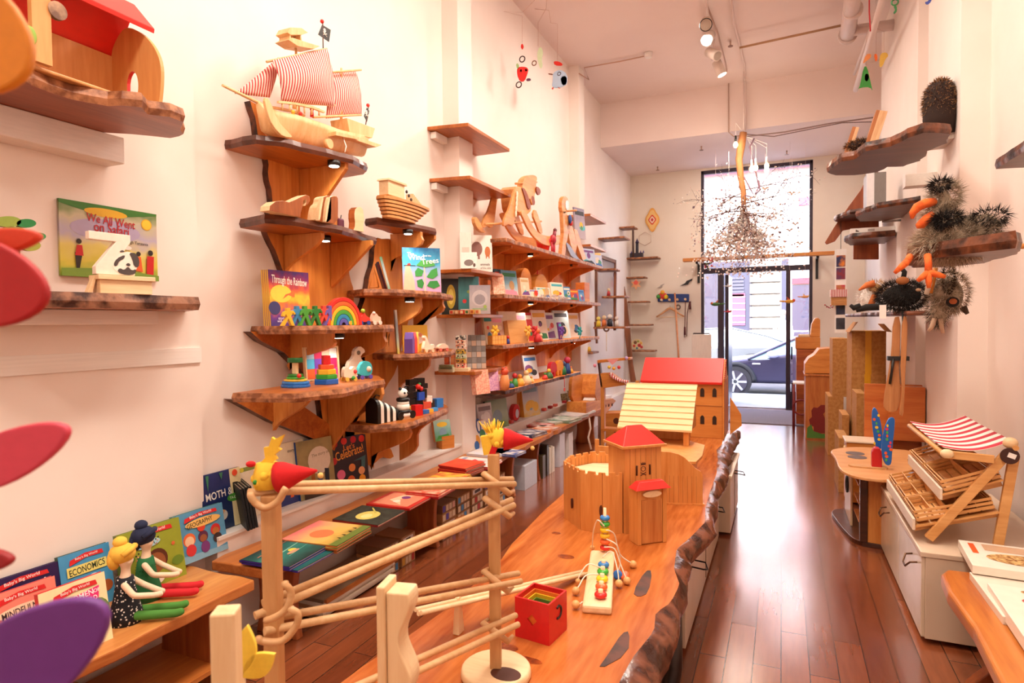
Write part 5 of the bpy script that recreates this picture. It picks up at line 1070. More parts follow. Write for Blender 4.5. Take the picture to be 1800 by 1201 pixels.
# black shaggy plush and the white one with a long orange beak on the lowest shelf
y = 5.1; bp2 = T('plush_crow', 'black shaggy plush creature with brown ears on the lowest right shelf', 'plush toy', at(1585,543, y=y)); bp2.location.z = 1.556; HO = bp2.location; k = mpp(HO)
B().ball(L3(1585,520),(30*k,.09,20*k), GK).out('body', bp2)
q = B(); spiky(q, L3(1585,520),(36*k,.1,24*k),3000,.05,[GK, GK, P('2e2c28',.9), P('1c1614',.9)],.002,.2,21); o = q.out('fur', bp2); o['kind'] = 'stuff'
B().ball(L3(1582,495,-.10),(10*k,.02,7*k), P('9a5a2a',.8)).out('ear', bp2)
B().ball(L3(1609,511,-.10),(4*k,.01,3*k), P('b08a6a',.8)).out('patch', bp2)
B().tube([L3(1588,490), L3(1590,478), L3(1586,474)],4*k, GK,8).out('tuft', bp2)
B().tube([L3(1545,540,-.08), L3(1520,541,-.1), L3(1502,546,-.1)],[6*k,6*k,4*k], GK,10).tube([L3(1510,538,-.1), L3(1498,542,-.1), L3(1492,537,-.1)],[5*k,5*k,3*k], GK,10).out('leg', bp2)
B().b2((at(1541,560, y=y).x-HO.x,-.13, at(1541,560, y=y).z-HO.z),(at(1553,537, y=y).x-HO.x,-.128, at(1541,537, y=y).z-HO.z), P('f4ece4')).out('paper_tag', bp2)
y = 5.35; wpb = T('plush_bird', 'small white plush bird with long orange beak beside the black shaggy plush', 'plush toy', at(1528,543, y=y)); wpb.location.z = 1.556; HO = wpb.location; k = mpp(HO)
B().ball(L3(1525,525),(12*k,.06,18*k), P('f2ece4',.9)).ball(L3(1537,508),(12*k,.06,10*k), P('b48a5a',.9)).out('body', wpb)
q = B(); spiky(q, L3(1522,525),(13*k,.06,20*k),800,.03,[P('f6f0ea',.9)],.002,.2,31); spiky(q, L3(1540,506),(14*k,.06,12*k),500,.03,[P('a87a4a',.9), P('d8b48a',.9)],.002,.0,32); o = q.out('fur', wpb); o['kind'] = 'stuff'
B().tube([L3(1535,499,-.05), L3(1522,502,-.06), L3(1508,511,-.06)],[6*k,5*k,1.5*k], P('d8743a',.8),8).out('beak', wpb)
B().tube([L3(1536,520,-.06), L3(1528,538,-.08)],[5*k,5*k], P('b8622a',.8),8).out('leg', wpb)
# ================================================================ ceiling pipes, lamps, hanging things
PIP = P('e2cfc8',.5)
def ctube(name, label, pts, r, mat=PIP, n=10, cat='pipe', kind=None): q = B(); q.tube([at(a, b, z=z) if z else at(a, b, y=y) for a, b, z, y in pts], r, mat, n); return S(q, name, label, cat, kind=kind)
dp = T('drain_pipe', 'white drain pipe under the ceiling with a flanged elbow', 'pipe',(0,0,0)); q = B(); zz = 4.55
q.cyl(at(1507,-60, z=zz), at(1490,62, z=zz),.075, None, PIP,20); q.out('pipe', dp)
e = at(1490,62, z=zz); q = B(); d_ = (e-at(1507,-60, z=zz)).normalized(); q.cyl(e-d_*.02, e+d_*.02,.095, None, PIP,20); e2 = at(1499,18, z=zz); q.cyl(e2-d_*.02, e2+d_*.02,.092, None, PIP,20); q.out('flange', dp)
B().cyl(e-d_*.1, Vector((1.2,(e-d_*.1).y+.05, zz)),.055, None, PIP,16).out('branch', dp)
S(B().cyl(at(1560,-30, z=4.3), at(1504,158, z=4.3),.03, None, PIP,12), 'ceiling_pipe', 'thin white pipe sloping down along the right wall top, longer one', 'pipe')
S(B().cyl(at(1535,40, z=4.45), at(1502,130, z=4.45),.018, None, PIP,12), 'ceiling_pipe', 'short thin white pipe beside the long sloping one', 'pipe')
S(B().cyl(at(1300,84, z=4.70), at(1478,45, z=4.70),.013, None, P('b8906a',.5),10), 'sprinkler_pipe', 'thin brownish pipe crossing the ceiling to the drain pipe', 'pipe')
def sprinkler(label, px, py, z, up=.0):
    p = at(px, py, z=z); S(B().cyl((0,0,0),(0,0,-.06),.012,.008, P('c8a894',.3,.5),10).cyl((0,0,-.06),(0,0,-.065),.03, None, P('8a6450',.3,.5),12), 'sprinkler', label, 'sprinkler', p)
sprinkler('ceiling sprinkler at the left end of the brownish pipe',1284,72,4.83); sprinkler('sprinkler on the low ceiling left of the hanging branch',1233,257,4.17); sprinkler('sprinkler on the low ceiling near the left corner',1156,293,4.17); sprinkler('sprinkler on the low ceiling above the shop window',1383,265,4.17)
S(B().tube([Vector((-2.40,7.72,4.70)), Vector((-2.36,8.02,4.72)), at(1027,119, z=4.79), at(1090,108, z=4.80), at(1132,99, z=4.80)],.008, P('c8a08a',.5),8), 'cable', 'thin cable running from the left pier across the ceiling', 'cable')
cs_ = at(1140,97, z=4.80); S(B().cyl((0,0,.028),(0,0,-.03),.05,.04, WHITE,16), 'smoke_detector', 'small white detector on the ceiling at the end of the thin cable', 'detector', cs_)
YBM = 9.25
S(B().tube([at(1283,-20, z=4.80), at(1290,40, z=4.80), at(1300,80, z=4.80), at(1308,112, z=4.80)]+[at(1310, yy, y=YBM) for yy in (140,180,230)],.014, PIP,8), 'conduit', 'white conduit running over the ceiling and down the beam, right one', 'conduit')
S(B().tube([at(1243,10, z=4.80), at(1262,60, z=4.80), at(1275,110, z=4.80)]+[at(1281, yy, y=YBM) for yy in (140,180,232)]+[at(1290,240, y=YBM), at(1310,238, y=YBM)],.010, P('b89a8c',.4),8), 'conduit', 'thin metal conduit from the track lights down the beam, left one', 'conduit')
S(B().tube([at(1312,240, y=YBM), at(1380,232, y=YBM), at(1460,217, y=YBM), at(1540,206, y=YBM)],.010, P('9a8078',.4),8), 'conduit', 'thin conduit running along the lower edge of the beam', 'conduit')
S(B().tube([at(1312,236, y=9.1), at(1360,240, y=9.1), at(1420,228, y=9.1), at(1480,216, y=9.1), at(1540,214, y=9.1)],.006, P('7a6058',.5),6), 'cable', 'loose cable sagging below the beam', 'cable')
# track lights
tk = T('track_light', 'ceiling light track running along the room', 'light track', at(1246,40, z=4.80)); q = B(); a = at(1235,-60, z=4.78)-tk.location; b_ = at(1252,105, z=4.78)-tk.location; q.cyl(a, b_,.014, None, PIP,8); q.out('track', tk)
def head(label, px, py, z, to, lit, dark=0):
    p = at(px, py, z=z); t = T('spotlight_head', label, 'spotlight', p); d_ = (Vector(to)-p).normalized(); b = P('efe0d4',.4) if not dark else P('e0c8b4',.4)
    B().cyl(-d_*.12, d_*.06,.055,.06, b,20).out('housing', t); B().cyl(d_*.058, d_*.064,.05, None, EM('fff2e0',14) if lit else P('b8a898',.3),18).out('lens', t)
    if dark: B().ring(d_*.06,.06,.005, BLACK, d_.to_track_quat('Z', 'X').to_matrix().to_4x4(),22,6).out('rim', t)
    B().cyl(-d_*.06, Vector((0,0,4.8-p.z)),.008, None, PIP,8).out('stem', t)
    if lit: light('SPOT', p+d_*.08,120, WARM,.05, to=to, spot=70)
head('round spotlight head with a dark rim facing down the room',1241,42,4.60,(-.3,2,1.5),0,1); head('bright lit spotlight head below the rimmed one',1244,68,4.62,(-1.6,3.2,1.2),1)
head('dull spotlight head pointing away, third along the track',1256,96,4.62,(1.2,6,2.8),0); head('white glowing cylinder spotlight, last along the track',1266,124,4.60,(1.0,8.5,.4),1)
for i,(x, y, tx, ty, tz) in enumerate(((-.5,5.2, XL,5.6,1.9),(-.5,4.2, XL,3.6,1.7),(-.5,2.9, XL,2.6,1.7),(-.5,1.6, XL,1.3,1.6),(-.5,3.6,1.1,3.9,.9),(-.5,5.6,-1.0,4.6,.6),(-.4,1.8,-.7,2.6,.5))):
    p = Vector((x, y,4.6)); t = T('spotlight_head',('nearest', 'second', 'third', 'fourth', 'fifth', 'sixth', 'last')[i]+' plain spotlight head on the near ceiling', 'spotlight', p, group=None); d_ = (Vector((tx, ty, tz))-p).normalized(); B().cyl(-d_*.12, d_*.06,.055,.06, P('efe0d4',.4),16).out('housing', t); B().cyl((0,0,.03),(0,0,.2),.008, None, PIP,8).out('stem', t)
    light('SPOT', p+d_*.09,60 if i > 3 else 38, WARM,.12, to=(tx, ty, tz), spot=95, blend=1)
# mobiles
def mob(label, px, py, y, parts, strings):
    o = at(px, py, y=y); t = T('hanging_mobile', label, 'mobile', o); k = mpp(o); fl = lambda a, b: ((at(a, b, y=y).x-o.x),(at(a, b, y=y).z-o.z))
    for nm, pts, h in parts:
        q = B()
        if nm == 'ring': c = fl(*pts[:2]); q.ring((c[0],0, c[1]), pts[2]*k,.006, P(h), RX(90),16,6)
        else: q.prism(smooth_poly([fl(*p) for p in pts],1),-.004,.004, P(h,.5), 'y')
        q.out(nm, t)
    for s in strings: B().tube([(fl(*p)[0],0, min(fl(*p)[1],4.829-o.z)) for p in s],.0018, P('c8a090'),4).out('string', t)
    return t
top_ = lambda a, b: [(a, b),(a, b-260)]
mob('hanging mobile with red ladybird shape, ring and bead near the left wall',920,82,5.6,[('bead',[(915,82),(918,76),(921,82),(918,88)], 'd8281c'),('ring',(918,104,5), '3a1c14'),('insect',[(909,119),(920,117),(929,120),(927,130),(922,143),(914,144),(909,132)], 'd8201c'),('leaf',[(907,113),(911,111),(913,120),(909,122)], '9cba7a'),('foot',[(926,138),(933,138),(933,142),(925,143)], '5a2a4a'),('ring',(912,149,5), '3a1c14'),('spot',[(914,123),(917,122),(918,126),(915,127)], 'f0dcd0'),('spot',[(923,122),(926,121),(927,125),(924,126)], 'f0dcd0')],[[(918,76),(918,28),(885,20),(918,22),(940,0)]])
mob('hanging mobile with a pale green pear-like figure',948,84,5.9,[('figure',[(944,96),(947,85),(951,82),(955,92),(952,104),(954,116),(950,122),(946,110)], 'cfe0b8'),('ring',(939,111,4), '8a6450')],[[(946,82),(946,40),(960,15),(960,-300)]])
mob('hanging mobile with a pale blue bird and red hat by the ceiling',985,110,6.2,[('hat',[(973,108),(982,108),(989,112),(988,116),(975,115)], 'd8281c'),('bird',[(972,128),(985,122),(997,130),(997,148),(988,153),(980,155),(970,154),(972,140)], 'b4cce8'),('ring',(983,130,3), '3a2a3a'),('wing',[(985,136),(996,133),(997,148),(988,151)], '9ab8e0'),('foot',[(969,156),(974,152),(972,158)], 'e05a4a'),('foot',[(980,152),(986,156),(981,155)], 'e05a4a'),('whisker',[(964,129),(972,130),(972,132),(964,131)], '8a5a4a')],[[(980,108),(980,42),(968,40),(965,18),(940,3)]])
mob('hanging mobile of green and orange cut-out figures near the right wall',1520,130,7.4,[('green_cone',[(1518,118),(1524,116),(1531,148),(1534,161),(1530,153),(1512,154),(1508,158),(1512,150)], '3a9a3c'),('dancer',[(1516,112),(1522,96),(1530,94),(1532,100),(1526,105),(1520,110)], 'f09a5a'),('dancer',[(1536,96),(1541,94),(1543,104),(1539,110)], 'f0702a'),('dancer',[(1546,105),(1548,94),(1558,92),(1562,98),(1556,104),(1552,116),(1546,119)], 'f0c85a'),('centre',[(1520,132),(1524,129),(1528,134),(1525,144),(1520,142)], 'e0642a')],[[(1523,116),(1523,60),(1540,50)],[(1540,94),(1540,50),(1540,-40)],[(1554,92),(1554,55),(1540,50)]])
mob('green spiral ornament hanging at the top right',1573,5,5.2,[('ring',(1573,4,5), '2a6a34'),('hook',[(1570,10),(1576,10),(1577,20),(1572,25),(1570,22),(1574,18)], '2a6a34')],[[(1573,0),(1573,-80)]])
mob('blue and purple spiral ornament hanging at the top right',1632,2,4.6,[('hook',[(1625,4),(1630,9),(1637,3),(1638,-4),(1634,-4),(1631,3)], '3a4a9a')],[[(1634,0),(1634,-80)]])
S(B().tube([at(1528,-40, y=6.6), at(1528,20, y=6.6), at(1530,55, y=6.6)],.006, P('c8202c')), 'red_ribbon', 'narrow red ribbon hanging beside the sloping ceiling pipe', 'ribbon')
# ---------------------------------------------------------------- hanging branch with dried flowers and bulbs
YB_ = 8.9; hbx = T('hanging_branch', 'upside-down tree branch hung from the beam with blossoms and lights', 'branch', at(1303,235, y=YB_)); BO2 = hbx.location; K = mpp(BO2)
Lb = lambda px, py, dy=0: Vector((at(px, py, y=YB_).x-BO2.x, dy, at(px, py, y=YB_).z-BO2.z))
BRK = WD('a8683c', 'c88c58',6,.7, 'z')
B().tube([Lb(1307,233), Lb(1303,255), Lb(1299,280), Lb(1302,310), Lb(1307,340), Lb(1307,365), Lb(1305,385)],[6*K,7*K,6*K,5.5*K,5*K,4*K,3*K], BRK,12).tube([Lb(1307,233), Lb(1307,233)+Vector((0,0,4.83-BO2.z))],.006, PIP,5).out('trunk', hbx)
rnd = random.Random(4); TWG = P('6a4a42',.8); q = B(); tips = []
def br(p, d, L, r, dep):
    pts = [p]
    for i in range(5): d = (d+Vector((rnd.gauss(0,.16), rnd.gauss(0,.16), rnd.gauss(0,.14)))).normalized(); p = p+d*L/5; pts.append(p)
    q.tube(pts,[r*(1-.12*i) for i in range(6)], TWG,5)
    for s in pts[2:]: tips.append((s, dep))
    if dep < 2:
        for s in pts[1:]:
            for _ in range(1): br(s,(d+Vector((rnd.gauss(0,.7), rnd.gauss(0,.7), rnd.gauss(0,.6)))).normalized(), L*.55, r*.55, dep+1)
for a in range(16):
    an = a*2.4+.2; st0 = Lb(1306,335+a*3); br(st0, Vector((cos(an), sin(an)*.8,(.25,-.2,-.7,-1.1)[a % 4])).normalized(),.56,.008,0)
for pts in ([(1308,312),(1320,335),(1326,345),(1334,330),(1328,300),(1322,275),(1318,260),(1326,245)],[(1310,345),(1324,348),(1336,335),(1334,318)]): q.tube([Lb(a, b,-.05) for a, b in pts],.010, P('7a5a68',.8),6)
o = q.out('twigs', hbx); o['kind'] = 'stuff'
FL1, FL2, FL3 = P('fff4ee',.8), P('f4d8cc',.8), P('8a7480',.8); rnd2 = random.Random(9)
ql = B()
for s, dp_ in tips:
    if dp_ >= 1 and rnd2.random() < .75:
        for _ in range(rnd2.choice((1,1,2))):
            c = s+Vector((rnd2.gauss(0,.03), rnd2.gauss(0,.03), rnd2.gauss(0,.03))); m = rnd2.choice((FL3, FL2, FL1, FL1)); R = Matrix.Rotation(rnd2.uniform(0,6),4, Vector((rnd2.random(), rnd2.random(), rnd2.random()))); ql.add([R @ Vector(v)+c for v in ((0,0,0),(.014,.008,.004),(.028,0,0),(.014,-.008,.004))],[(0,1,2,3)], m)
for i in range(1700):
    a = rnd2.uniform(0,2*pi); t = rnd2.random()**.7; r = .05+.60*t*rnd2.uniform(.2,1); c = Lb(1306,378+76*t)+Vector((r*cos(a)*(1 if t > .2 else .6), r*sin(a)*.8, rnd2.gauss(0,.03))); m = rnd2.choice((FL1, FL1, FL1, FL1, FL2, FL2, P('8a6a58',.9)))
    s = rnd2.uniform(.012,.028); R = Matrix.Rotation(rnd2.uniform(0,6),4, Vector((rnd2.random(), rnd2.random(), rnd2.random()))); ql.add([R @ Vector(v)*s+c for v in ((-1,0,0),(0,-1,.3),(1,0,0),(0,1,.3))],[(0,1,2,3)], m)
for i in range(620):
    c = Lb(1309,398)+Vector((max(-.66, min(.66, rnd2.gauss(0,.33))), rnd2.gauss(0,.25), max(-.42, min(.55, rnd2.gauss(0,.24))))); m = rnd2.choice((FL1, FL1, FL2, FL3, P('9a7a80',.8))); s = rnd2.uniform(.010,.022)
    for e in range(2): R = Matrix.Rotation(rnd2.uniform(0,6),4, Vector((rnd2.random(), rnd2.random(), rnd2.random()))); ql.add([R @ Vector(v)*s+c for v in ((-1,0,0),(0,-1,.3),(1,0,0),(0,1,.3))],[(0,1,2,3)], m)
for i in range(170):
    a = rnd2.uniform(0,2*pi); t = rnd2.random(); r = .50*t*rnd2.random()+.03; ql.ball(Lb(1306,385+66*t)+Vector((r*cos(a), r*sin(a)*.8,0)), rnd2.uniform(.012,.026), rnd2.choice((FL1, FL2, FL1)),6,4)
for i in range(260):
    x = rnd2.gauss(0,.30); y_ = rnd2.gauss(0,.2); zt = Lb(1306,440).z; L_ = rnd2.uniform(0,.35); ql.add([(x-.012, y_, zt-L_),(x, y_, zt-L_-.014),(x+.012, y_, zt-L_),(x, y_+.006, zt-L_+.012)],[(0,1,2,3)], rnd2.choice((FL1, FL2)))
o = ql.out('blossoms', hbx); o['kind'] = 'stuff'
for px_, py_ in ((1294,258),(1329,298),(1348,295),(1348,302),(1322,300)):
    q = B(); c = Lb(px_, py_,-.1); q.cyl(c+Vector((0,0,.05)), c+Vector((0,0,.12)),.016,.012, WHITE if px_ > 1300 else BLACK,10); q.tube([c+Vector((0,0,.12)), c+Vector((.0,.05,.3)), Lb(1312,240)],.003, WHITE,5); h_ = q.out('bulb_socket', hbx); B().ball(c,(.03,.03,.042), EM('ffdca8',9),12,8).out('bulb', h_)
light('POINT', hbx.location+Vector((0,-.35,-.35)),12,(1,.8,.6),.08)
rnd3 = random.Random(2)
for i,(px_, py_) in enumerate(((1345,332),(1392,340),(1388,405),(1406,428),(1362,402),(1316,350),(1398,394))):
    q = B(); s = .055; q.prism([(-s,.3*s),(-.3*s,.5*s),(0,0),(.3*s,.5*s),(s,.2*s),(.2*s,-.1*s),(0,-.5*s),(-.2*s,-.1*s)],-.004,.004, P('b89880',.7), 'y'); q.tube([(0,0,0),(0,0,.45)],.0012, FL2,4); S(q, 'paper_bird', 'small flat tan bird ornament hanging by the window around the blossoms', 'ornament', at(px_, py_, y=8.7+.1*(i % 3)), rnd3.uniform(-20,20), group='tan bird ornaments at the window')
# birds hanging in the doorway
def hbird(label, px, py, y, col, beak, s=.07, rz=0):
    t = T('hanging_bird', label, 'ornament', at(px, py, y=y), rz); B().ball((0,0,0),(s, s*.4, s*.4), P(col)).ball((s*.8,0, s*.2), s*.32, P(beak)).tube([(-s,0,0),(-s*2,0, s*.1)],[s*.25, s*.12], P(col),6).out('body', t)
    B().prism([(-s*.4,0),(s*.5,0),(-s*.6, s*1.1)],-.003,.003, P(beak), 'y').out('wing', t); B().tube([(0,0,0),(0,0,4.17-t.location.z)],.0015, FL2,4).out('string', t)
hbird('green and orange carved bird hanging by the left door glass',1258,535,10.2, '4a7a3a', 'c86a3a',.07,180); hbird('red carved bird hanging in the door opening',1281,548,10.2, 'c83a4a', 'd85a5a',.04); hbird('yellow and red carved bird hanging in front of the right door post',1388,530,10.2, 'e8a82a', 'd8502a',.07,0); hbird('small orange fish ornament hanging by the right side light',1415,522,10.2, 'e8a060', 'e8c090',.05); hbird('white bird ornament hanging by the left door post',1281,503,10.2, 'e8e4e4', 'd0c8cc',.04)
# wooden bar in front of the window
q = B(); a = at(1200,460, y=10.9); b_ = at(1467,443, y=10.9); q.b2((0,0,0),(b_.x-a.x,.18,.055), OAK); S(q, 'window_shelf', 'long wooden plank fixed across the shop window at door-head height', 'shelf', a, bevel=.004)
for px_ in (1228,1436): S(B().b2((-.02,0,-.35),(.02,.03,0), BLACK).b2((-.02,-.25,-.03),(.02,0,0), BLACK), 'shelf_bracket', 'black metal bracket under the window plank at its %s end' % ('left' if px_ < 1300 else 'right'), 'bracket',(at(px_,470, y=11.29).x,11.29, a.z-.001))
t = T('berry_wreath', 'small dark berry bunch with a red bow on the left of the window plank', 'ornament', at(1245,463, y=10.88)); q = B()
for i in range(22): q.ball((rnd3.gauss(0,.05), rnd3.gauss(0,.03), rnd3.gauss(0,.05)),.02, P(rnd3.choice(('3a2a30', '7a4a4a', '5a6a3a', 'b8303a'))),7,5)
q.out('berries', t); B().box((.06,-.03,.05),(.07,.03,.07), P('c81c30')).out('bow', t)
t = T('plaque', 'orange and yellow lobed plaque with a red centre on the end wall', 'plaque', at(1147,387, y=YF)); k = mpp(t.location); t.location.y -= .03
pl = [(11*k*(1+.12*cos(4*a))*cos(a),19*k*(1+.1*cos(4*a))*sin(a)) for a in [2*pi*i/36 for i in range(36)]]
B().prism(pl,0,.025, P('eda94a'), 'y').out('back', t,.003)
for s_, h in ((.82, 'f0c47a'),(.55, 'd8442a'),(.38, 'f2d8c0'),(.2, 'c83a3a')): q = B(); q.prism([(a*s_, b*(s_ if s_ > .7 else s_*.75)) for a, b in pl],-.004-.004*(1-s_),0, P(h), 'y'); q.out('painted_ring', t)
hx = [(12*k*cos(pi/3*i+.5),12*k*sin(pi/3*i+.5)) for i in range(6)]; S(B().tube([(a,-.01, b) for a, b in hx],.006, P('dcc4b4'),6, True), 'hexagon_ornament', 'thin pale hexagon outline on the end wall below the plaque', 'ornament', at(1134,420, y=YF-.01))
# coat rack
cr = T('coat_rack', 'blue coat rack with a clown figure and four pegs on the end wall', 'coat rack', at(1184,524, y=YF)); k = mpp(cr.location); cr.location.y -= .03
B().box((0,0,0),(54*k,.03,14*k), P('1c3f86',.4), RY(2)).out('board', cr,.02)
for i in range(4): B().cyl((-19*k+i*13.5*k,0,-4*k),(-19*k+i*13.5*k,-.09,-3*k),.014,.022, PALE,10).out('peg', cr)
B().ball((-18*k,-.03,4*k),(8*k,.02,6*k), P('d83a2a')).ball((-18*k,-.04,10*k),4*k, P('f0b03a')).ball((-25*k,-.03,3*k),4*k, P('4a9a3a')).ball((-12*k,-.03,2*k),4*k, P('e8c82a')).out('clown_figure', cr)
t = T('coat_hanger', 'wooden coat hanger hung from the blue coat rack', 'coat hanger', at(1178,548, y=YF-.1)); B().tube([(-24*k,0,-9*k),(-14*k,0,-3*k),(-3*k,0,5*k),(0,0,6*k),(3*k,0,5*k),(14*k,0,-3*k),(24*k,0,-9*k)],[.014,.016,.022,.024,.022,.016,.014], WD('c88a58', 'e8b888',8),8).out('shoulders', t); B().cyl((-22*k,0,-9.5*k),(22*k,0,-9.5*k),.007, None, PALE,8).out('bar', t); B().tube([(0,0,6*k),(0,0,11*k)],.005, P('a89080',.3,.7),6).out('hook', t)
t = T('jump_rope', 'skipping rope with dark handles hanging from the coat rack', 'jump rope', at(1208,530, y=YF-.1)); B().tube([(-3*k,0,0),(-4*k,0,-40*k),(-5*k,0,-62*k),(-1*k,0,-60*k),(0,0,-20*k),(4*k,0,0)],.008, P('6a3a2c'),6).out('cord', t)
for dx_, dz in ((-4,-58),(5,-14)): B().cyl((dx_*k,-.01, dz*k),(dx_*k,-.01,(dz+14)*k),.02,.015, P('5a1c1c'),10).out('handle', t)
S(B().ring((at(1192,540, y=YF-.08).x, YF-.08, at(1192,540, y=YF-.08).z),3.5*k,.012, P('6a5044'), RX(90)), 'small_ring', 'small dark ring toy hanging from the coat rack', 'toy')
S(B().cyl((0,0,0),(-.12,.05,2.0),.018,.014, WD('c8784a', 'e0a070',8)), 'broom_stick', 'pinkish wooden stick leaning on the end wall below the coat rack', 'stick',(at(1198,660, y=11.1).x,11.1,0))
q = B(); s = .11; q.prism([(-s,-.5*s),(-.2*s,-.1*s),(.1*s,.3*s),(s,.6*s),(.9*s,.3*s),(.5*s,.1*s),(.3*s,-.3*s),(-.2*s,-.4*s)],0,.012, P('1e1a20'), 'y'); S(q, 'metal_bird', 'black flying bird silhouette on the end wall above the coat rack', 'ornament', at(1206,497, y=YF-.04))
q = B(); s = .07; q.prism([(-s,-.5*s),(-.2*s,-.1*s),(.1*s,.3*s),(s,.6*s),(.5*s,.1*s),(.3*s,-.3*s)],0,.010, P('b0a49a'), 'y'); S(q, 'metal_bird', 'faint grey bird silhouette on the end wall left of the black one', 'ornament', at(1161,503, y=YF-.03))
# ================================================================ toys and books on the live-edge shelves
def YZ(px, py, X, o): p = at(px, py, x=X); return (p.y-o.y, p.z-o.z)
def shape(q, pts, o, X, a, b, mat, sm=1, side=None):
    """outline traced on the plane x = X, thickness a..b towards the wall; thing has rz = 90"""
    pp = [YZ(p[0], p[1], X, o) for p in pts]; pp = smooth_poly(pp, sm) if sm else pp; pp = [(c[0], max(c[1],0 if c[1] > -.12 else -9)) for c in pp]; q.prism(pp, a, b, mat, 'y', side=side); return q
def AX(px, py, X, z=None): p = at(px, py, x=X); p.z = z if z is not None else p.z; return p
# pirate ship
X = -2.32; ps_ = T('toy_pirate_ship', 'large wooden toy pirate ship with red striped sails on the top shelf', 'toy ship', AX(545,275, X,2.431),90); O = ps_.location; HUL = WD('dba468', 'f0c994',6,.5, 'z'); k = mpp(O)
def hull(q, st, mat, n=7):
    vs = []
    for x, zb, zt, w in st:
        for j in range(2*n+1): a = (j-n)/n; vs.append((x, w*(abs(a)**.55 if a >= 0 else -abs(a)**.55), zb+(zt-zb)*abs(a)**1.6))
    m = 2*n+1; q.add(vs,[(i*m+j, i*m+j+1,(i+1)*m+j+1,(i+1)*m+j) for i in range(len(st)-1) for j in range(m-1)], mat, True)
    q.add(vs,[(i*m,(i+1)*m,(i+1)*m+m-1, i*m+m-1) for i in range(len(st)-1)], mat); q.add(vs,[tuple(range(m)), tuple(range((len(st)-1)*m, len(st)*m))[::-1]], mat); return q
s = [];
for px_, pb, pt, w in ((452,195,178,.008),(462,232,190,.03),(480,248,200,.055),(510,256,208,.075),(545,264,220,.08),(580,268,232,.078),(610,272,238,.07),(636,276,242,.055)):
    a = YZ(px_, pb, X, O); b = YZ(px_, pt, X, O); s.append((a[0], max(a[1],0.0), b[1], w))
q = B(); hull(q, s, HUL); q.out('hull', ps_)
q = B(); a = YZ(460,176, X, O); b = YZ(391,150, X, O); q.cyl((a[0],0, a[1]-.02),(b[0],0, b[1]),.009,.006, HUL,10); q.out('bowsprit', ps_)
q = B(); shape(q,[(445,175),(455,178),(468,215),(490,238),(497,245),(480,245),(460,225),(450,200)], O, X,-.07,-.055, HUL); q.out('prow_board', ps_,.002)
q = B()
for yy in (-.075,.06): shape(q,[(470,181),(500,184),(530,190),(552,199),(552,202),(530,194),(500,188),(470,185)], O, X, yy, yy+.014, HUL,0)
q.out('rail', ps_)
for i in range(6): a = YZ(478+i*13,184+i*2, X, O); B().cyl((a[0],-.068, a[1]-.038),(a[0],-.068, a[1]),.0045, None, HUL,8).out('baluster', ps_)
q = B(); shape(q,[(595,210),(645,228),(640,245),(600,236)], O, X,-.06,.06, HUL,0); shape(q,[(592,240),(650,258),(640,262),(590,246)], O, X,-.09,.09, HUL,0); q.out('stern_castle', ps_,.002)
q = B(); shape(q,[(560,236),(606,247),(598,250),(560,243)], O, X,-.12,-.04, HUL,0); q.out('side_deck', ps_,.001)
m1 = YZ(519,60, X, O); m1b = YZ(525,200, X, O); m2 = YZ(600,120, X, O); m2b = YZ(600,225, X, O)
for nm, a, b in (('main_mast', m1, m1b),('rear_mast', m2, m2b)): q = B(); q.cyl((b[0],0, b[1]),(a[0],0, a[1]),.008,.006, HUL,8); q.out('mast', ps_)
SAIL = STR('c23a3a', 'f2d6c8',62,0)
def sail(pts, y, bow, name='sail'):
    P4 = [YZ(a, b, X, O) for a, b in pts]; n = 12; vs = []
    for j in range(n+1):
        for i in range(n+1):
            u, v = i/n, j/n; a = (P4[0][0]*(1-u)+P4[1][0]*u, P4[0][1]*(1-u)+P4[1][1]*u); b = (P4[3][0]*(1-u)+P4[2][0]*u, P4[3][1]*(1-u)+P4[2][1]*u); vs.append((a[0]*(1-v)+b[0]*v, y-bow*sin(pi*v)*(.4+.6*sin(pi*u)), a[1]*(1-v)+b[1]*v))
    o = B().add(vs,[(j*(n+1)+i, j*(n+1)+i+1,(j+1)*(n+1)+i+1,(j+1)*(n+1)+i) for j in range(n) for i in range(n)], SAIL, True).out(name, ps_); md = o.modifiers.new('cloth', 'SOLIDIFY'); md.thickness = .0015
sail([(470,108),(567,87),(580,188),(486,180)],-.03,.05); sail([(572,128),(628,124),(638,203),(575,208)],.01,.04)
sail([(498,98),(500,100),(482,170),(420,163)],.03,.02, 'jib_sail')
for a, b in (((463,110),(569,87)),((486,180),(583,186)),((570,129),(630,124)),((545,207),(630,203))):
    a = YZ(*a, X, O); b = YZ(*b, X, O); B().cyl((a[0],-.02, a[1]),(b[0],-.02, b[1]),.006, None, HUL,8).out('yard', ps_)
q = B(); shape(q,[(495,60),(500,51),(520,52),(531,60),(520,64),(500,64)], O, X,-.04,.04, HUL,0); shape(q,[(495,73),(502,69),(530,78),(551,84),(540,89),(512,84)], O, X,-.045,.045, HUL,0); shape(q,[(500,62),(502,62),(502,72),(500,72)], O, X,-.035,.035, HUL,0); shape(q,[(518,63),(520,63),(522,75),(520,75)], O, X,-.035,.035, HUL,0); q.out('crows_nest', ps_,.001)
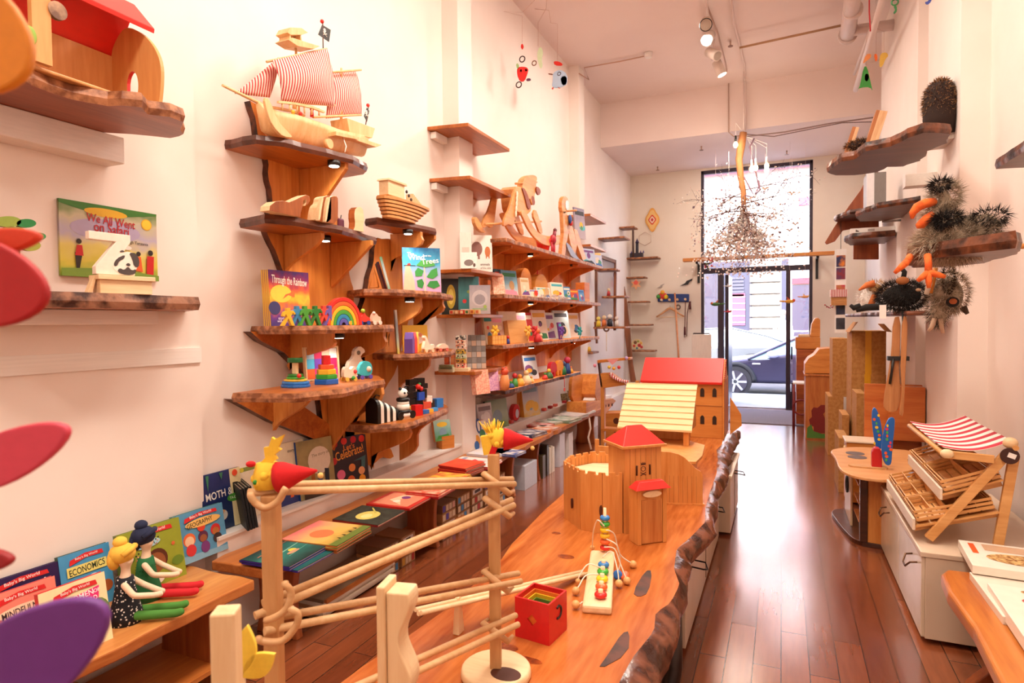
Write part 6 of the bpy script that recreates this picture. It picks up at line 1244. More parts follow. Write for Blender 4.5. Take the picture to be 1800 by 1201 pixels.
def flag(pole, pts, ball):
    a = YZ(*pole[0], X, O); b = YZ(*pole[1], X, O); fp = B().cyl((a[0],-.02, a[1]),(b[0],-.02, b[1]),.003, None, P('5a2a20'),6).out('flag_pole', ps_)
    q = B(); shape(q, pts, O, X,-.022,-.019, BLACK,0); c = [sum(YZ(*p, X, O)[i] for p in pts)/len(pts) for i in (0,1)]; W_ = P('f0ece4')
    q.ball((c[0]-.004,-.0225, c[1]+.012),(.011,.002,.010), W_,10,6); q.ball((c[0]-.004,-.0225, c[1]+.002),(.006,.002,.006), W_,8,5)
    for sgn in (-1,1): q.tube([(c[0]-.018,-.0228, c[1]-.008*sgn-.008),(c[0]+.012,-.0228, c[1]+.008*sgn-.010)],.0022, W_,5)
    q.ball((c[0]-.008,-.0245, c[1]+.013),(.0025,.001,.0025), BLACK,6,4); q.ball((c[0],-.0245, c[1]+.013),(.0025,.001,.0025), BLACK,6,4); q.out('pirate_flag', fp)
    a = YZ(*ball, X, O); B().ball((a[0],-.02, a[1]),.011, RED).out('ball', fp)
flag(((562,40),(563,88)),[(561,45),(576,54),(573,75),(554,62)],(561,39)); flag(((643,188),(638,220)),[(640,190),(644,196),(640,215),(635,205)],(642,186))
for px_, py_, h in ((512,178, 'e0b070'),(543,193, 'c81e22'),(510,198, 'e8b83a'),(523,201, 'c83a2a'),(555,219, 'c81e22'),(618,226, 'c81e22'),(590,228, 'b8703a')):
    a = YZ(px_, py_, X, O); B().ball((a[0],-.02, a[1]),.011, P(h)).cyl((a[0],-.02, a[1]-.04),(a[0],-.02, a[1]),.011,.007, P(h),10).out('sailor', ps_)
q = B(); a = YZ(552,257, X, O); q.cyl((a[0],-.11, a[1]),(a[0],-.085, a[1]),.026, None, HUL,18); q.out('wheel', ps_)
q = B(); a = YZ(577,245, X, O); b = YZ(578,262, X, O); c = YZ(573,276, X, O); q.tube([(a[0],-.1, a[1]),(b[0],-.12, b[1]),(c[0],-.13, c[1]+.01)],.0035, P('f0e0d0'),6); q.out('rope', ps_)
# carved animals on second shelf
X = -2.24; WAL = WD('7a3a18', 'b0622e',5,.4, 'z'); o0 = AX(500,388, X,2.041)
t = T('carved_elephant', 'carved brown wooden elephant with pale curved edge', 'carved animal', o0,90); O = t.location; O.z = 2.04
ep = [(380+a/4,240+b/4) for a, b in [(340,540),(345,490),(385,460),(440,455),(480,466),(520,450),(560,430),(600,414),(624,425),(630,455),(612,482),(592,492),(602,470),(600,447),(580,455),(576,495),(562,545),(562,598),(522,598),(516,566),(500,566),(494,598),(456,598),(450,572),(430,558),(424,598),(394,598),(390,560),(372,598),(350,598)]]
q = B(); shape(q, ep, O, X,-.03,.03, WAL,0, side=PALE); q.out('body', t,.002)
for i,(dx_, lab) in enumerate(((0, 'left'),(12, 'middle'))):
    t = T('carved_bear', 'tall wavy carved wooden animal silhouette with pale front, %s of the pair' % lab, 'carved animal', AX(560+dx_,393, X,2.04),90); O = t.location
    q = B(); shape(q,[(547+dx_,391),(549+dx_,375),(552+dx_,362),(558+dx_,358),(559+dx_,348),(566+dx_,345),(574+dx_,346),(575+dx_,360),(574+dx_,395)], O, X,-.03+i*.0,.03, WAL,1, side=PALE); q.out('body', t,.002); q = B(); shape(q,[(546+dx_,391),(549+dx_,391),(553+dx_,363),(556+dx_,348),(553+dx_,348),(549+dx_,363)], O, X,-.05,-.031, PALE); q.out('tail', t)
t = T('wooden_apple', 'small dark purple wooden apple beside the wavy carvings', 'toy', AX(599,402,-2.26,2.04),90); k = mpp(t.location); B().box((0,0,8.5*k),(15*k,.02,17*k), P('5a2038')).out('body', t,.012); B().tube([(0,0,16*k),(2*k,0,23*k)],.003, BLACK,5).out('stem', t)
t = T('carved_bear', 'single narrow pale carved silhouette at the right end of the carved animal shelf', 'carved animal', AX(626,409,-2.26,2.04),90); O = t.location; q = B(); shape(q,[(617,412),(621,395),(619,380),(621,365),(634,364),(637,385),(635,400),(636,412)], O,-2.26,-.015,.03, PALE,1, side=WAL); q.out('body', t,.002)
# ark
X = -2.30; t = T('wooden_ark', "layered wooden ark with a deck house standing on its own shelf", 'toy ship', AX(710,398, X,2.175),90); O = t.location; O.z = 2.175
for i in range(6):
    z0_, z1_ = .0+i*.022,.021+i*.022; w = .5+.1*i; q = B(); l_ = YZ(676-i*1.6,395, X, O)[0]; r_ = YZ(726+i*4.6,395, X, O)[0]; cx = (l_+r_)/2; L = (r_-l_)/2; pp = [(cx+L*cos(a)*(1 if cos(a) < 0 else 1),(.05+.005*i)*(abs(sin(a))**.6)*(1 if sin(a) >= 0 else -1)) for a in [2*pi*k_/28 for k_ in range(28)]]; q.prism(pp, z0_, z1_-.003, WD('c27c3e', 'e2a868',7,.5), 'z'); q.out('hull_layer', t,.002)
q = B(); a = YZ(673,350, X, O); b = YZ(703,324, X, O); dz = .132; q.b2((a[0],-.045, dz),(b[0]+.06,.045, dz+.008), OAK); q.b2((a[0]+.01,-.035, dz+.008),(b[0],.035, b[1]-.012), PALE); q.prism([(a[0], b[1]-.014),(b[0]+.02, b[1]-.014),(b[0]+.01, b[1]),(a[0]+.01, b[1])],-.045,.045, PALE, 'y'); q.out('deck_house', t,.002)
for i in range(7): q = B(); y_ = YZ(715+i*2.2,0, X, O)[0]; q.b2((y_,-.03,.13),(y_+.004,.03,.13+.07-.008*i), PALE); q.out('gangway_slat', t)
for px_, py_ in ((708,338),(712,345),(716,352)): a = YZ(px_, py_, X, O); B().ball((a[0],-.03, a[1]),(.008,.008,.012), P('3a2a24')).out('animal_figure', t)
# S4: pyramid, leaning books, tree book
X = -2.3; t = T('wooden_pyramid', 'small open wooden pyramid frame on the shelf under the ark', 'toy', AX(657,504, X,1.715),90); O = t.location; q = B()
for a, b in (((650,505),(658,470)),((666,505),(658,470)),((650,505),(666,505))): a = YZ(*a, X, O); b = YZ(*b, X, O); q.tube([(a[0],0, a[1]),(b[0],0, b[1])],.004, OAK,6)
q.out('frame', t)
book(668,690,455,504, 'dark red picture book leaning behind the pale teal one', MT('7a1c28', '2a2a4a',20), rz=130, lean=16, x=-2.34, z=1.716, w=.16)
book(672,700,450,506, 'pale teal picture book leaning sideways left of the blue tree book', GR(['8ac0a8', 'd8e4dc', 'b8d4dc', '5aa87a']), rz=125, lean=14, x=-2.26, z=1.716, w=.17, art=[('e',.5,.5,.3,.3, 'e6eef0'),('p',[(0,0),(1,0),(1,.2),(.4,.3),(0,.15)], '6ab88a')])
book(709,776,431,510, 'blue picture book with a green tree under the ark shelf', GR(['e89ac8', 'b8b8e0', '4ab4dc', '1a6aa0']), rz=42, lean=6, x=-2.25, z=1.716, th=.012, art=[
 ('p',[(.0,0),(.32,0),(.3,.25),(.22,.5),(.18,.62),(.08,.6),(.05,.4)], 'e8c4a4'),('r',.04,.585,.34,.6, '2a2a2a'),('p',[(.12,.6),(.22,.6),(.2,.65),(.14,.64)], 'c83a2a'),
 ('p',[(.55,.0),(.6,0),(.58,.7),(.55,.72)], 'd8c8b8'),('p',[(.38,.12),(.5,.08),(.55,.2),(.5,.3),(.36,.26)], '2f8a3a'),('p',[(.33,.35),(.5,.36),(.55,.48),(.4,.55),(.32,.46)], '3a9a44'),('p',[(.62,.14),(.8,.08),(.97,.14),(.9,.26),(.7,.25)], '2f8a3a'),('p',[(.62,.34),(.78,.3),(.92,.38),(.9,.55),(.75,.5)], '3a9a44'),('p',[(.36,.6),(.6,.56),(.86,.6),(.78,.72),(.5,.72)], '4aa64a'),
 ('t',.22,.855,.18, 'ffffff', 'The'),('t',.36,.78,.42, 'ffffff', 'Wind',4),('t',.66,.82,.2, 'ffffff', 'and the'),('t',.72,.70,.46, 'ffffff', 'Trees',8)])
# S5: rainbow book x4, figures, rainbow
RBW = GR(['4a3a7a', '6a3a8a', 'd8783a', 'f0c03a', 'e86a3a', '9a2a5a', '4a2a7a'])
book(478,548,476,572, 'rainbow-coloured picture book standing with its copies behind the little figures', RBW, rz=86, lean=3, x=-2.38, z=1.497, th=.010, n=4, spine='e8b84a', group=None, art=[
 ('e',.28,.58,.26,.16, 'f6cf4a'),('p',[(.3,.48),(.45,.56),(.6,.52),(.62,.62),(.55,.66),(.5,.6),(.38,.57)], 'd8743a'),('e',.1,.32,.14,.12, '3a3a6a'),('t',.5,.80,.88, 'fff4e8', 'Through the Rainbow',-3,2.2),('t',.3,.13,.26, 'e8dcf0', 'story by',0),('t',.32,.08,.36, 'e8dcf0', 'with pictures',0)])
FIG = [(-.5,0),(-.28,0),(-.02,.42),(.2,0),(.42,0),(.16,.55),(.3,.72),(.42,.62),(.5,.68),(.34,.86),(.12,.84),(.12,1),(-.12,1),(-.12,.84),(-.3,.78),(-.42,.55),(-.3,.5),(-.2,.66),(-.1,.5)]
for i,(px_, h, x_) in enumerate(((506, 'e8b42a',-2.20),(522, '3a86b8',-2.22),(536, '4a9a34',-2.20),(554, '2a7a34',-2.20),(569, 'd8483a',-2.23),(579, '6a5aa8',-2.22))):
    nm = ('yellow', 'blue', 'light green', 'dark green', 'red', 'violet')[i]; o = AX(px_,572, x_,1.497); w = 24*mpp(o); hh = 33*mpp(o)*(1.05 if i else .95)
    S(B().prism([(a*w*1.15, b*hh) for a, b in FIG],-.011,.011, P(h,.4), 'y'), 'walking_figure', nm+' wooden walking figure in the row before the rainbow book', 'toy figure', o,75, 'walking wooden figures on the rainbow shelf',.0015)
o = AX(601,571,-2.2,1.497); k = mpp(o); t = T('rainbow_arch', 'nested wooden rainbow arches from red to blue on the middle shelf', 'rainbow toy', o,60)
for i, h in enumerate(('d8281e', 'e8662a', 'f2c02a', '4aa43a', '2a8ab8', '5a5ab0')):
    ro = (33-i*5)*k; ri = ro-4.6*k; n = 24; pp = [(ro*1.02*cos(pi*j/n), ro*1.48*sin(pi*j/n)) for j in range(n+1)]+[(ri*1.02*cos(pi*j/n), ri*1.48*sin(pi*j/n)) for j in range(n,-1,-1)]
    B().prism(pp,-.03,.03, P(h,.4), 'y').out('arch', t,.002)
def pulltoy(label, px, py, X, z, w, body, wheelc, shape_, rz=75, extra=()):
    o = AX(px, py, X, z); k = mpp(o); t = T('pull_toy', label, 'toy', o, rz); B().prism(smooth_poly([(a*w*k, b*w*k+.008) for a, b in shape_],1),-.014,.014, P(body,.45), 'y').out('body', t,.002)
    for a in (-.3,.3):
        for sy in (-1,1): B().cyl((a*w*k, sy*.015,.012),(a*w*k, sy*.022,.012),.012, None, P(wheelc),12).out('wheel', t)
    for (a, b, r, h) in extra: B().ball((a*w*k,-.012, b*w*k+.008), r*k, P(h)).out('ornament', t)
    return t
DG = [(-.5,.1),(.4,.1),(.5,.35),(.42,.6),(.28,.7),(.15,.45),(-.3,.45),(-.5,.6),(-.55,.35)]
pulltoy('small blue and yellow bird toy right of the rainbow arches',617,571,-2.17,1.497,17, '2a8a9a', 'e8b02a', DG, extra=[(.4,.7,3, 'f0c03a')])
pulltoy('red rolling car toy with blue wheels on the rainbow shelf',638,571,-2.15,1.497,26, 'd83a2a', '2a4a9a',[(-.5,.1),(.5,.1),(.5,.4),(.2,.5),(0,.8),(-.2,.5),(-.5,.4)], extra=[(-.1,.85,4, 'a8c83a')])
pulltoy('pale pink rolling toy at the right end of the rainbow shelf',660,571,-2.14,1.497,20, 'e8c0a8', 'e8d8c8',[(-.5,.1),(.5,.1),(.45,.6),(.2,.6),(0,.9),(-.3,.9),(-.5,.4)], extra=[(-.3,.9,3, 'e8dcd0')])
# S6
book(690,712,537,613, 'slim pale green and blue book standing nearly edge-on', GR(['d8c84a', 'c8d8c8', 'a8c4d8', 'e8ece8']), rz=128, lean=3, x=-2.34, z=1.306, w=.14)
book(709,753,560,606, 'yellow picture book with a pale round figure', GR(['e8b02a', 'f0c83a']), rz=55, lean=5, x=-2.38, z=1.306, art=[('c',.62,.5,.22, 'f4dcd0'),('c',.7,.62,.08, 'e89a6a')])
o = AX(724,612,-2.26,1.306); k = mpp(o); t = T('arch_blocks', 'stack of painted arch blocks in violet, red and rainbow below the tree shelf', 'rainbow toy', o,100)
for j,(a, b, h) in enumerate(((-14,-5, '6a4a9a'),(-5,6, 'd83a3a'),(6,13, 'e8b03a'))):
    B().prism([(a*k*1.1,0),(b*k*1.1,0),(b*k*1.1,25*k),((a+b)/2*k*1.1,37*k),(a*k*1.1,25*k)],-.03,.03, P(h), 'y').out('arch_block', t,.002)
pulltoy('pale swan pull toy on wheels right of the arch blocks',752,611,-2.2,1.306,26, 'f2dcc4', 'e8c8a4',[(-.5,.1),(.5,.1),(.5,.5),(.2,.4),(0,.5),(-.2,1.0),(-.4,1.1),(-.45,.9),(-.3,.8),(-.45,.4)])
pulltoy('low pale wooden pull toy at the right end behind the swan',777,610,-2.18,1.306,26, 'e6c8b0', 'd86a5a',[(-.5,.1),(.5,.1),(.5,.3),(0,.5),(-.5,.3)])
# S7
t = T('tree_stacker', 'stacking toy tree with green crown on blue and yellow rings', 'stacking toy', AX(520,690,-2.22,1.192)); k = mpp(t.location)
for i,(r, z0_, z1_, h) in enumerate(((29,0,5, '2a6ab8'),(27,5.5,10, '2f7ac8'),(23,10.5,14, 'e8b83a'),(18,14.5,18, '4aa03a'),(15,18.5,23, '2a7a2a'))):
    B().prism(smooth_poly(ngon(0,0, r*k, r*k*.8,8,.3),1), z0_*k, z1_*k, P(h,.35), 'z').out('ring', t,.003)
B().b2((-5*k,-3*k,23*k),(5*k,3*k,46*k), PALE).out('trunk', t,.002)
B().prism(smooth_poly(ngon(0,0,16*k,11*k,8,.3),1),43*k,51*k, P('14602a',.35), 'z').out('crown', t,.004); B().ball((18*k,-.03,21*k),4*k, RED).out('apple', t)
t = T('hexagon_stacker', 'stacking tower of coloured hexagons from blue base to red top', 'stacking toy', AX(574,681,-2.18,1.192)); k = mpp(t.location)
for i,(r, z0_, z1_, h) in enumerate(((23,0,9, '2a62b8'),(20,9,17, '3a9a30'),(17.5,17,26, 'e8b02a'),(14,26,34, 'e0582a'),(8,34,50, 'd01c1e'))): q = B(); q.prism(ngon(0,0, r*k, r*k,6,.2+i*.1), z0_*k, z1_*k, P(h,.3), 'z'); q.out('hexagon', t,.003)
o = AX(567,675,-2.36,1.192); k = mpp(o); t = T('pattern_frame', 'wooden frame filled with coloured pattern blocks behind the stackers', 'puzzle', o,75, rot=(radians(-4),0, radians(75)))
w, h_ = 34*k,58*k; q = B()
for a in ((-w,-w+.008,0, h_),(w-.008, w,0, h_),(-w, w,0,.008),(-w, w, h_-.008, h_)): q.b2((a[0],-.012, a[2]),(a[1],.012, a[3]), PALE)
q.out('frame', t,.001); rr = random.Random(7); PC = ['d8288a', '6a3aa8', '4ab4e0', 'e8e4dc', '4aa03a', 'e0622a', 'a8d0f0', '5a6a7a', 'c81e5a', 'e8b8a0']
for i in range(4):
    for j in range(3): B().b2((-w+.01+i*(2*w-.02)/4,-.008,.01+j*(h_-.02)/3),(-w+.01+(i+1)*(2*w-.02)/4-.001,.006,.01+(j+1)*(h_-.02)/3-.001), P(rr.choice(PC),.4)).out('pattern_block', t)
pulltoy('tall white wooden dog pull toy with grey ear on the stacking tower shelf',625,660,-2.30,1.192,40, 'f2e0cc', 'e8d4bc',[(-.5,.1),(.4,.1),(.4,.6),(.2,.8),(.35,.95),(.5,1.0),(.45,1.15),(.2,1.3),(-.1,1.15),(-.15,.8),(-.5,.6)], rz=80, extra=[(.1,1.0,4, '7a6a5a')])
pulltoy('turquoise elephant pull toy with cord at the right end of its shelf',641,672,-2.16,1.192,30, '3ab0b8', '5a4aa8',[(-.5,.1),(.4,.1),(.5,.5),(.35,.9),(-.1,1.0),(-.45,.7)], rz=75, extra=[(.2,.5,5, 'f0d8c0')])
pulltoy('pink and cream dog pull toy on the stacking tower shelf',614,673,-2.16,1.192,28, 'f0d4bc', 'e8b84a',[(-.5,.1),(.5,.1),(.5,.5),(.3,.9),(.0,.6),(-.3,.9),(-.5,.6)], rz=75, extra=[(.35,.5,4, 'd83a3a'),(.2,.1,4, '3a9a3a')])
# S8
t = T('striped_stacker', 'black and white striped arched wooden animal on the lowest shelf', 'stacking toy', AX(668,745,-2.24,.905),75); k = mpp(t.location)
for i in range(7):
    x0_ = (-18+i*7.5)*k; hh = (44-i*3.6)*k; m = BLACK if i % 2 == 0 else P('f4ecdf',.4); q = B(); n = 10; w = 17*k-(i*1.0)*k; pp = [(-w,0)]+[(w*-cos(pi*j/n), hh-w*.9+w*.9*sin(pi*j/n)) for j in range(n+1)]+[(w,0)]; q.prism([(a, b) for a, b in pp], x0_, x0_+7*k, m, 'x'); q.out('stripe_block', t,.002)
B().tube([(-14*k,0,43*k),(-10*k,-.01,49*k),(-4*k,-.02,47*k)],.004, BLACK,6).out('ear', t)
t = T('panda_stacker', 'panda figure stacked from black and white rounds on wheels', 'stacking toy', AX(709,743,-2.18,.905),75); k = mpp(t.location)
for i,(r, z0_, z1_, m) in enumerate(((13,4,11, WHITE),(14,11,16, BLACK),(12,16,26, P('f4ecdf')),(11,26,31, P('f4ecdf')),(12,31,37, BLACK))): q = B(); q.lathe([(0, z0_*k),(r*k*.9, z0_*k),(r*k,(z0_+z1_)/2*k),(r*k*.9, z1_*k),(0, z1_*k)], m, n=18); q.out('ring', t)
B().ball((0,0,45*k),(9*k,9*k,9*k), P('f6efe4')).ball((-6*k,0,53*k),3*k, BLACK).ball((6*k,0,53*k),3*k, BLACK).ball((-3*k,-8*k,46*k),2*k, BLACK).ball((4*k,-8*k,46*k),2*k, BLACK).out('head', t)
for sx in (-13,14): B().cyl((sx*k,-.035,7*k),(sx*k,-.025,7*k),7*k, None, BLACK,14).out('wheel', t)
B().b2((-16*k,-.03,0),(20*k,.03,4*k), PALE).out('base', t)
def blk(cx, cy, w, h, col, X, z=None, lab=None, rz=70, dep=None, grp=None, name='wooden_block'):
    o = AX(cx, cy, X); k = mpp(o)
    if z is not None: o.z = z
    q = B(); q.b2((-w/2*k*1.25,-.5*(dep or w*k),0),(w/2*k*1.25,.5*(dep or w*k), h*k), col if not isinstance(col, str) else P(col,.35)); return S(q, name, lab, 'block', o, rz, grp,.0015)
bt2 = T('black_block_tower', 'dark robot-like tower of black blocks with red and blue figure', 'block tower', AX(728,728,-2.26,.905),75); k = mpp(bt2.location)
for (a, c, w, h, m) in ((-14,0,12,14, 'e8b02a'),(-2,0,12,10, '2a62b8'),(-15,14,14,12, '1c1a1a'),(0,12,14,14, '1c1a1a'),(-16,27,12,10, '141212'),(-4,27,14,10, '1c1a1a'),(10,24,12,16, '141212'),(-14,38,14,10, '1c1a1a'),(12,41,12,9, '1c1a1a'),(-12,49,16,10, '141212'),(4,48,14,12, '141212')):
    B().b2((a*k*1.2,-.022, c*k),((a+w)*k*1.2,.022,(c+h)*k), P(m,.3)).out('block', bt2,.003)
B().b2((2*k,-.04,22*k),(16*k,-.023,36*k), P('2a52b8',.3)).out('blue_block', bt2); B().ball((2*k,-.035,46*k),5*k, RED).ball((9*k,-.035,42*k),4*k, RED).ball((5*k,-.035,50*k),3*k, P('2a8a3a')).out('berries', bt2)
BG = 'loose coloured blocks on the lowest shelf'
for cx, cy, w, h, c, nm in ((733,727,13,19, 'd01c1e', 'tall red block standing at the front of the lowest shelf'),(747,712,14,16, 'e0563a', 'coral red block behind the small blue one'),(757,706,9,16, '2a2422', 'small dark block beside the bright blue one'),(770,712,12,16, '2f7ac8', 'bright blue block at the right end of the lowest shelf'),(746,725,11,7, '2f6ab8', 'low blue block before the coral one'),(755,723,9,6, 'e8b03a', 'low yellow block between two blue ones'),(763,720,9,6, '4a9ae0', 'low light blue block near the right end'),(752,700,10,12, 'f0e6d8', 'white block on top of the coral block')):
    blk(cx, cy, w, h, c,-2.17 if cy > 715 else -2.24,.905 if cy > 703 else .955, nm,70, None)
# ledge below: small animal book on a wood block
bb = blk(783,786,20,22, OAK,-2.47,.506, 'wooden cube with a pale disc standing on the ledge under the small animal book',60)
B().cyl((0,-.034,.03),(0,-.037,.03),.018, None, P('d8ccc0'),14).out('disc', bb)
book(766,795,733,768, 'small thick green animal board book on a wooden cube at the pier', GR(['4a8a3a', '7ab0a8', 'a8c8b8']), rz=62, lean=14, x=-2.45, z=.575, th=.03, spine='b86a2a', art=[('e',.5,.78,.32,.12, 'e8c03a'),('c',.5,.4,.22, '7a9ab0'),('p',[(.1,.1),(.9,.1),(.8,.3),(.2,.25)], '3a8a3a')])
# ================================================================ pier shelves
z = 1.934
book(808,829,404,470, 'pale elephant picture book standing behind, edges showing', P('f0e6da'), rz=20, lean=4, y=4.42, z=z, spine='3a3230', art=[('r',.2,.2,.8,.6, 'd8cabc')])
book(825,866,407,472, 'white picture book with a brown elephant on the pier shelf', P('f4ebe0'), rz=35, lean=5, x=-2.32, z=z, spine='3a3230', art=[('e',.34,.62,.24,.2, '8a5a50'),('r',.2,.34,.28,.5, '8a5a50'),('r',.38,.34,.46,.5, '8a5a50'),('e',.8,.55,.12,.14, 'c8703a'),('r',.72,.36,.76,.5, 'c8703a'),('r',.84,.36,.88,.5, 'c8703a'),('t',.68,.2,.4, '6a5a50', 'animals'),('t',.7,.1,.45, '8a7a6c', 'of the wild')])
book(810,838,447,476, 'small white animal book leaning in front of the elephant book', P('f4ece2'), rz=22, lean=12, y=4.34, z=z, art=[('e',.5,.35,.3,.2, '7a6a62'),('e',.85,.2,.08,.12, '5a3a2a')])
z = 1.574
book(777,806,487,550, 'black picture book with a glowing yellow figure on the pier shelf', GR(['1c2018', '2a2a20', '181818']), rz=25, lean=4, y=4.42, z=z, art=[('e',.55,.5,.28,.34, 'c8a82a'),('e',.55,.5,.16,.22, 'e8cf5a'),('t',.55,.5,.22, '3a2a10', 'STORY')])
book(806,842,482,548, 'teal winter picture book with red-spined copies behind', GR(['3a7a78', '4a8a8a', '2a5a60']), rz=18, lean=2, y=4.43, z=z, n=3, spine='c82a2a', art=[('c',.3,.35,.1, 'd83a3a'),('c',.5,.6,.08, '8a9a4a'),('r',.1,.1,.9,.14, 'd8e0dc')])
book(825,862,502,553, 'grey castle picture book in front of the teal winter book', GR(['a89a9a', 'b8acac', '9a9098']), rz=22, lean=6, y=4.37, z=z, spine='8a7f80', art=[('e',.5,.55,.38,.28, 'c4b8b8'),('e',.5,.5,.26,.18, '968c90'),('r',.15,.12,.85,.2, '8aa07a'),('c',.75,.25,.08, '9ab04a')])
for i in range(6):
    nm = ('Y', 'B', 'A', 'R', 'C', 'E')[i]; o = at(795+i*9,556, y=4.35); o.z = z; k = mpp(o); t = T('alphabet_block', 'small alphabet block, number '+('one', 'two', 'three', 'four', 'five', 'six')[i]+' from the left along the pier shelf edge', 'block', o,4, 'alphabet blocks along the pier shelf edge')
    B().b2((-.017,-.017,0),(.017,.017,.034), P(('d8a878', 'c87a4a', 'd8442a', 'e8b078', 'e8a84a', 'e0b884')[i])).out('cube', t,.001); B().prism([(-.011,.006),(.011,.006),(.011,.028),(-.011,.028)],-.0176,-.0171, P(('c83a2a', 'e8c89a', 'f0d0a0', '3a6a3a', 'b85a2a', 'd06a3a')[i]), 'y').out('letter_panel', t)
z = 1.118
for i in range(8):
    j, r_ = i % 2, i//2; o = at(786+j*11,650, y=4.37); o.z = z+.0345*r_; S(B().b2((-.017,-.017,0),(.017,.017,.034), P(('c85a2a', 'd87a4a', 'b84a2a', 'e0905a')[(i*3) % 4])), 'alphabet_block', 'orange alphabet block in the stack at the left of the totem tower', 'block', o,5, 'stacked orange alphabet blocks',.001)
for i,(cx, cy, w, h, c) in enumerate(((777,651,22,9, 'c8c0a0'),(777,643,20,8, '9aa880'))):
    blk(cx+8,652, w, h, c,-2.42, z+(.0 if i == 0 else .022),('lower', 'upper')[i]+' small flat pale green box at the left end of the totem shelf',5,.04, name='small_box')
t = T('totem_tower', 'tall carved totem tower of painted character blocks on the lowest pier shelf', 'block tower', at(811,648, y=4.36),12); t.location.z = z; k = mpp(t.location)
B().b2((-15*k,-.04,0),(15*k,.04,6*k), PALE).out('base', t,.002)
for i, c in enumerate((('c83a3a', 'f0d8b8'),('e8b04a', '8a4a2a'),('6a9a5a', 'f0e0c0'),('4a4a4a', 'e8b83a'),('e8dcc8', 'c85a2a'),('c8603a', 'f4e4c8'),('f4ead8', '2a2a2a'))):
    B().b2((-8.5*k,-.022,(6+i*8.2)*k),(8.5*k,.022,(13.8+i*8.2)*k), MT(c[0], c[1],45,.5)).ball((-4*k,-.023,(10+i*8.2)*k),1.4*k, BLACK,8,5).ball((4*k,-.023,(10+i*8.2)*k),1.4*k, BLACK,8,5).out('face_block', t,.001)
o = AX(838,649,-2.34, z); k = mpp(o); t = T('letter_block_box', 'wooden box of grey letter blocks standing upright beside the totem', 'block set', o,0, rot=(radians(-6),0, radians(35)))
w, h_ = 17*k,60*k; B().b2((-w,0,0),(w,.05, h_), P('8a8078')).b2((-w-.006,-.004,0),(-w,.054, h_), OAK).out('box', t,.001)
for i in range(4):
    for j in range(6): B().b2((-w+.003+i*w/2,-.004,.004+j*h_/6),(-w-.001+(i+1)*w/2,0,(j+1)*h_/6), P(('a8a09a', '8a827c', 'c8a890', '746c68')[(i*2+j*3) % 4])).out('letter_tile', t)
# ================================================================ things on the orange bookcase
ZB = [2.216,1.746,1.316,.931]
# rocking horse
X = -2.28; RH = WD('c87a3c', 'e6a868',5,.45); t = T('rocking_horse', 'wooden rocking horse with handle bar on top of the bookcase', 'rocking horse', AX(895,425, X, ZB[0]),90); O = t.location
C2 = lambda L: [(756+a/2.552,211+b/2.552) for a, b in L]
for pts, y0, y1, nm in (([(345,300),(385,305),(405,350),(412,385),(428,405),(400,432),(375,422),(355,410),(348,350)],-.07,.07, 'body'),([(375,305),(392,312),(412,360),(420,400),(405,405),(396,370),(385,330)],-.08,-.07, 'saddle_edge'),
    ([(400,318),(405,270),(425,250),(455,247),(470,260),(462,290),(468,312),(456,335),(458,375),(446,385),(434,345),(426,385),(430,402),(398,392),(392,350)],-.03,.03, 'head'),([(458,300),(472,305),(480,325),(470,342),(460,330)],-.045,-.03, 'ear'),([(440,345),(452,340),(459,378),(448,386)],-.032,-.03, 'bridle')):
    q = B(); shape(q, C2(pts), O, X, y0, y1, RH if nm in ('body', 'head') else P('8a3a1a'),1); q.out(nm, t,.003)
for yy in (-.11,.09):
    for pts in ([(330,310),(352,305),(338,380),(330,462),(318,482),(300,470),(285,482),(276,476),(284,440),(306,400)],[(425,400),(442,440),(462,510),(447,516),(430,470),(412,430)]): q = B(); shape(q, C2(pts), O, X, yy, yy+.02, RH); q.out('leg', t,.003)
    q = B(); shape(q, C2([(347,420),(358,410),(372,418),(388,445),(410,490),(440,516),(490,528),(540,518),(560,528),(542,556),(495,571),(450,562),(410,532),(380,490),(362,450)]), O, X, yy-.02, yy, RH); q.out('rocker', t,.004)
q = B(); a = YZ(*C2([(335,340)])[0], X, O)
for i in range(5): q.ball((a[0]-.008*i,-.12, a[1]-.045*i),(.012,.01,.03), P('f0e0c8'),6,5)
q.out('rope_tail', t)
for a, b, c in ((C2([(370,287)])[0], C2([(478,279)])[0], 'handle_bar'),(C2([(230,470)])[0], C2([(498,455)])[0], 'foot_bar')): a = YZ(*a, X, O); b = YZ(*b, X, O); B().cyl((a[0],-.03, a[1]),(b[0],-.0, b[1]),.010, None, RH,10).out(c, t)
q = B(); shape(q, C2([(198,435),(215,438),(240,490),(252,508),(226,502),(203,470)]), O, X,.0,.03, RH); q.out('tail_rocker', t,.003)
t = T('toy_bucket', 'red pail beside the rocking horse', 'bucket', AX(955,420,-2.22, ZB[0]),90); k = mpp(t.location); B().lathe([(0,0),(9*k,0),(14*k,22*k),(12.5*k,22*k),(8*k,2*k),(0,2*k)], P('d8241e',.35), n=20).out('pail', t)
t = T('toy_donkey', 'small red and dark donkey doll standing beside the red pail', 'toy animal', AX(972,443,-2.14, ZB[0]),90); k = mpp(t.location); B().ball((0,0,22*k),(9*k,6*k,9*k), P('b02030')).tube([(6*k,0,26*k),(10*k,0,38*k)],[4*k,3*k], P('8a2a3a')).ball((12*k,0,40*k),(6*k,3*k,4*k), P('6a2a2a')).out('body', t)
for a in (-6,-2,4,8): B().cyl((a*k,0,0),(a*k,0,18*k),1.6*k, None, P('c83a4a'),8).out('leg', t)
t = T('hobby_giraffe', 'tall wooden giraffe-headed rocking toy with splayed legs near the second pier', 'rocking toy', AX(1005,465,-2.15, ZB[0]),90); O = t.location; X = -2.15
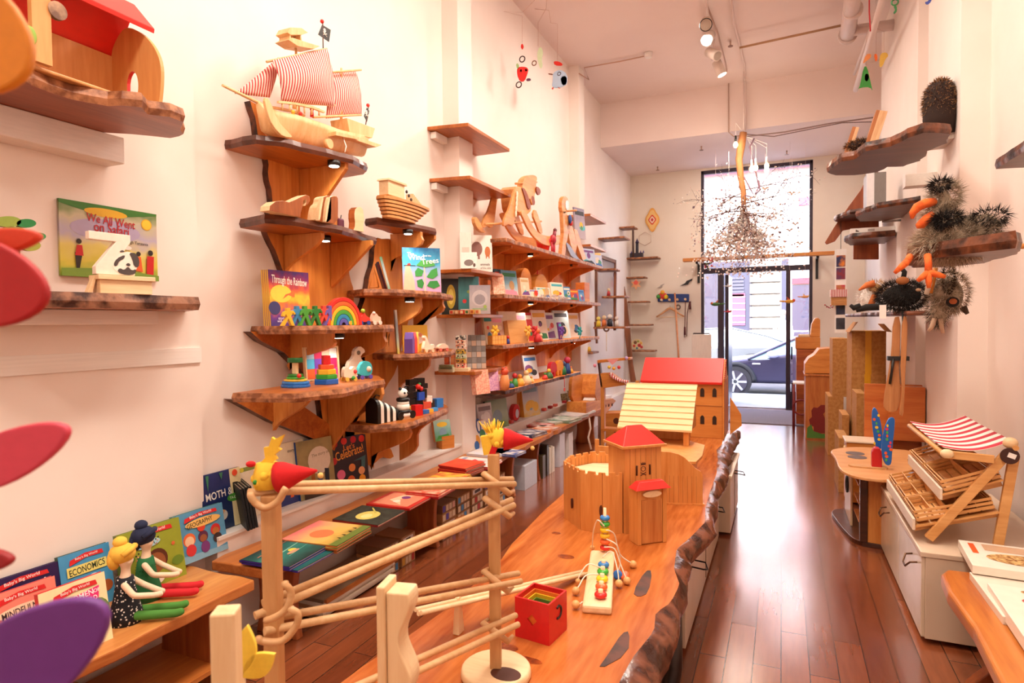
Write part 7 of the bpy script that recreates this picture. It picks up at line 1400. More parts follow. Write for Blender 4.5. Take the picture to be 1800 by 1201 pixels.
q = B(); shape(q,[(985,350),(990,344),(996,350),(996,365),(990,378),(984,370)], O, X,-.02,.02, RH); q.out('head', t,.003); q = B(); shape(q,[(990,354),(995,352),(996,368),(991,370)], O, X,-.027,-.021, P('e8e8ec')); q.out('white_face', t)
for pts in ([(986,372),(994,372),(996,410),(990,450),(984,450),(988,410)],[(996,385),(1004,400),(1012,430),(1008,450),(1000,430),(994,400)],[(1006,402),(1012,405),(1028,455),(1022,462),(1008,420)]): q = B(); shape(q, pts, O, X,-.02,.02, RH,0); q.out('leg', t,.003)
q = B(); shape(q,[(990,425),(998,432),(1010,452),(1022,463),(1030,460),(1024,470),(1008,462),(996,445)], O, X,-.03,-.01, P('8a90a8')); q.out('rocker', t,.002); q = B(); a = YZ(1000,372, X, O); q.cyl((a[0]-.03,-.1, a[1]),(a[0]-.03,.1, a[1]),.01, None, RH); q.out('handle', t)
q = B(); a = YZ(996,386, X, O); q.ball((a[0],-.04, a[1]),(.03,.02,.05), P('2a4a8a')); q.ball((a[0]+.03,-.04, a[1]-.04),(.03,.02,.03), P('c82a2a')); q.out('reins', t)
# generic packages with printed faces
def gen_art(rr, pal):
    a = [('r',.08,.76,.92,.9, rr.choice(pal))]
    for _ in range(4):
        k = rr.random()
        if k < .45: a.append(('c', rr.uniform(.25,.75), rr.uniform(.2,.6), rr.uniform(.1,.22), rr.choice(pal)))
        elif k < .8: a.append(('e', rr.uniform(.3,.7), rr.uniform(.15,.55), rr.uniform(.12,.3), rr.uniform(.08,.2), rr.choice(pal)))
        else: a.append(('p',[(.05,.05),(.95,.05),(rr.uniform(.6,.9), rr.uniform(.2,.4)),(rr.uniform(.1,.4), rr.uniform(.15,.35))], rr.choice(pal)))
    return a
PAL = ['d8402a', 'e8b23a', '3a8a5a', '2a6ab0', 'f2e8da', '7a4a8a', 'e89ab0', '4ab0b8', '2a2a34', 'c8a070', 'f0dcc0']
def pk(l, t_, r, b, X, z, label, cover, seed, rz=72, lean=8, th=.014, art=1, name='picture_book', cat='book', spine=None, group=None):
    rr = random.Random(seed); cv = P(cover,.35) if isinstance(cover, str) else cover
    return book(l, r, t_, b, label, cv, gen_art(rr, PAL) if art else (), rz=rz, lean=lean, th=th, x=X, z=z, name=name, cat=cat, spine=spine, group=group)
def fig(px, py, X, z, h, col, head, label, rz=80, name='wooden_figure', cat='toy figure', w=.45):
    o = AX(px, py, X, z); k = mpp(o); H_ = h*k; t = T(name, label, cat, o, rz); B().lathe([(0,0),(w*.5*H_,0),(w*.45*H_, H_*.3),(w*.25*H_, H_*.62),(0, H_*.66)], P(col,.5), n=12).out('body', t); B().ball((0,0, H_*.8), H_*.2, P(head,.5),10,8).out('head', t); return t
z = ZB[1]
pk(885,466,912,512,-2.30, z, 'blue seaside picture book second board of the bookcase', GR(['e8dcc8', '8ac0d8', '5a9ac0']),1); pk(873,464,890,512,-2.36, z, 'dark teal book standing behind the blue seaside book', '1a5a70',2, spine='2a4a6a')
for i in range(6): j, r_ = i % 2, i//2; S(B().b2((-.02,-.02,0),(.02,.02,.042), P(('e09a58', 'd8844a', 'e8ac6a')[i % 3])), 'alphabet_block', 'natural wood letter block stacked at the left end of the second bookcase board', 'block', AX(857+j*10,511,-2.34, z+.043*r_),75, 'letter blocks stacked on the second bookcase board',.001)
pk(868,476,889,512,-2.28, z, 'pale checkered wooden block set box beside the letter blocks', MT('e8c8b0', 'd89a80',50),3, th=.04, art=0, name='block_set', cat='block set')
o = AX(925,511,-2.3, z); k = mpp(o); t = T('arched_box', 'round-topped wooden box with pale front standing on the second bookcase board', 'wooden toy', o,78); q = B(); n = 14
q.prism([(-17*k,0)]+[(-17*k*cos(pi*j/n),30*k+22*k*sin(pi*j/n)) for j in range(n+1)]+[(17*k,0)],0,.09, OAK, 'y'); q.out('body', t,.004)
t = T('arched_box', 'second larger honey-coloured half-round wooden box beside the round-topped one', 'wooden toy', AX(952,509,-2.28, z),78); B().prism([(-22*k,0)]+[(-22*k*cos(pi*j/n),22*k+24*k*sin(pi*j/n)) for j in range(n+1)]+[(22*k,0)],0,.1, WD('d8903c', 'eeb25e',4), 'y').out('body', t,.004); B().cyl((0,.05,44*k),(0,.05,54*k),.006, None, RED).out('knob', t)
for i,(l, t_, r, b, c, lab) in enumerate(((917,480,932,512, 'e8c8a8', 'narrow cream and red book before the round-topped box'),(944,496,968,514, 'f0e0c8', 'small box with red and blue figures on its front'),(970,489,992,518, 'f2e4cc', 'cream box with a blue bear in the middle of the second board'),(992,497,1004,520, '4a90c0', 'light blue round-headed box on the second board'),(1000,507,1018,526, 'd8502a', 'red and orange striped small box near the end of the second board'),(1018,510,1028,530, '5a9ad0', 'small blue box at the end of the second board'),(930,502,948,514, 'c8d4e4', 'flat silver-blue packet lying before the half-round box'))): pk(l, t_, r, b,-2.14, z, lab, c,10+i, th=.03, name='small_box', cat='box')
t = T('glass_case', 'small wooden display case with glass front on the end of the second board', 'display case', AX(1032,507,-2.15, z+.04),80); k = mpp(t.location); B().b2((-10*k,0,0),(10*k,.12,28*k), WD('b85a24', 'd8823c',5)).out('case', t,.003)
B().b2((-10*k,0,-.036),(10*k,.12,0), OAK).out('foot', t)
q = B(); spiky(q,(0,0,.012),(.38,.03,.012),500,.03,[P('e8e4f0'), P('c8d0e4'), P('f0d8c0')],.003,0,4); S(q, 'paper_garland', 'crinkled pale paper garland along the front edge of the second bookcase board', 'garland', AX(975,520,-2.13, z),90)
z = ZB[2]
row3 = [(855,545,870,598, 'e8c8a4', 'tan book leaning at the left end of the third board'),(868,549,888,598, 'e0c0b0', 'pink cottage picture book on the third board'),(883,545,914,600, 'f0d8c0', 'wide cream picture book leaning on the third board'),(897,560,930,600, WD('c88a4a', 'dba468',6), 'plain wooden block box tied with yellow string'),(912,545,930,596, 'f2e2d4', 'cream cardboard sleeve behind the string-tied box'),(928,547,940,597, 'c82a2a', 'thin bright red book between cream ones on the third board'),(940,545,965,598, 'f4e8dc', 'white flower picture book on the third board'),(962,549,978,596, 'dce0e4', 'grey-white book in the middle of the third board'),(978,549,1004,598, 'cfe2e6', 'large pale blue picture book on the third board'),(1003,551,1022,594, 'f0e4d8', 'cream animal picture book on the third board'),(985,566,990,596, '7a4aa0', 'slim violet packet in front of the pale blue book')]
for i,(l, t_, r, b, c, lab) in enumerate(row3): pk(l, t_, r, b,-2.32 if i not in (3,10) else -2.2, z, lab, c,40+i, lean=10, th=.02 if i != 3 else .05, art=i != 3)
rr = random.Random(3)
for px_, c, lab in ((941, 'c82028', 'red'),(987, '6a3a9a', 'purple'),(1019, '2a9a9a', 'turquoise'),(870, 'e8b02a', 'yellow'),(928, 'e8a83a', 'golden')):
    t = T('ribbon_bow', lab+' ribbon bow tied on a packet of the third bookcase board', 'ribbon', AX(px_,582,-2.14 if px_ > 900 else -2.25),80); q = B()
    for a in range(6): an = a*pi/3; q.ball((.035*cos(an),0,.03*sin(an)),(.028,.012,.016), P(c,.6),8,6, RY(-math.degrees(an)))
    q.out('loops', t); B().tube([(0,0,0),(.01,.0,-.05),(-.005,0,-.085)],.006, P(c,.6)).out('tail', t)
t = T('letter_block_box', 'open tray of golden letter blocks at the left of the third board', 'block set', AX(875,601,-2.24, z),75); k = mpp(t.location); B().b2((-20*k,-.02,0),(20*k,.03,16*k), OAK).out('tray', t)
for i in range(5):
    for j in range(2): B().b2((-19*k+i*7.6*k,-.024,(1+j*7.5)*k),(-12.5*k+i*7.6*k,-.018,(7.8+j*7.5)*k), P('e8b060')).out('letter_tile', t)
fig(893,602,-2.2, z,15, '2a3a8a', 'c82a2a', 'tiny blue and red figure beside the golden letter tray'); fig(945,600,-2.13, z,24, 'c82a2a', 'e86a3a', 'small red toy in front of the white flower book', w=.6); fig(951,600,-2.11, z,15, 'e8663a', 'f0d0a8', 'small orange figure in front of the red toy')
z = ZB[3]
pk(838,636,862,678,-2.2, z, 'orange and pink block set box at the left end of the driftwood board', MT('f0c0a0', 'e8907a',60),70, th=.05, art=0, name='block_set', cat='block set'); pk(858,636,879,675,-2.22, z, 'pink and violet block set box beside the orange one', MT('e8b8c8', 'c88ab8',60),71, th=.05, art=0, name='block_set', cat='block set')
t = T('wooden_bear', 'tall orange-red bear figure on the driftwood board', 'toy animal', AX(887,668,-2.16, z),80); k = mpp(t.location); B().lathe([(0,0),(8*k,0),(9*k,12*k),(6.5*k,26*k),(0,28*k)], P('e08a4a'), n=14).out('body', t); B().ball((0,0,32*k),7*k, P('d8502a')).ball((-5*k,0,38*k),2.5*k, P('d8502a')).ball((5*k,0,38*k),2.5*k, P('d8502a')).out('head', t)
for i,(px_, py_, h, w, c, hd, lab) in enumerate(((898,667,12,1.1, '2a4a8a', '2a9a4a', 'blue block-like toy before the giraffes'),(905,665,24,.5, '4a9a4a', 'c82a2a', 'green and red toy with tall neck'),(914,663,20,.9, 'e8a83a', 'e8902a', 'yellow giraffe toy on the driftwood board'),(925,660,24,.8, 'f0d0a0', 'e8c08a', 'pale natural wood animal toy on the driftwood board'),(934,657,12,.9, 'e8b86a', 'd89a4a', 'small golden animal toy near the silver book'),(958,651,12,.9, 'c83a2a', '4a8a3a', 'small red dish-like toy right of the silver book'),(965,648,17,.9, '3a6a3a', 'e8c84a', 'green and yellow small toy right of the silver book'),(990,640,24,.5, '2a7a4a', '2a3a6a', 'green and navy toy near the end of the driftwood board'),(997,640,30,.45, '2a4a8a', 'c03050', 'tall blue and crimson toy near the end of the driftwood board'),(1003,638,12,.9, 'e8a83a', 'd87a2a', 'small yellow toy at the end of the driftwood board'))): fig(px_, py_,-2.18, z, h, c, hd, lab, w=w)
for px_, c, lab in ((970, 'c8202a', 'red elephant silhouette toy on the driftwood board'),(982, 'e8902a', 'orange elephant silhouette toy beside the red one')):
    t = T('elephant_cutout', lab, 'toy animal', AX(px_,648 if px_ < 975 else 645,-2.2, z),82); k = mpp(t.location); s_ = 26*k; B().prism(smooth_poly([(a*s_, b*s_) for a, b in [(-.4,0),(-.2,0),(-.15,.35),(.05,.35),(.1,0),(.3,0),(.35,.5),(.5,.3),(.55,.5),(.4,.95),(0,1.05),(-.4,.9),(-.5,.4)]],1),-.02,.02, P(c), 'y').out('body', t,.002)
pk(925,615,948,657,-2.3, z, 'silver-white picture book with a red heart on the driftwood board', 'd4d4da',90, lean=12)
t = T('hook_rope', 'small red cord with a ring hanging below the end of the driftwood board', 'cord', AX(992,655,-2.12, z-.02),90); B().tube([(0,0,0),(0,0,-.10)],.004, P('d8443a')).ring((0,0,-.125),.016,.005, P('e85a4a'), RX(90),14,6).out('cord', t)
# second pier shelves
pk(1012,374,1030,428,-2.16, pz+.028, 'grey owl picture book standing on the second pier board', GR(['b8a8b0', 'a89aa8', '7a7088']),95, rz=75, lean=4)
pk(1020,434,1048,462,-2.2, ZB[0]-.0, 'pale blue picture book below the second pier boards', 'b8c4dc',96)
# ================================================================ the white ledge
z = .506; XE = -2.49
def lb(l, t_, r, b, label, cover, art=(), **k): kk = dict(rz=88, lean=7, x=XE, z=z); kk.update(k); return book(l, r, t_, b, label, cover, art, **kk)
lb(363,836,432,935, 'dark blue moth and butterfly picture book leaning on the left wall', GR(['2a3a5a', '1a2a5e', '22306a']),[('r',.72,0,1,1, 'e8dca8'),('t',.42,.62,.66, 'f4f0e8', 'MOTH &',2,1.3),('t',.88,.64,.2, '1c1c1c', 'B',0,1),('e',.78,.5,.18,.07, '4a9a3a'),('t',.78,.5,.24, 'e8f0d8', 'TA-DA!'),('e',.45,.25,.12,.09, 'd8d4c8'),('p',[(.4,.2),(.52,.32),(.42,.36)], 'e8b07a'),('p',[(.15,.7),(.2,.98),(.12,.98)], '3a7a5a'),('p',[(.5,.86),(.55,.98),(.45,.98)], '3a7a5a'),('c',.85,.92,.07, 'e8502a')], z=.508)
for i in range(4): lb(424+i*5,846,436+i*5,927, 'thin black-spined book number %s in the upright row on the near ledge' % ('one', 'two', 'three', 'four')[i], P('1a1a1e'), rz=150, lean=8, x=-2.45, w=.2, h=.21, th=.008)
lb(418,818,500,905, 'cream picture book with leafy top behind the thin black books', P('f0e6cc'),[('p',[(.02,.9),(.98,.9),(.98,.98),(.02,.98)], '8a9a4a'),('c',.2,.94,.04, 'd8c83a'),('c',.6,.94,.04, '5a8a3a')], x=-2.52)
lb(485,800,545,905, 'cream book with a dark blue rain picture behind the felt gnome', P('ece0c4'),[('p',[(.0,.0),(.95,.0),(.95,.5),(.6,.62),(0,.6)], '2a3a78'),('p',[(.45,.1),(.55,.1),(.62,.35),(.55,.36)], 'e86a3a'),('p',[(.2,.3),(.24,.3),(.26,.55),(.22,.55)], 'c8d8e8'),('t',.7,.85,.4, '6a5a48', 'story time')], x=-2.5)
lb(530,767,592,866, 'olive castle picture book with a royal blue spine on the ledge', MT('8a8058', 'a89868',8),[('c',.6,.62,.32, 'e8dccc'),('t',.64,.72,.5, '9a8a70', 'The story of',5),('p',[(.3,.1),(.42,.1),(.44,.42),(.34,.46)], 'a8642a'),('p',[(.5,.08),(.62,.08),(.64,.4),(.52,.42)], '2a4a7a'),('p',[(.7,.08),(.82,.08),(.84,.44),(.72,.46)], '1a2a3a'),('r',.1,0,.98,.12, '3a2a20')], th=.03, spine='1a4a9a', rz=80, x=-2.46)
lb(585,770,650,852, 'dark picture book with red flowers about a celebration on the ledge', GR(['2a2430', '2e2a36', '3a2a34']),[('c',.15,.9,.08, 'c8202a'),('c',.4,.93,.08, 'd8302a'),('c',.65,.93,.08, 'b81e2a'),('c',.88,.92,.08, 'd8302a'),('c',.1,.55,.08, 'c8303a'),('t',.52,.80,.3, 'e8823a', "Let's",4),('t',.52,.68,.76, 'f0a24a', 'Celebrate!',8,1.5),('p',[(.6,.48),(.95,.56),(.9,.3),(.8,.3),(.82,.48)], '3a6a74'),('c',.25,.25,.11, 'e8709a'),('c',.55,.35,.09, 'e08a4a'),('c',.8,.25,.09, 'e8a878'),('c',.5,.1,.1, 'd8602a'),('c',.8,.08,.09, 'e8a02a'),('c',.2,.08,.08, '7a3a8a')], th=.014, rz=74, x=-2.45, n=2, spine='2a2430')
# far ledge
lb(838,712,858,760, 'narrow silver book at the left of the ledge beyond the first pier', GR(['c8c4cc', 'a8a0a8', 'dcdce0']), th=.01, rz=80, x=-2.47); lb(843,706,868,758, 'silver picture book with pale birches on the far ledge', GR(['d8d4dc', 'b8b0bc', 'e8e8ec']), gen_art(random.Random(5),['f0f0f4', 'b8a8b8', '8a8088', 'd8c0b8']), rz=75, x=-2.44)
lb(858,698,895,748, 'green-grey picture book with a faint blue figure on the far ledge', GR(['7a9a6a', 'a8b8a8', '8aa08a']),[('e',.5,.4,.22,.25, '8aa0b0'),('e',.5,.15,.4,.1, '7aa05a')], th=.02, rz=78, spine='4a6a3a', x=-2.45)
t = T('red_oval_box', 'small red oval box with a pale window on the far ledge', 'box', AX(908,737,-2.46, z),78); k = mpp(t.location); B().prism([(a, b+15*k) for a, b in ngon(0,0,11*k,15*k,18)],0,.05, P('c8202a',.3), 'y').out('box', t,.004); B().prism([(a, b+13*k) for a, b in ngon(2*k,0,5*k,8*k,14)],-.002,0, P('c8c8e0'), 'y').out('window', t)
lb(922,674,950,728, 'tall book with an orange edge and pale blue cover on the far ledge', GR(['e8c86a', 'd8d8dc', 'b8c0d8']), gen_art(random.Random(8),['e8e8f0', '8ab0c8', '5a9a4a', 'f0c04a']), th=.05, spine='e09a3a', rz=76, x=-2.44)
S(B().b2((-.02,0,0),(.02,.03,.42), OAKZ), 'wooden_plank', 'upright wooden plank on the far ledge behind the orange-edged book', 'board', AX(914,722,-2.53, z),88)
pk(988,681,999,697,-2.46, z, 'small brown photo card, left of a pair on the far ledge', MT('6a5a3a', 'a8946a',40),3, art=0, th=.006, name='photo_card', cat='card'); pk(1000,679,1012,696,-2.46, z, 'small brown photo card, right of a pair on the far ledge', MT('5a4a3a', 'a08a5a',40),3, art=0, th=.006, name='photo_card', cat='card')
for i,(px_, py_) in enumerate(((898,742),(956,719),(967,710),(976,707),(992,702))): S(B().b2((-.03,-.02,0),(.03,.02,.03), P(('c83a2a', 'd8483a', 'b82a2a', 'e86a5a', 'c8202a')[i])), 'small_red_box', 'tiny red boxed item on the far ledge edge, '+('nearest, by the red oval box', 'second along', 'third along', 'fourth along', 'farthest')[i], 'box', AX(px_, py_,-2.46, z),90)
book(820,862,753,798, '', P('f4ece0'), rz=86, lean=10, x=-2.40, z=.42, spine='c8302a', art=[('t',.45,.82,.6, '2a4a8a', '100'),('c',.2,.4,.12, 'd8402a'),('c',.5,.3,.12, 'e8a02a'),('c',.75,.45,.12, '3a8a5a'),('c',.45,.12,.1, '2a6ab0')], th=.03)['label'] = 'white counting board book with the number 100 standing on the long bench'
# ================================================================ groups of look-alikes
def regroup():
    for o in COL.objects:
        if o.parent or 'label' not in o or 'group' in o or 'category' not in o: continue
        n = o.name.split('.')[0]; p = o.location; g = None
        if n == 'picture_book':
            if p.z < .5 and p.y > 2 and p.x > -2.42: g = 'picture books laid on the long bench'
            elif p.z < .5: g = 'board books on the near bench'
            elif p.z < .6: g = 'picture books standing on the white ledge'
            elif p.y > 4.6 and p.y < 7.8: g = 'books on the orange bookcase'
            else: g = 'picture books on the wall shelves'
        elif n == 'live_edge_shelf': g = 'live-edge shelves on the left wall' if p.x < -1 else 'dark shelves on the right wall'
        else: g = {'pier_shelf': 'plain boards folded round the piers', 'flat_game': 'flat boxed games under the bench', 'block_set_box': 'block cartons under the long bench', 'cardboard_box': 'cartons along the right wall', 'pull_toy': 'pull toys on the wall shelves', 'wooden_figure': 'small wooden figures', 'hanging_mobile': 'mobiles under the ceiling', 'hanging_bird': 'carved birds hanging in the doorway', 'spotlight_head': 'ceiling spotlights', 'sprinkler': 'ceiling sprinklers', 'puck_light': 'puck lights under the shelves', 'wooden_block': 'loose coloured blocks on the lowest shelf', 'ribbon_bow': 'ribbon bows on the third bookcase board', 'small_red_box': 'tiny red boxes on the far ledge', 'plush_bird': 'plush birds on the right shelves', 'storage_box': 'boxes and books under the far half of the bench', 'rag_doll': 'rag dolls on the near bench', 'felt_gnome_head': 'felt gnome heads on the track posts', 'carved_bear': 'wavy carved silhouettes', 'parked_car': 'parked cars in the street', 'bracket_block': 'white wall blocks under the right shelves', 'game_box': 'white puzzle boxes on the orange bench', 'small_box': 'small boxes on the shelves', 'storage_cabinet': 'pale cabinets under the table', 'wood_slab': 'leaning wood slabs', 'trunk_board': 'trunk boards on the wall'}.get(n)
        if g: o['group'] = g
regroup()
# ================================================================ books lying on the long bench
def flat(pts, z, n, th, label, cover, art=(), spine=None, cat='book', name='picture_book', jit=.006):
    """stack of books given by the pixels of near-left, near-right and far-left corners of the top one"""
    zt = z+n*th; a = at(*pts[0], z=zt); b = at(*pts[1], z=zt); c = at(*pts[2], z=zt); w = (b-a).length; ex = (b-a).normalized(); ey = Vector((-ex.y, ex.x,0)); h = abs((c-a).dot(ey)); rz = math.degrees(atan2(ex.y, ex.x)); rr = random.Random(int(pts[0][0]))
    for i in range(n):
        o = Vector((a.x, a.y, z+i*th))+(Vector((rr.uniform(-jit, jit), rr.uniform(-jit, jit),0)) if i < n-1 else Vector((0,0,0)))
        lab = label if i == n-1 else label.replace(' pile', '')+', %s under the top one' % ('first', 'second', 'third', 'fourth', 'fifth', 'sixth')[n-2-i]
        e = T(name, lab, cat, o, rz+(rr.uniform(-1,1) if i < n-1 else 0)); sp = spine or (cover if isinstance(cover, str) else None); spm = P(sp,.4) if sp else cover; cv = P(cover,.3) if isinstance(cover, str) else cover
        B().b2((0,0, th-.0035),(w, h, th-.0005), cv).out('front_cover', e); B().b2((0,0,0),(w, h,.002), spm).b2((0,0,0),(.003, h, th-.003), spm).out('back_cover', e); B().b2((.003,.003,.002),(w-.003, h-.003, th-.0035), P('e0d2bc')).out('page_block', e)
        if i == n-1 and art: q = B(); q.M = Matrix.Translation((w/2,0, th-.0005)) @ RX(-90); A = B(); artwork(A, art, w, h,0)
        if i == n-1 and art:
            q = B(); vs = [(v[0]+w/2, v[2], th-.0004-v[1]) for v in A.v]; q.v = vs; q.f = A.f; q.mi = A.mi; q.sm = A.sm; q.mats = A.mats; q.out('cover_print', e)
z = .42
flat([(523,1003),(607,958),(437,977)], z,1,.012, 'turquoise picture book at the near end of the long bench, lowest', GR(['1c5a5a', '2a7a70', '1a4a50'],1), spine='3a2a8a')
flat([(508,996),(590,950),(447,972)], z+.012,2,.011, 'dark green night picture book with light streaks, violet spine', GR(['1c3a38', '2a7a70', '183234'],1),[('p',[(.2,.5),(.9,.62),(.9,.64),(.2,.53)], '8ac0a8'),('p',[(.3,.3),(.95,.42),(.95,.43),(.3,.32)], '6ab09a'),('c',.5,.45,.06, 'e8c84a'),('e',.45,.38,.12,.05, 'c89a7a'),('p',[(.1,.75),(.8,.85),(.8,.86),(.1,.77)], 'c8785a')], spine='3a2490')
flat([(592,960),(652,925),(510,940)], z,4,.010, 'sunset picture book with a red sun and small walking animals', GR(['5a6a2a', 'e8b45a', 'f0b070', 'e87a7a'],1),[('c',.42,.55,.2, 'e87a4a'),('r',0,0,1,.14, '6a7a34'),('p',[(.3,.14),(.34,.14),(.33,.22)], '2a2a20'),('p',[(.45,.15),(.5,.15),(.48,.23)], '2a2a20'),('p',[(.62,.15),(.68,.15),(.66,.22)], '2a2a20'),('p',[(.8,.16),(.84,.16),(.82,.25)], '2a2a20')], spine='c86a2a')
flat([(664,923),(712,897),(592,909)], z,1,.014, 'dark picture book with a yellow bare tree', MT('2a2c24', '3a4034',30),[('e',.45,.5,.28,.22, 'd8c868'),('e',.4,.5,.14,.1, 'e8dc90'),('p',[(.6,.45),(.9,.7),(.92,.68),(.64,.42)], 'c8b858')], spine='7a1a1a')
flat([(720,894),(762,871),(646,884)], z,1,.014, 'red picture book with a winding pale road', 'c8322a',[('r',.08,.1,.92,.9, 'e08a6a'),('p',[(.15,.3),(.5,.5),(.85,.35),(.8,.6),(.4,.7)], 'f0c8a0'),('c',.65,.45,.1, '7a3a7a'),('c',.35,.5,.08, 'f0e0c8')], spine='b81e1e')
flat([(770,869),(800,852),(716,862)], z,3,.012, 'red-edged picture book pile behind the track rail', MT('d8583a', 'f0b090',20), spine='c8282a')
flat([(808,845),(828,834),(756,838)], z,5,.010, 'yellow-spined picture book pile on the long bench', MT('e8b83a', 'c8602a',14), spine='e8c02a')
flat([(818,824),(852,812),(774,816)], z,5,.013, 'orange-red picture book pile between bench and ledge', MT('e0522a', 'd83a1c',10), spine='b01a1e')
flat([(857,821),(882,808),(800,808)], z,2,.012, 'white picture book with red star on the long bench', 'f2e8e0',[('p', star(.5,.5,.3), 'd8304a'),('r',.1,.8,.9,.9, '8a9ab8')], spine='c8202a')
specs = [((872,802),(900,790),(825,795), 'pale blue picture book', 'd8dce8',2),((905,800),(925,792),(868,789), 'blue-striped thin book', '3a5aa0',2),((884,783),(915,774),(862,778), 'red picture book pile', 'd83a2a',3),((905,776),(930,767),(886,771), 'cream boxed card set', 'f0e0d0',2),((935,765),(962,757),(912,757), 'navy picture book pile', '2a3a6a',3),((968,756),(985,750),(940,751), 'orange picture book', 'e07a3a',2),((955,750),(975,745),(928,744), 'small red book', 'c8302a',2),((975,744),(1003,738),(950,738), 'grey-green magazine', 'a8b8a8',2),((1000,740),(1022,733),(975,733), 'pale green magazine fan', '8aa890',3),((1012,733),(1035,727),(985,726), 'silver magazine fan', 'c8c8cc',3),((1030,727),(1047,721),(1002,719), 'white and green magazine', 'd8e0d8',2),((962,730),(985,722),(940,726), 'white booklet by the ledge', 'f4f0ec',1)]
for i,(a, b, c, lab, col, n) in enumerate(specs): flat([a, b, c], z, n,.011, lab+' on the far long bench', MT(col, 'f0e4dc',12,.3), spine=col)
t = T('wooden_chest_chair', 'small orange throne-backed chair on a low chest at the far end of the long bench', 'toy chair', at(1040,725, z=.42)); t.location.x = -2.2; t.location.y = 7.25; O = t.location
X = -2.2
t.rotation_euler = (0,0, radians(90))
q = B(); shape(q,[(1013,730),(1013,707),(1062,700),(1068,718),(1045,732)], O, X,-.12,.12, OAK,0); q.out('chest', t,.004)
q = B(); shape(q,[(1013,707),(1014,665),(1020,656),(1030,656),(1034,665),(1037,700),(1030,705)], O, X,.06,.10, OAK,1); shape(q,[(1030,704),(1033,660),(1040,656),(1043,668),(1045,702)], O, X,-.11,.10, OAK,1); q.out('chair_back', t,.005)
q = B(); shape(q,[(1030,704),(1032,699),(1064,694),(1062,700)], O, X,-.10,.04, WHITE,0); q.out('cushion', t,.004)
for i in range(3): a = YZ(1048+i*6,713-i, X, O); B().ring((a[0],-.125, a[1]),.016,.005, P('5a2a1a'), RX(90),12,6).out('ring_handle', t)
# ================================================================ under the long bench
def ubox(l, t_, r, b, X, label, mat, name='storage_box', cat='box', dep=.2, z0=None, rz=90, group=None):
    p = AX((l+r)/2, b, X); a = AX(l, b, X); c = AX(r, t_, X); zb = p.z if z0 is None else z0; zb = max(zb,0); q = B(); w = abs(c.y-a.y); q.b2((-w/2,0,0),(w/2, dep, max(.02, c.z-zb)), mat); return S(q, name, label, cat,(X,(a.y+c.y)/2, zb), rz, group,.002)
XU = -2.13; zz = .105
BLKM = MT('c88a5a', 'e8cdb0',70,.6); 
for i in range(5):
    y0 = 2.42+.005*i; S(B().b2((0,0,0),(.24,.62,.018), P(('9a7a5a', 'e8d8c0', 'b8906a', 'f0e6d8', '8a7058')[i])).b2((.241,.02,.003),(.242,.6,.015), P('d8c8b4')), 'flat_game', 'flat boxed game under the near end of the long bench, '+('lowest', 'second', 'third', 'fourth', 'topmost')[i]+' of its pile', 'game box',(-2.37+.012*(i % 2), y0,.01+i*.0185+(.09 if i > 9 else 0)))
for i,(y0, L, z0_, n, lab) in enumerate(((2.98,.16,0,3, 'nearest'),(3.16,.16,0,3, 'second'),(3.66,.2,0,4, 'third'),(3.88,.2,0,4, 'fourth'),(4.10,.2,0,4, 'fifth'),(4.32,.2,0,4, 'sixth'),(4.54,.18,0,4, 'seventh'))):
    for j in range(n):
        o = Vector((-2.34, y0,.104+j*.058 if .62 < y0-1.5 < 2.44 and n == 3 else j*.062)); o.z = j*.062
        t = T('block_set_box', 'printed block carton under the long bench, %s column from the near end, %s layer' % (lab,('first', 'second', 'third', 'fourth')[j]), 'box', o)
        m = (P('a8764a'), P('b88454'), P('8a6040'))[(i+j) % 3]; B().b2((0,0,0),(.20, L-.008,.058), m).out('carton', t,.001)
        q = B()
        if (i+j) % 4 == 3: q.b2((.2,.02,.012),(.2012, L-.03,.048), P('e8e0d8')); q.b2((.2012,.05,.018),(.2018, L-.06,.04), P('4a4444'))
        else:
            for k_ in range(4): q.b2((.2,.008+k_*(L-.02)/4,.008),(.2012,(k_+.8)*(L-.02)/4+.006,.050), P(('e8c8a0', '5a4ab0', 'e8b04a', '4a90c8', 'e0a890', 'c83a3a')[(k_+i*2+j) % 6] if (k_+j) % 3 == 0 else 'e6cfae'))
        q.out('printed_side', t)
for i,(y0, w, h, m, lab) in enumerate(((5.62,.05,.30, '3a2a20', 'dark upright book'),(5.70,.03,.26, 'e8dccc', 'cream upright book'),(5.75,.03,.27, 'd8c8b4', 'second cream upright book'),(5.80,.04,.25, 'f0e4d4', 'third cream upright book'),(6.0,.16,.34, 'd8d4dc', 'white upright box with a violet print'),(6.3,.14,.3, 'e8e0dc', 'plain white upright box'),(5.05,.3,.22, 'c8ccd8', 'slanting pale blue flat case'),(5.5,.08,.22, '4a3a24', 'dark floral box'))):
    S(B().b2((0,0,0),(.26, w, h), P(m,.4)), 'storage_box', lab+' under the far half of the long bench', 'box',(-2.36, y0,0), bevel=.002)
S(B().tube([(-2.09,7.0,.42),(-2.06,6.98,.25),(-2.08,6.95,.15),(-2.03,6.9,.02)],.012, P('f0d4c0'),8), 'cable', 'pale thick cord hanging down at the far end of the long bench', 'cable')
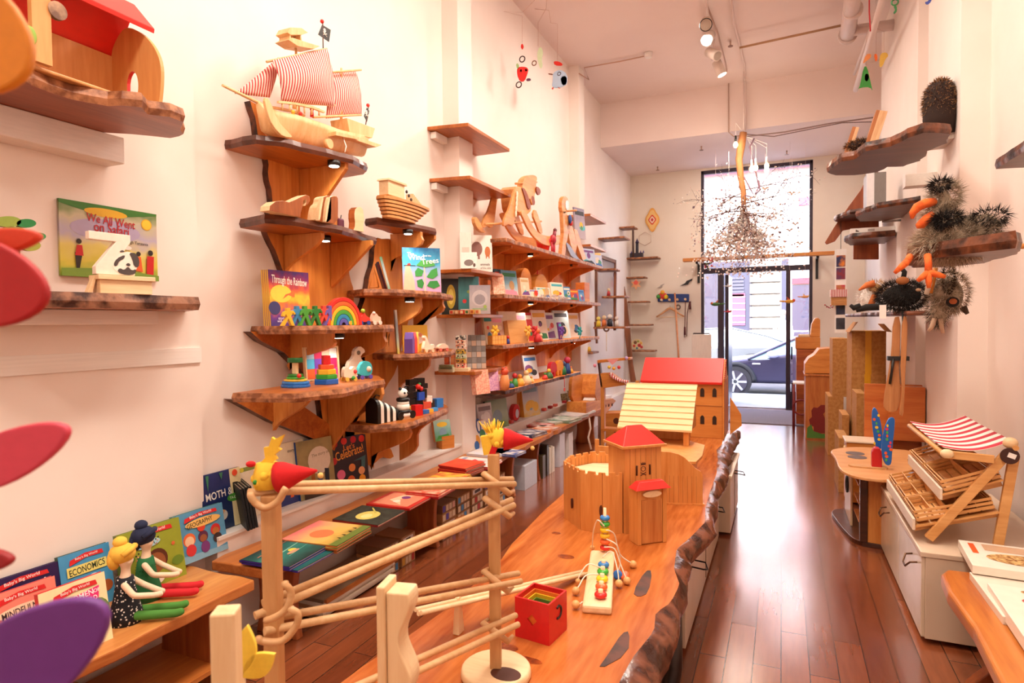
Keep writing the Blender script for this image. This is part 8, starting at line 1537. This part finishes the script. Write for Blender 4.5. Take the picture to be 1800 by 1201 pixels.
# ================================================================ board books and dolls on the near bench
z = .42
BR = 'd8282a'
def bb_(l, t_, r, b, label, bg_, title, art, x, z=z, **k):
    kk = dict(rz=88, lean=10, x=x, z=z, th=.02); kk.update(k); rib = [('p',[(.18,.80),(.5,.87),(.86,.86),(.84,.93),(.5,.95),(.2,.89)], BR),('t',.52,.895,.44, 'ffe8e0', "Baby's Big World",3)]
    return book(l, r, t_, b, label, bg_, art+rib+title, **kk)
bb_(317,880,403,983, 'blue geography board book with three children on the ledge end', P('5a9ac0',.3),[('e',.55,.74,.36,.09, 'f0c06a'),('t',.48,.74,.52, '2a2a20', 'GEOGRAPHY',4,1.3)],[('p',[(0,0),(1,0),(1,.1),(0,.16)], '8ab8d0'),('c',.25,.45,.12, 'e8703a'),('c',.25,.42,.09, 'f0c8a0'),('e',.26,.24,.1,.12, 'd83a3a'),('c',.52,.44,.1, '5a2a4a'),('c',.52,.40,.07, '9a5a3a'),('e',.54,.22,.09,.12, '7a3a7a'),('c',.78,.5,.1, 'c82a2a'),('c',.78,.46,.07, 'b8703a'),('e',.8,.32,.09,.1, '3a2a2a'),('c',.5,.64,.08, 'd8402a')],-2.43,.435, spine='3a7a78', h=.222)
bb_(221,905,330,1008, 'olive yoga board book with a brown-haired child', P('98a234',.3),[('e',.42,.73,.22,.07, 'a8d0d8'),('t',.42,.73,.26, '2a4a5a', 'YOGA',2,1.2)],[('c',.56,.42,.17, '5a2a14'),('c',.54,.38,.15, '9a5a30'),('e',.52,.12,.12,.09, 'f0e8dc'),('e',.12,.55,.1,.06, '5a7a2a'),('e',.88,.3,.1,.08, '6a8a2a'),('c',.84,.6,.03, 'd86a3a')],-2.38,.42, spine='6a7a2a')
bb_(224,893,318,930, 'blue board book mostly hidden behind the yoga book', P('3a7ab8',.3),[],[],-2.46,.50)
bb_(116,938,205,1040, 'light blue economics board book with wheels', P('4a98c8',.3),[('r',.12,.62,.9,.78, 'e8dc7a'),('t',.51,.70,.70, '2a3a2a', 'ECONOMICS',3,1.5)],[('c',.22,.42,.14, 'd8e8f0'),('c',.22,.42,.1, '4a98c8'),('c',.62,.46,.14, 'd8e8f0'),('c',.62,.46,.1, '4a98c8'),('c',.85,.3,.12, 'a8582a')],-2.42,.42, spine='2a4a3a')
bb_(-25,970,118,1075, 'dark purple space board book at the back of the near bench', P('2a1c4e',.3),[],[('e',.86,.55,.1,.05, 'e8a83a'),('c',.3,.7,.01, 'f0f0f0'),('c',.8,.8,.012, 'f0f0f0'),('c',.7,.7,.01, 'f0f0f0')],-2.43,.42, spine='2a1c4e')
bb_(-20,1010,112,1120, 'coral pink mindfulness board book at the left edge', P('f08a78',.3),[('e',.55,.66,.38,.09, 'f6d8b8'),('t',.55,.66,.62, '3a2a2a', 'MINDFULNESS',3,1.5)],[('c',.8,.38,.18, '8a1c20'),('c',.78,.30,.15, 'f0c098'),('c',.15,.5,.05, '8a8ac0')],-2.30,.42, spine='c84a4a')
bb_(84,985,200,1104, 'cream board book about women of the world in front of the coral one', P('f4e4b0',.3),[('p',[(.3,.6),(.85,.66),(.88,.84),(.32,.78)], 'e8307a'),('t',.56,.77,.44, 'ffffff', 'WOMEN',4,1.1),('t',.58,.67,.5, 'ffffff', 'THE WORLD',4,1.3),('t',.83,.78,.1, 'ffffff', 'OF')],[('e',.8,.45,.22,.22, '6a8a2a'),('c',.84,.4,.11, '3a1c14'),('c',.84,.36,.09, 'c88a5a'),('c',.5,.4,.14, 'e8603a'),('c',.4,.25,.1, '4a7ac8')],-2.13,.42, spine='c82a2a')
# dolls
def doll(label, px, py, x, hair, dress, legs, rz, dress2=None, s=1.0):
    o = at(px, py, z=.42); t = T('rag_doll', label, 'rag doll', o, rz); t.scale = (1.1,)*3; SK = P('f2d4b4',.8)
    skin('body',[(0,0,.06,.034,.028),(0,0,.13,.030,.024),(0,-.002,.165,.014),(0,-.004,.185,.014),(0,-.004,.217,.040,.037)],[(0,1),(1,2),(2,3),(3,4)], t, SK)
    B().lathe([(.052,0),(.050,.03),(.036,.08),(.030,.12),(.026,.15),(.0,.155)], dress,(0,0,0),18).out('dress', t)
    if dress2: q = B(); spiky(q,(0,0,.1),(.03,.028,.05),500,.008,[dress2],.0025,0,3); q.out('sweater', t)
    for sx in (-1,1):
        skin('leg',[(sx*.022,-.02,.025,.016),(sx*.026,-.09,.022,.0155),(sx*.03,-.165,.02,.014),(sx*.032,-.185,.028,.013)],[(0,1),(1,2),(2,3)], t, legs)
        skin('arm',[(sx*.028,0,.14,.011),(sx*.048,-.04,.10,.0105),(sx*.02,-.095,.085,.010),(sx*.006,-.115,.084,.010)],[(0,1),(1,2),(2,3)], t, SK)
    q = B(); q.ball((0,.006,.23),(.040,.040,.034), hair,14,10); q.ball((0,.03,.212),(.034,.02,.036), hair,12,8); q.ball((.0,.012,.268),(.022,.022,.018), hair,12,8)
    q.tube([(-.038,-.006,.232),(-.018,-.026,.246),(.018,-.026,.246),(.038,-.006,.232)],.010, hair,8); q.out('hair', t)
    B().ball((-.012,-.039,.218),.003, BLACK,6,4).ball((.012,-.039,.218),.003, BLACK,6,4).ball((0,-.041,.21),.003, P('d89a7a'),6,4).tube([(-.007,-.036,.200),(0,-.037,.198),(.007,-.036,.200)],.001, P('c84a4a'),5).out('face', t); return t
dotm, tn, bn_ = base('dotted_cloth',.85); v_ = tn.nodes.new('ShaderNodeTexVoronoi'); v_.inputs['Scale'].default_value = 95; tc_ = tn.nodes.new('ShaderNodeTexCoord'); tn.links.new(tc_.outputs['Object'], v_.inputs[0]); g_ = tn.nodes.new('ShaderNodeMath'); g_.operation = 'LESS_THAN'; g_.inputs[1].default_value = .26; tn.links.new(v_.outputs['Distance'], g_.inputs[0]); mx_ = tn.nodes.new('ShaderNodeMix'); mx_.data_type = 'RGBA'; mx_.inputs[6].default_value = rgb('14161e'); mx_.inputs[7].default_value = rgb('f0ece4'); tn.links.new(g_.outputs[0], mx_.inputs[0]); tn.links.new(mx_.outputs[2], bn_.inputs['Base Color'])
doll('yellow-haired rag doll in a black dotted dress with green legs',222,1092,-2.12, P('f2c04a',.85), dotm, P('4a8a34',.85),128); doll('dark-haired rag doll in green with red legs behind the yellow-haired one',258,1052,-2.20, P('1c2444',.85), P('1e6a3a',.85), P('d0202a',.85),125, P('2a7a3a',.9))
# ================================================================ upper left: stable and safari shelf
zt = 2.306; X = -2.35; st = T('toy_stable', 'large wooden toy stable with red roof and arched side on the top left shelf', 'toy stable', AX(140,165,-2.33, zt),90); O = st.location; PLY = WD('c88748', 'e0a566',4,.45, 'z')
def y_(px, X): return at(px,560, x=X).y-O.y
Yr = 1.64-O.y; Yl = Yr-.60
g9 = lambda px, py: (O.x-at(px, py, y=1.64).x, at(px, py, y=1.64).z-O.z)
B().b2((Yl,-.20,0),(Yr+.07,.13,.012), PLY).out('base', st,.004)
def sidewall(x0, name):
    outer = smooth_poly([(g9(193,165)[0],.012), g9(193,100), g9(205,66), g9(222,45), g9(250,58), g9(270,80), g9(283,110), g9(283,150),(g9(277,187)[0],.012)],2); cx, cz = g9(233,152); rx, rz_ = .033,.058; n = len(outer)
    ang = [atan2(p[1]-cz, p[0]-cx) for p in outer]; inner = [(cx+rx*cos(a), cz+rz_*sin(a)) for a in ang]; vs = [(x0, *p) for p in outer]+[(x0, *p) for p in inner]+[(x0+.014, *p) for p in outer]+[(x0+.014, *p) for p in inner]; F_ = []
    for i in range(n): j = (i+1) % n; F_ += [(i, j, n+j, n+i),(2*n+i,3*n+i,3*n+j,2*n+j),(i,2*n+i,2*n+j, j)]
    w = B().add(vs, F_, PLY).out(name, st); B().add(vs,[(n+i, n+(i+1) % n,3*n+(i+1) % n,3*n+i) for i in range(n)], P('c8281e')).out('window_rim', w)
sidewall(Yr, 'side_wall'); sidewall(Yl, 'side_wall'); yb0, zb0 = g9(193,100)
q = B(); w1 = y_(143,-2.47); w0 = w1-.2; q.b2((Yl, yb0-.012,.012),(w0, yb0, zb0), PLY); q.b2((w1, yb0-.012,.012),(Yr, yb0, zb0), PLY); q.b2((w0, yb0-.012,.13),(w1, yb0, zb0), PLY); q.out('back_wall', st)
q = B(); ey_, ez_ = g9(256,52); q.prism([(yb0, zb0),(yb0+.01, zb0+.02),(ey_+.10, ez_+.13),(ey_-.012, ez_+.012),(ey_-.008, ez_-.006),(ey_+.10, ez_+.11)], Yl-.03, Yr+.03, RED, 'x'); q.out('roof', st,.003)
q = B(); a = YZ(92,22,-2.12, O); q.cyl((a[0],-.24, a[1]),(a[0],-.225, a[1]),.028, None, MT('6a4a3a', 'b89070',20),16); q.out('wood_disc', st)
q = B(); a = YZ(62,100,-2.12, O); q.b2((a[0]-.02,-.235,.012),(a[0]+.035,-.215,.36), PLY); q.ball((a[0]-.03,-.24,.08),(.02,.004,.03), P('8ab03a')); q.out('front_post', st)
# safari book and letter puzzle
book(113,283,364,490, 'yellow-green safari picture book fixed on the near left wall behind the letter', GR(['8aa83a', 'd8c84a', 'e0d078', 'b8b0c8', 'c8c0a0', '4a7a2a']),[('e',.45,.66,.36,.15, 'b4a8c8'),('p',[(0,.95),(0,1),(1,1),(1,.97),(.5,.85),(.2,.9)], '3a7a2a'),('e',.45,.9,.22,.06, 'e0b02a'),('c',.88,.82,.06, 'e8b02a'),('c',.88,.82,.05, 'f0cf3a'),('t',.5,.80,.5, 'b82028', 'We All Went',-2,1.3),('t',.5,.69,.36, 'b82028', 'on Safari',-2,1.3),('t',.74,.53,.3, '3a2a20', 'through Tanzania',-1),('p',[(.14,.1),(.17,.1),(.2,.3),(.13,.32)], '2a1c18'),('p',[(.13,.28),(.21,.28),(.2,.42),(.15,.42)], 'c82020'),('c',.17,.47,.025, '2a1c18'),('p',[(.72,.14),(.82,.12),(.80,.34),(.75,.34)], 'e0602a'),('c',.775,.38,.025, '2a1c18'),('p',[(.86,.08),(.94,.08),(.95,.36),(.87,.36)], 'c8201c'),('c',.91,.41,.03, '2a1c18'),('e',.65,.45,.05,.03, 'f0ece0'),('p',[(0,0),(1,0),(1,.08),(.5,.14),(0,.1)], '7a9a3a')], rz=90, lean=0, x=-2.50, th=.008)
o = AX(190,520,-2.30,1.623); k = mpp(o); t = T('letter_z_puzzle', 'white wooden letter Z with a panda jigsaw on a wooden wedge stand', 'puzzle', o,80)
B().prism([(-20*k,0),(66*k,0),(66*k,24*k),(-20*k,24*k)],-.04,.02, PALE, 'y').prism([(-36*k,0),(-28*k,0),(-20*k,32*k),(-24*k,32*k)],-.02,.01, PALE, 'y').b2((-24*k,-.05,24*k),(70*k,.03,32*k), PALE).out('stand', t,.002)
zp = [(-26,33),(36,33),(40,45),(26,52),(36,90),(36,104),(-34,106),(-34,92),(10,88),(-26,44)]; zp = [(-25,33),(36,33),(30,60),(20,70),(34,92),(36,104),(-34,106),(-33,92),(12,88),(-25,45)]
zl = B().prism([(a*k, b*k) for a, b in [(-25,33),(38,33),(38,46),(2,47),(32,92),(32,105),(-34,106),(-34,92),(8,91),(-25,46)]],-.035,-.005, P('f6e6d4',.5), 'y').out('letter', t,.002)
B().prism(smooth_poly([(a*k, b*k) for a, b in [(0,50),(8,66),(22,76),(38,74),(46,62),(42,46),(30,36),(12,36),(4,42)]],1),-.036,-.012, P('f8ecdc'), 'y').out('jigsaw_piece', zl)
GY = P('4a403e'); q = B()
for pts in ([(2,50),(8,62),(22,70),(20,62),(12,58),(8,48)],[(28,74),(40,74),(46,62),(44,48),(36,50),(34,62)],[(8,38),(12,46),(20,42),(26,50),(32,42),(40,46),(38,36),(24,33)],[(12,74),(18,78),(22,74)],[(22,52),(27,56),(31,52),(27,49)]): q.prism(smooth_poly([(a*k, b*k) for a, b in pts],1),-.0375,-.0355, GY, 'y')
q.out('panda_patches', zl)
t = T('wooden_tree', 'flat painted green wooden tree behind the red petal at the left edge', 'wooden toy', AX(25,440,-2.3,1.623),90); O = t.location
for c, r, h in (((12,390),(24,10), '8a9a3a'),((44,393),(18,8), '1c7a3a'),((66,416),(13,7), '1c8a4a'),((52,432),(18,10), '9a9a3a'),((20,410),(26,12), '6a8a34')):
    q = B(); shape(q,[(c[0]+r[0]*cos(a*pi/5), c[1]+r[1]*sin(a*pi/5)) for a in range(10)], O,-2.3,-.008,.008, P(h)); q.out('foliage', t)
q = B(); a = YZ(20,420,-2.3, O); q.b2((a[0]-.02,-.008,0),(a[0]+.02,.008, a[1]+.02), P('6a4a2a')); q.out('trunk', t)
# ================================================================ far left corner
def fs(label, a, b, X0, X1, z, mat=SLABY, th=.03):
    ya_, yb_ = at(a,560, x=X1).y, at(b,560, x=X1).y; return slab('live_edge_shelf', label, z, th,[(X0, ya_),(X1, ya_+.05),(X1, yb_),(X0, yb_)], WD('5a2a1a', '8a4a30',4,.4, 'y'), EDG,.01, int(a))
q = B()
def endshelf(label, l, r, py, y=11.0, dep=.3, th=.03, rag=.01, mat=None):
    a = at(l, py, y=y); b = at(r, py, y=y); zz_ = a.z; return slab('live_edge_shelf', label, zz_, th,[(a.x, y-dep/2),(b.x, y-dep/2),(b.x, y+dep/2),(a.x, y+dep/2)], mat or WD('5a2a1a', '8a4a30',4,.4), EDG, rag, int(l))
e1_ = endshelf('small dark live-edge shelf high in the far left corner',1078,1118,405,10.6); e2_ = endshelf('second dark live-edge shelf in the far left corner, lower and nearer',1040,1103,425,9.3,.35); e3_ = endshelf('long brown live-edge shelf on the far wall holding a black toy castle',1095,1159,458,11.15,.3)
for i,(l, r, py) in enumerate(((1100,1136,491),(1106,1141,533),(1108,1147,573),(1108,1153,618))): endshelf(('highest', 'second', 'third', 'lowest')[i]+' of the four brown boards right of the leaning ladder post', l, r, py,11.1,.26)
for i,(l, r, py) in enumerate(((1050,1086,478),(1062,1102,525),(1048,1104,578),(1006,1048,621))): endshelf(('highest', 'second', 'third', 'lowest')[i]+' of the boards in front of the framed mirror', l, r, py,8.7,.3)
q = B(); PST = WD('6a3a20', '9a5c38',4,.5, 'z')
for pts, y, lab in (([(1086,477),(1092,475),(1100,520),(1106,570),(1112,640),(1118,672),(1108,672),(1102,620),(1096,570),(1090,520)],10.8, 'tall leaning ladder-like post in the far left corner'),([(1079,478),(1083,478),(1082,581),(1078,581)],8.7, 'thin upright post beside the framed mirror'),([(1044,566),(1048,566),(1050,604),(1047,604)],8.7, 'short dark post under the shelf with small animals')):
    o = at(pts[0][0], pts[-1][1], y=y); S(B().prism([(at(a, b, y=y).x-o.x, at(a, b, y=y).z-o.z) for a, b in pts],0,.05, PST, 'y'), 'shelf_post', lab, 'post', o, bevel=.004)
q = B(); mz0, mz1 = at(1060,565, x=-2.54).z, at(1060,450, x=-2.54).z; ym0, ym1 = at(1048,500, x=-2.54).y, at(1082,500, x=-2.54).y
t = T('framed_mirror', 'brown framed mirror on the left wall beyond the second pier', 'mirror',(XL+.002,(ym0+ym1)/2,(mz0+mz1)/2)); hy_, hz_ = (ym1-ym0)/2,(mz1-mz0)/2; q = B()
for a in ((-hy_,-hy_+.05,-hz_, hz_),(hy_-.05, hy_,-hz_, hz_),(-hy_, hy_,-hz_,-hz_+.05),(-hy_, hy_, hz_-.05, hz_)): q.b2((0, a[0], a[2]),(.03, a[1], a[3]), P('8a5a42'))
q.out('frame', t,.003); B().b2((0,-hy_+.05,-hz_+.05),(.008, hy_-.05, hz_-.05), P('c8c8d4',.15,.6)).out('glass', t)
pk(1046,440,1060,470,-2.35, at(1050,478, y=8.7).z+.031, 'pale grey picture book on the highest board by the mirror', 'c8c4d0',201)
t = T('toy_castle', 'small black toy castle with purple spires on the far brown shelf', 'toy castle', at(1120,452, y=11.1)); t.location.z = e3_.location.z+.031; k = mpp(t.location); B().b2((-12*k,-.05,0),(10*k,.06,8*k), P('2a2430')).cyl((0,0,0),(0,0,26*k),2.5*k, None, P('2a2430'),8).cyl((0,0,26*k),(0,0,34*k),3.5*k,0.001, P('3a2a50'),8).out('keep', t)
for a in (-10,6,11): B().cyl((a*k,0,8*k),(a*k,0,13*k),1.6*k,0.001, P('5a4a90'),8).out('spire', t)
S(B().cyl((0,0,0),(0,0,.52),.018, None, P('5a4038')), 'pepper_mill', 'thin dark turned rod standing left of the black toy castle', 'toy',(at(1113,452, y=11.05).x,11.05, e3_.location.z+.031))
t = T('face_palette', 'round cream wooden face with red berries on the lowest far board', 'wooden toy', at(1120,616, y=11.05)); t.location.z = at(1130,618, y=11.1).z+.031; k = mpp(t.location); B().prism([(a, b+9.5*k) for a, b in ngon(0,0,10*k,9.5*k,22)],-.01,.01, P('f0d8a8'), 'y').out('disc', t,.003)
for a, b, r, h in ((-3,13,3, '8a5a3a'),(4,8,3, 'c8303a'),(-5,7,2.5, 'd8503a'),(2,15,2, 'a8b04a'),(7,12,2, 'e8b04a'),(8,5,2.5, 'c83a3a'),(0,3,2, '4a8a9a')): q = B(); q.ball((a*k,-.012, b*k),(r*k,.006, r*k), P(h)); q.out('berry', t)
t = T('star_ornament', 'orange star ornament with a red heart hung from the far boards', 'ornament', at(1118,500, y=10.8)); k = mpp(t.location); B().prism(star(0,0,10*k,6,.5),-.006,.006, P('e0a070'), 'y').prism(ngon(0,3*k,4*k,4*k,10),-.012,-.006, P('e05a4a'), 'y').out('star', t); B().tube([(0,0,0),(0,0,.12)],.002, FL2,4).out('string', t)
# small objects on the mirror boards
zz1 = at(1075,578, y=8.7).z+.031; zz2 = at(1060,525, y=8.7).z+.031; zz3 = at(1027,621, y=8.7).z+.031
def fg(px, y, z, h, c, hd, lab, w=.5): o = at(px,560, y=y); o.z = z; k = mpp(o); t = T('wooden_figure', lab, 'toy figure', o); B().lathe([(0,0),(w*h*k*.5,0),(w*h*k*.4, h*k*.5),(0, h*k*.68)], P(c), n=10).out('body', t); B().ball((0,0, h*k*.8), h*k*.2, P(hd),8,6).out('head', t)
fg(1070,8.65, zz2,14, 'b82a2a', 'e8c8a0', 'small red figure on the second board by the mirror'); fg(1052,8.65, zz1,18, 'e8c83a', 'e8d86a', 'yellow figure on the third board by the mirror'); fg(1062,8.65, zz1,20, 'd8723a', 'e8c8a0', 'orange figure on the third board by the mirror'); fg(1072,8.65, zz1,22, '2a2a34', 'e8e4e0', 'black and white figure on the third board by the mirror'); fg(1084,8.65, zz1,18, 'e8e0d8', 'd8c8c0', 'white figure on the third board by the mirror'); fg(1016,8.6, zz3,12, 'e8b03a', 'f0c84a', 'yellow flower-like toy on the lowest board by the mirror',.9); fg(1032,8.6, zz3,15, 'f0c04a', 'e8a83a', 'golden crown-like toy on the lowest board by the mirror',1.0)
S(B().tube([(0,0,0),(0,0,-.28)],.005, PALE).ring((0,0,.04),.035,.012, P('7a5a48'), RX(90)), 'wooden_ring', 'dark ring with cord hanging below the third mirror board', 'toy', at(1066,583, y=8.6))
# flag-hung puppet theatre frame and painted cabinet behind the doll house
fr = T('puppet_stand', 'wooden stand with slanted front, pink pennant and small hanging toys behind the stable', 'toy stand', at(1060,660, y=6.9)); O = fr.location; Ly = 6.9
def fz(px, py): p = at(px, py, y=Ly); return (p.x-O.x, p.z-O.z)
B().prism([fz(*p) for p in [(1057,656),(1075,655),(1100,673),(1104,676),(1062,682)]],-.05,.05, OAK, 'y').out('sloped_front', fr,.004); B().prism([fz(*p) for p in [(1052,633),(1110,628),(1110,632),(1053,638)]],-.06,.06, OAK, 'y').prism([fz(*p) for p in [(1051,636),(1055,636),(1060,680),(1057,680)]],-.03,.03, P('4a2a1c'), 'y').out('frame', fr,.002)
B().prism([fz(*p) for p in [(1070,632),(1090,631),(1079,641)]],-.07,-.062, P('f0a0a0'), 'y').out('pennant', fr)
for a, b, c in ((1074,645, 'e8c03a'),(1082,647, 'e8a02a'),(1091,645, 'd83a3a'),(1049,642, 'e88aa0'),(1104,629, 'c8a8d8')): p = fz(a, b); B().ball((p[0],-.08, p[1]),.02, P(c),8,6).out('hanging_ball', fr)
B().tube([(fz(a, b)[0],-.08, fz(a, b)[1]) for a, b in ((1076,655),(1080,662),(1092,668),(1108,671))],[.02,.018,.016,.02], STR('c82a2a', 'f4ece4',40,0),8).out('striped_snake', fr)
for xx in (.0,.40): B().b2((xx-.02,-.03,-O.z),(xx+.02,.03,-.05), OAKZ).out('post', fr)
B().b2((-.02,-.04,-O.z+.25),(.42,.10,-O.z+.28), OAK).out('lower_shelf', fr)
ca_ = T('toy_stove', 'small wooden play cabinet with dark rounds near the far end of the bench', 'toy cabinet', at(1078,770, z=0),25); B().b2((-.16,0,0),(.16,.25,.32), OAK).out('body', ca_,.004)
for zz_ in (.1,.22): B().cyl((.04,-.006, zz_),(.04,0, zz_),.04, None, P('5a2a14'),14).out('dark_round', ca_)
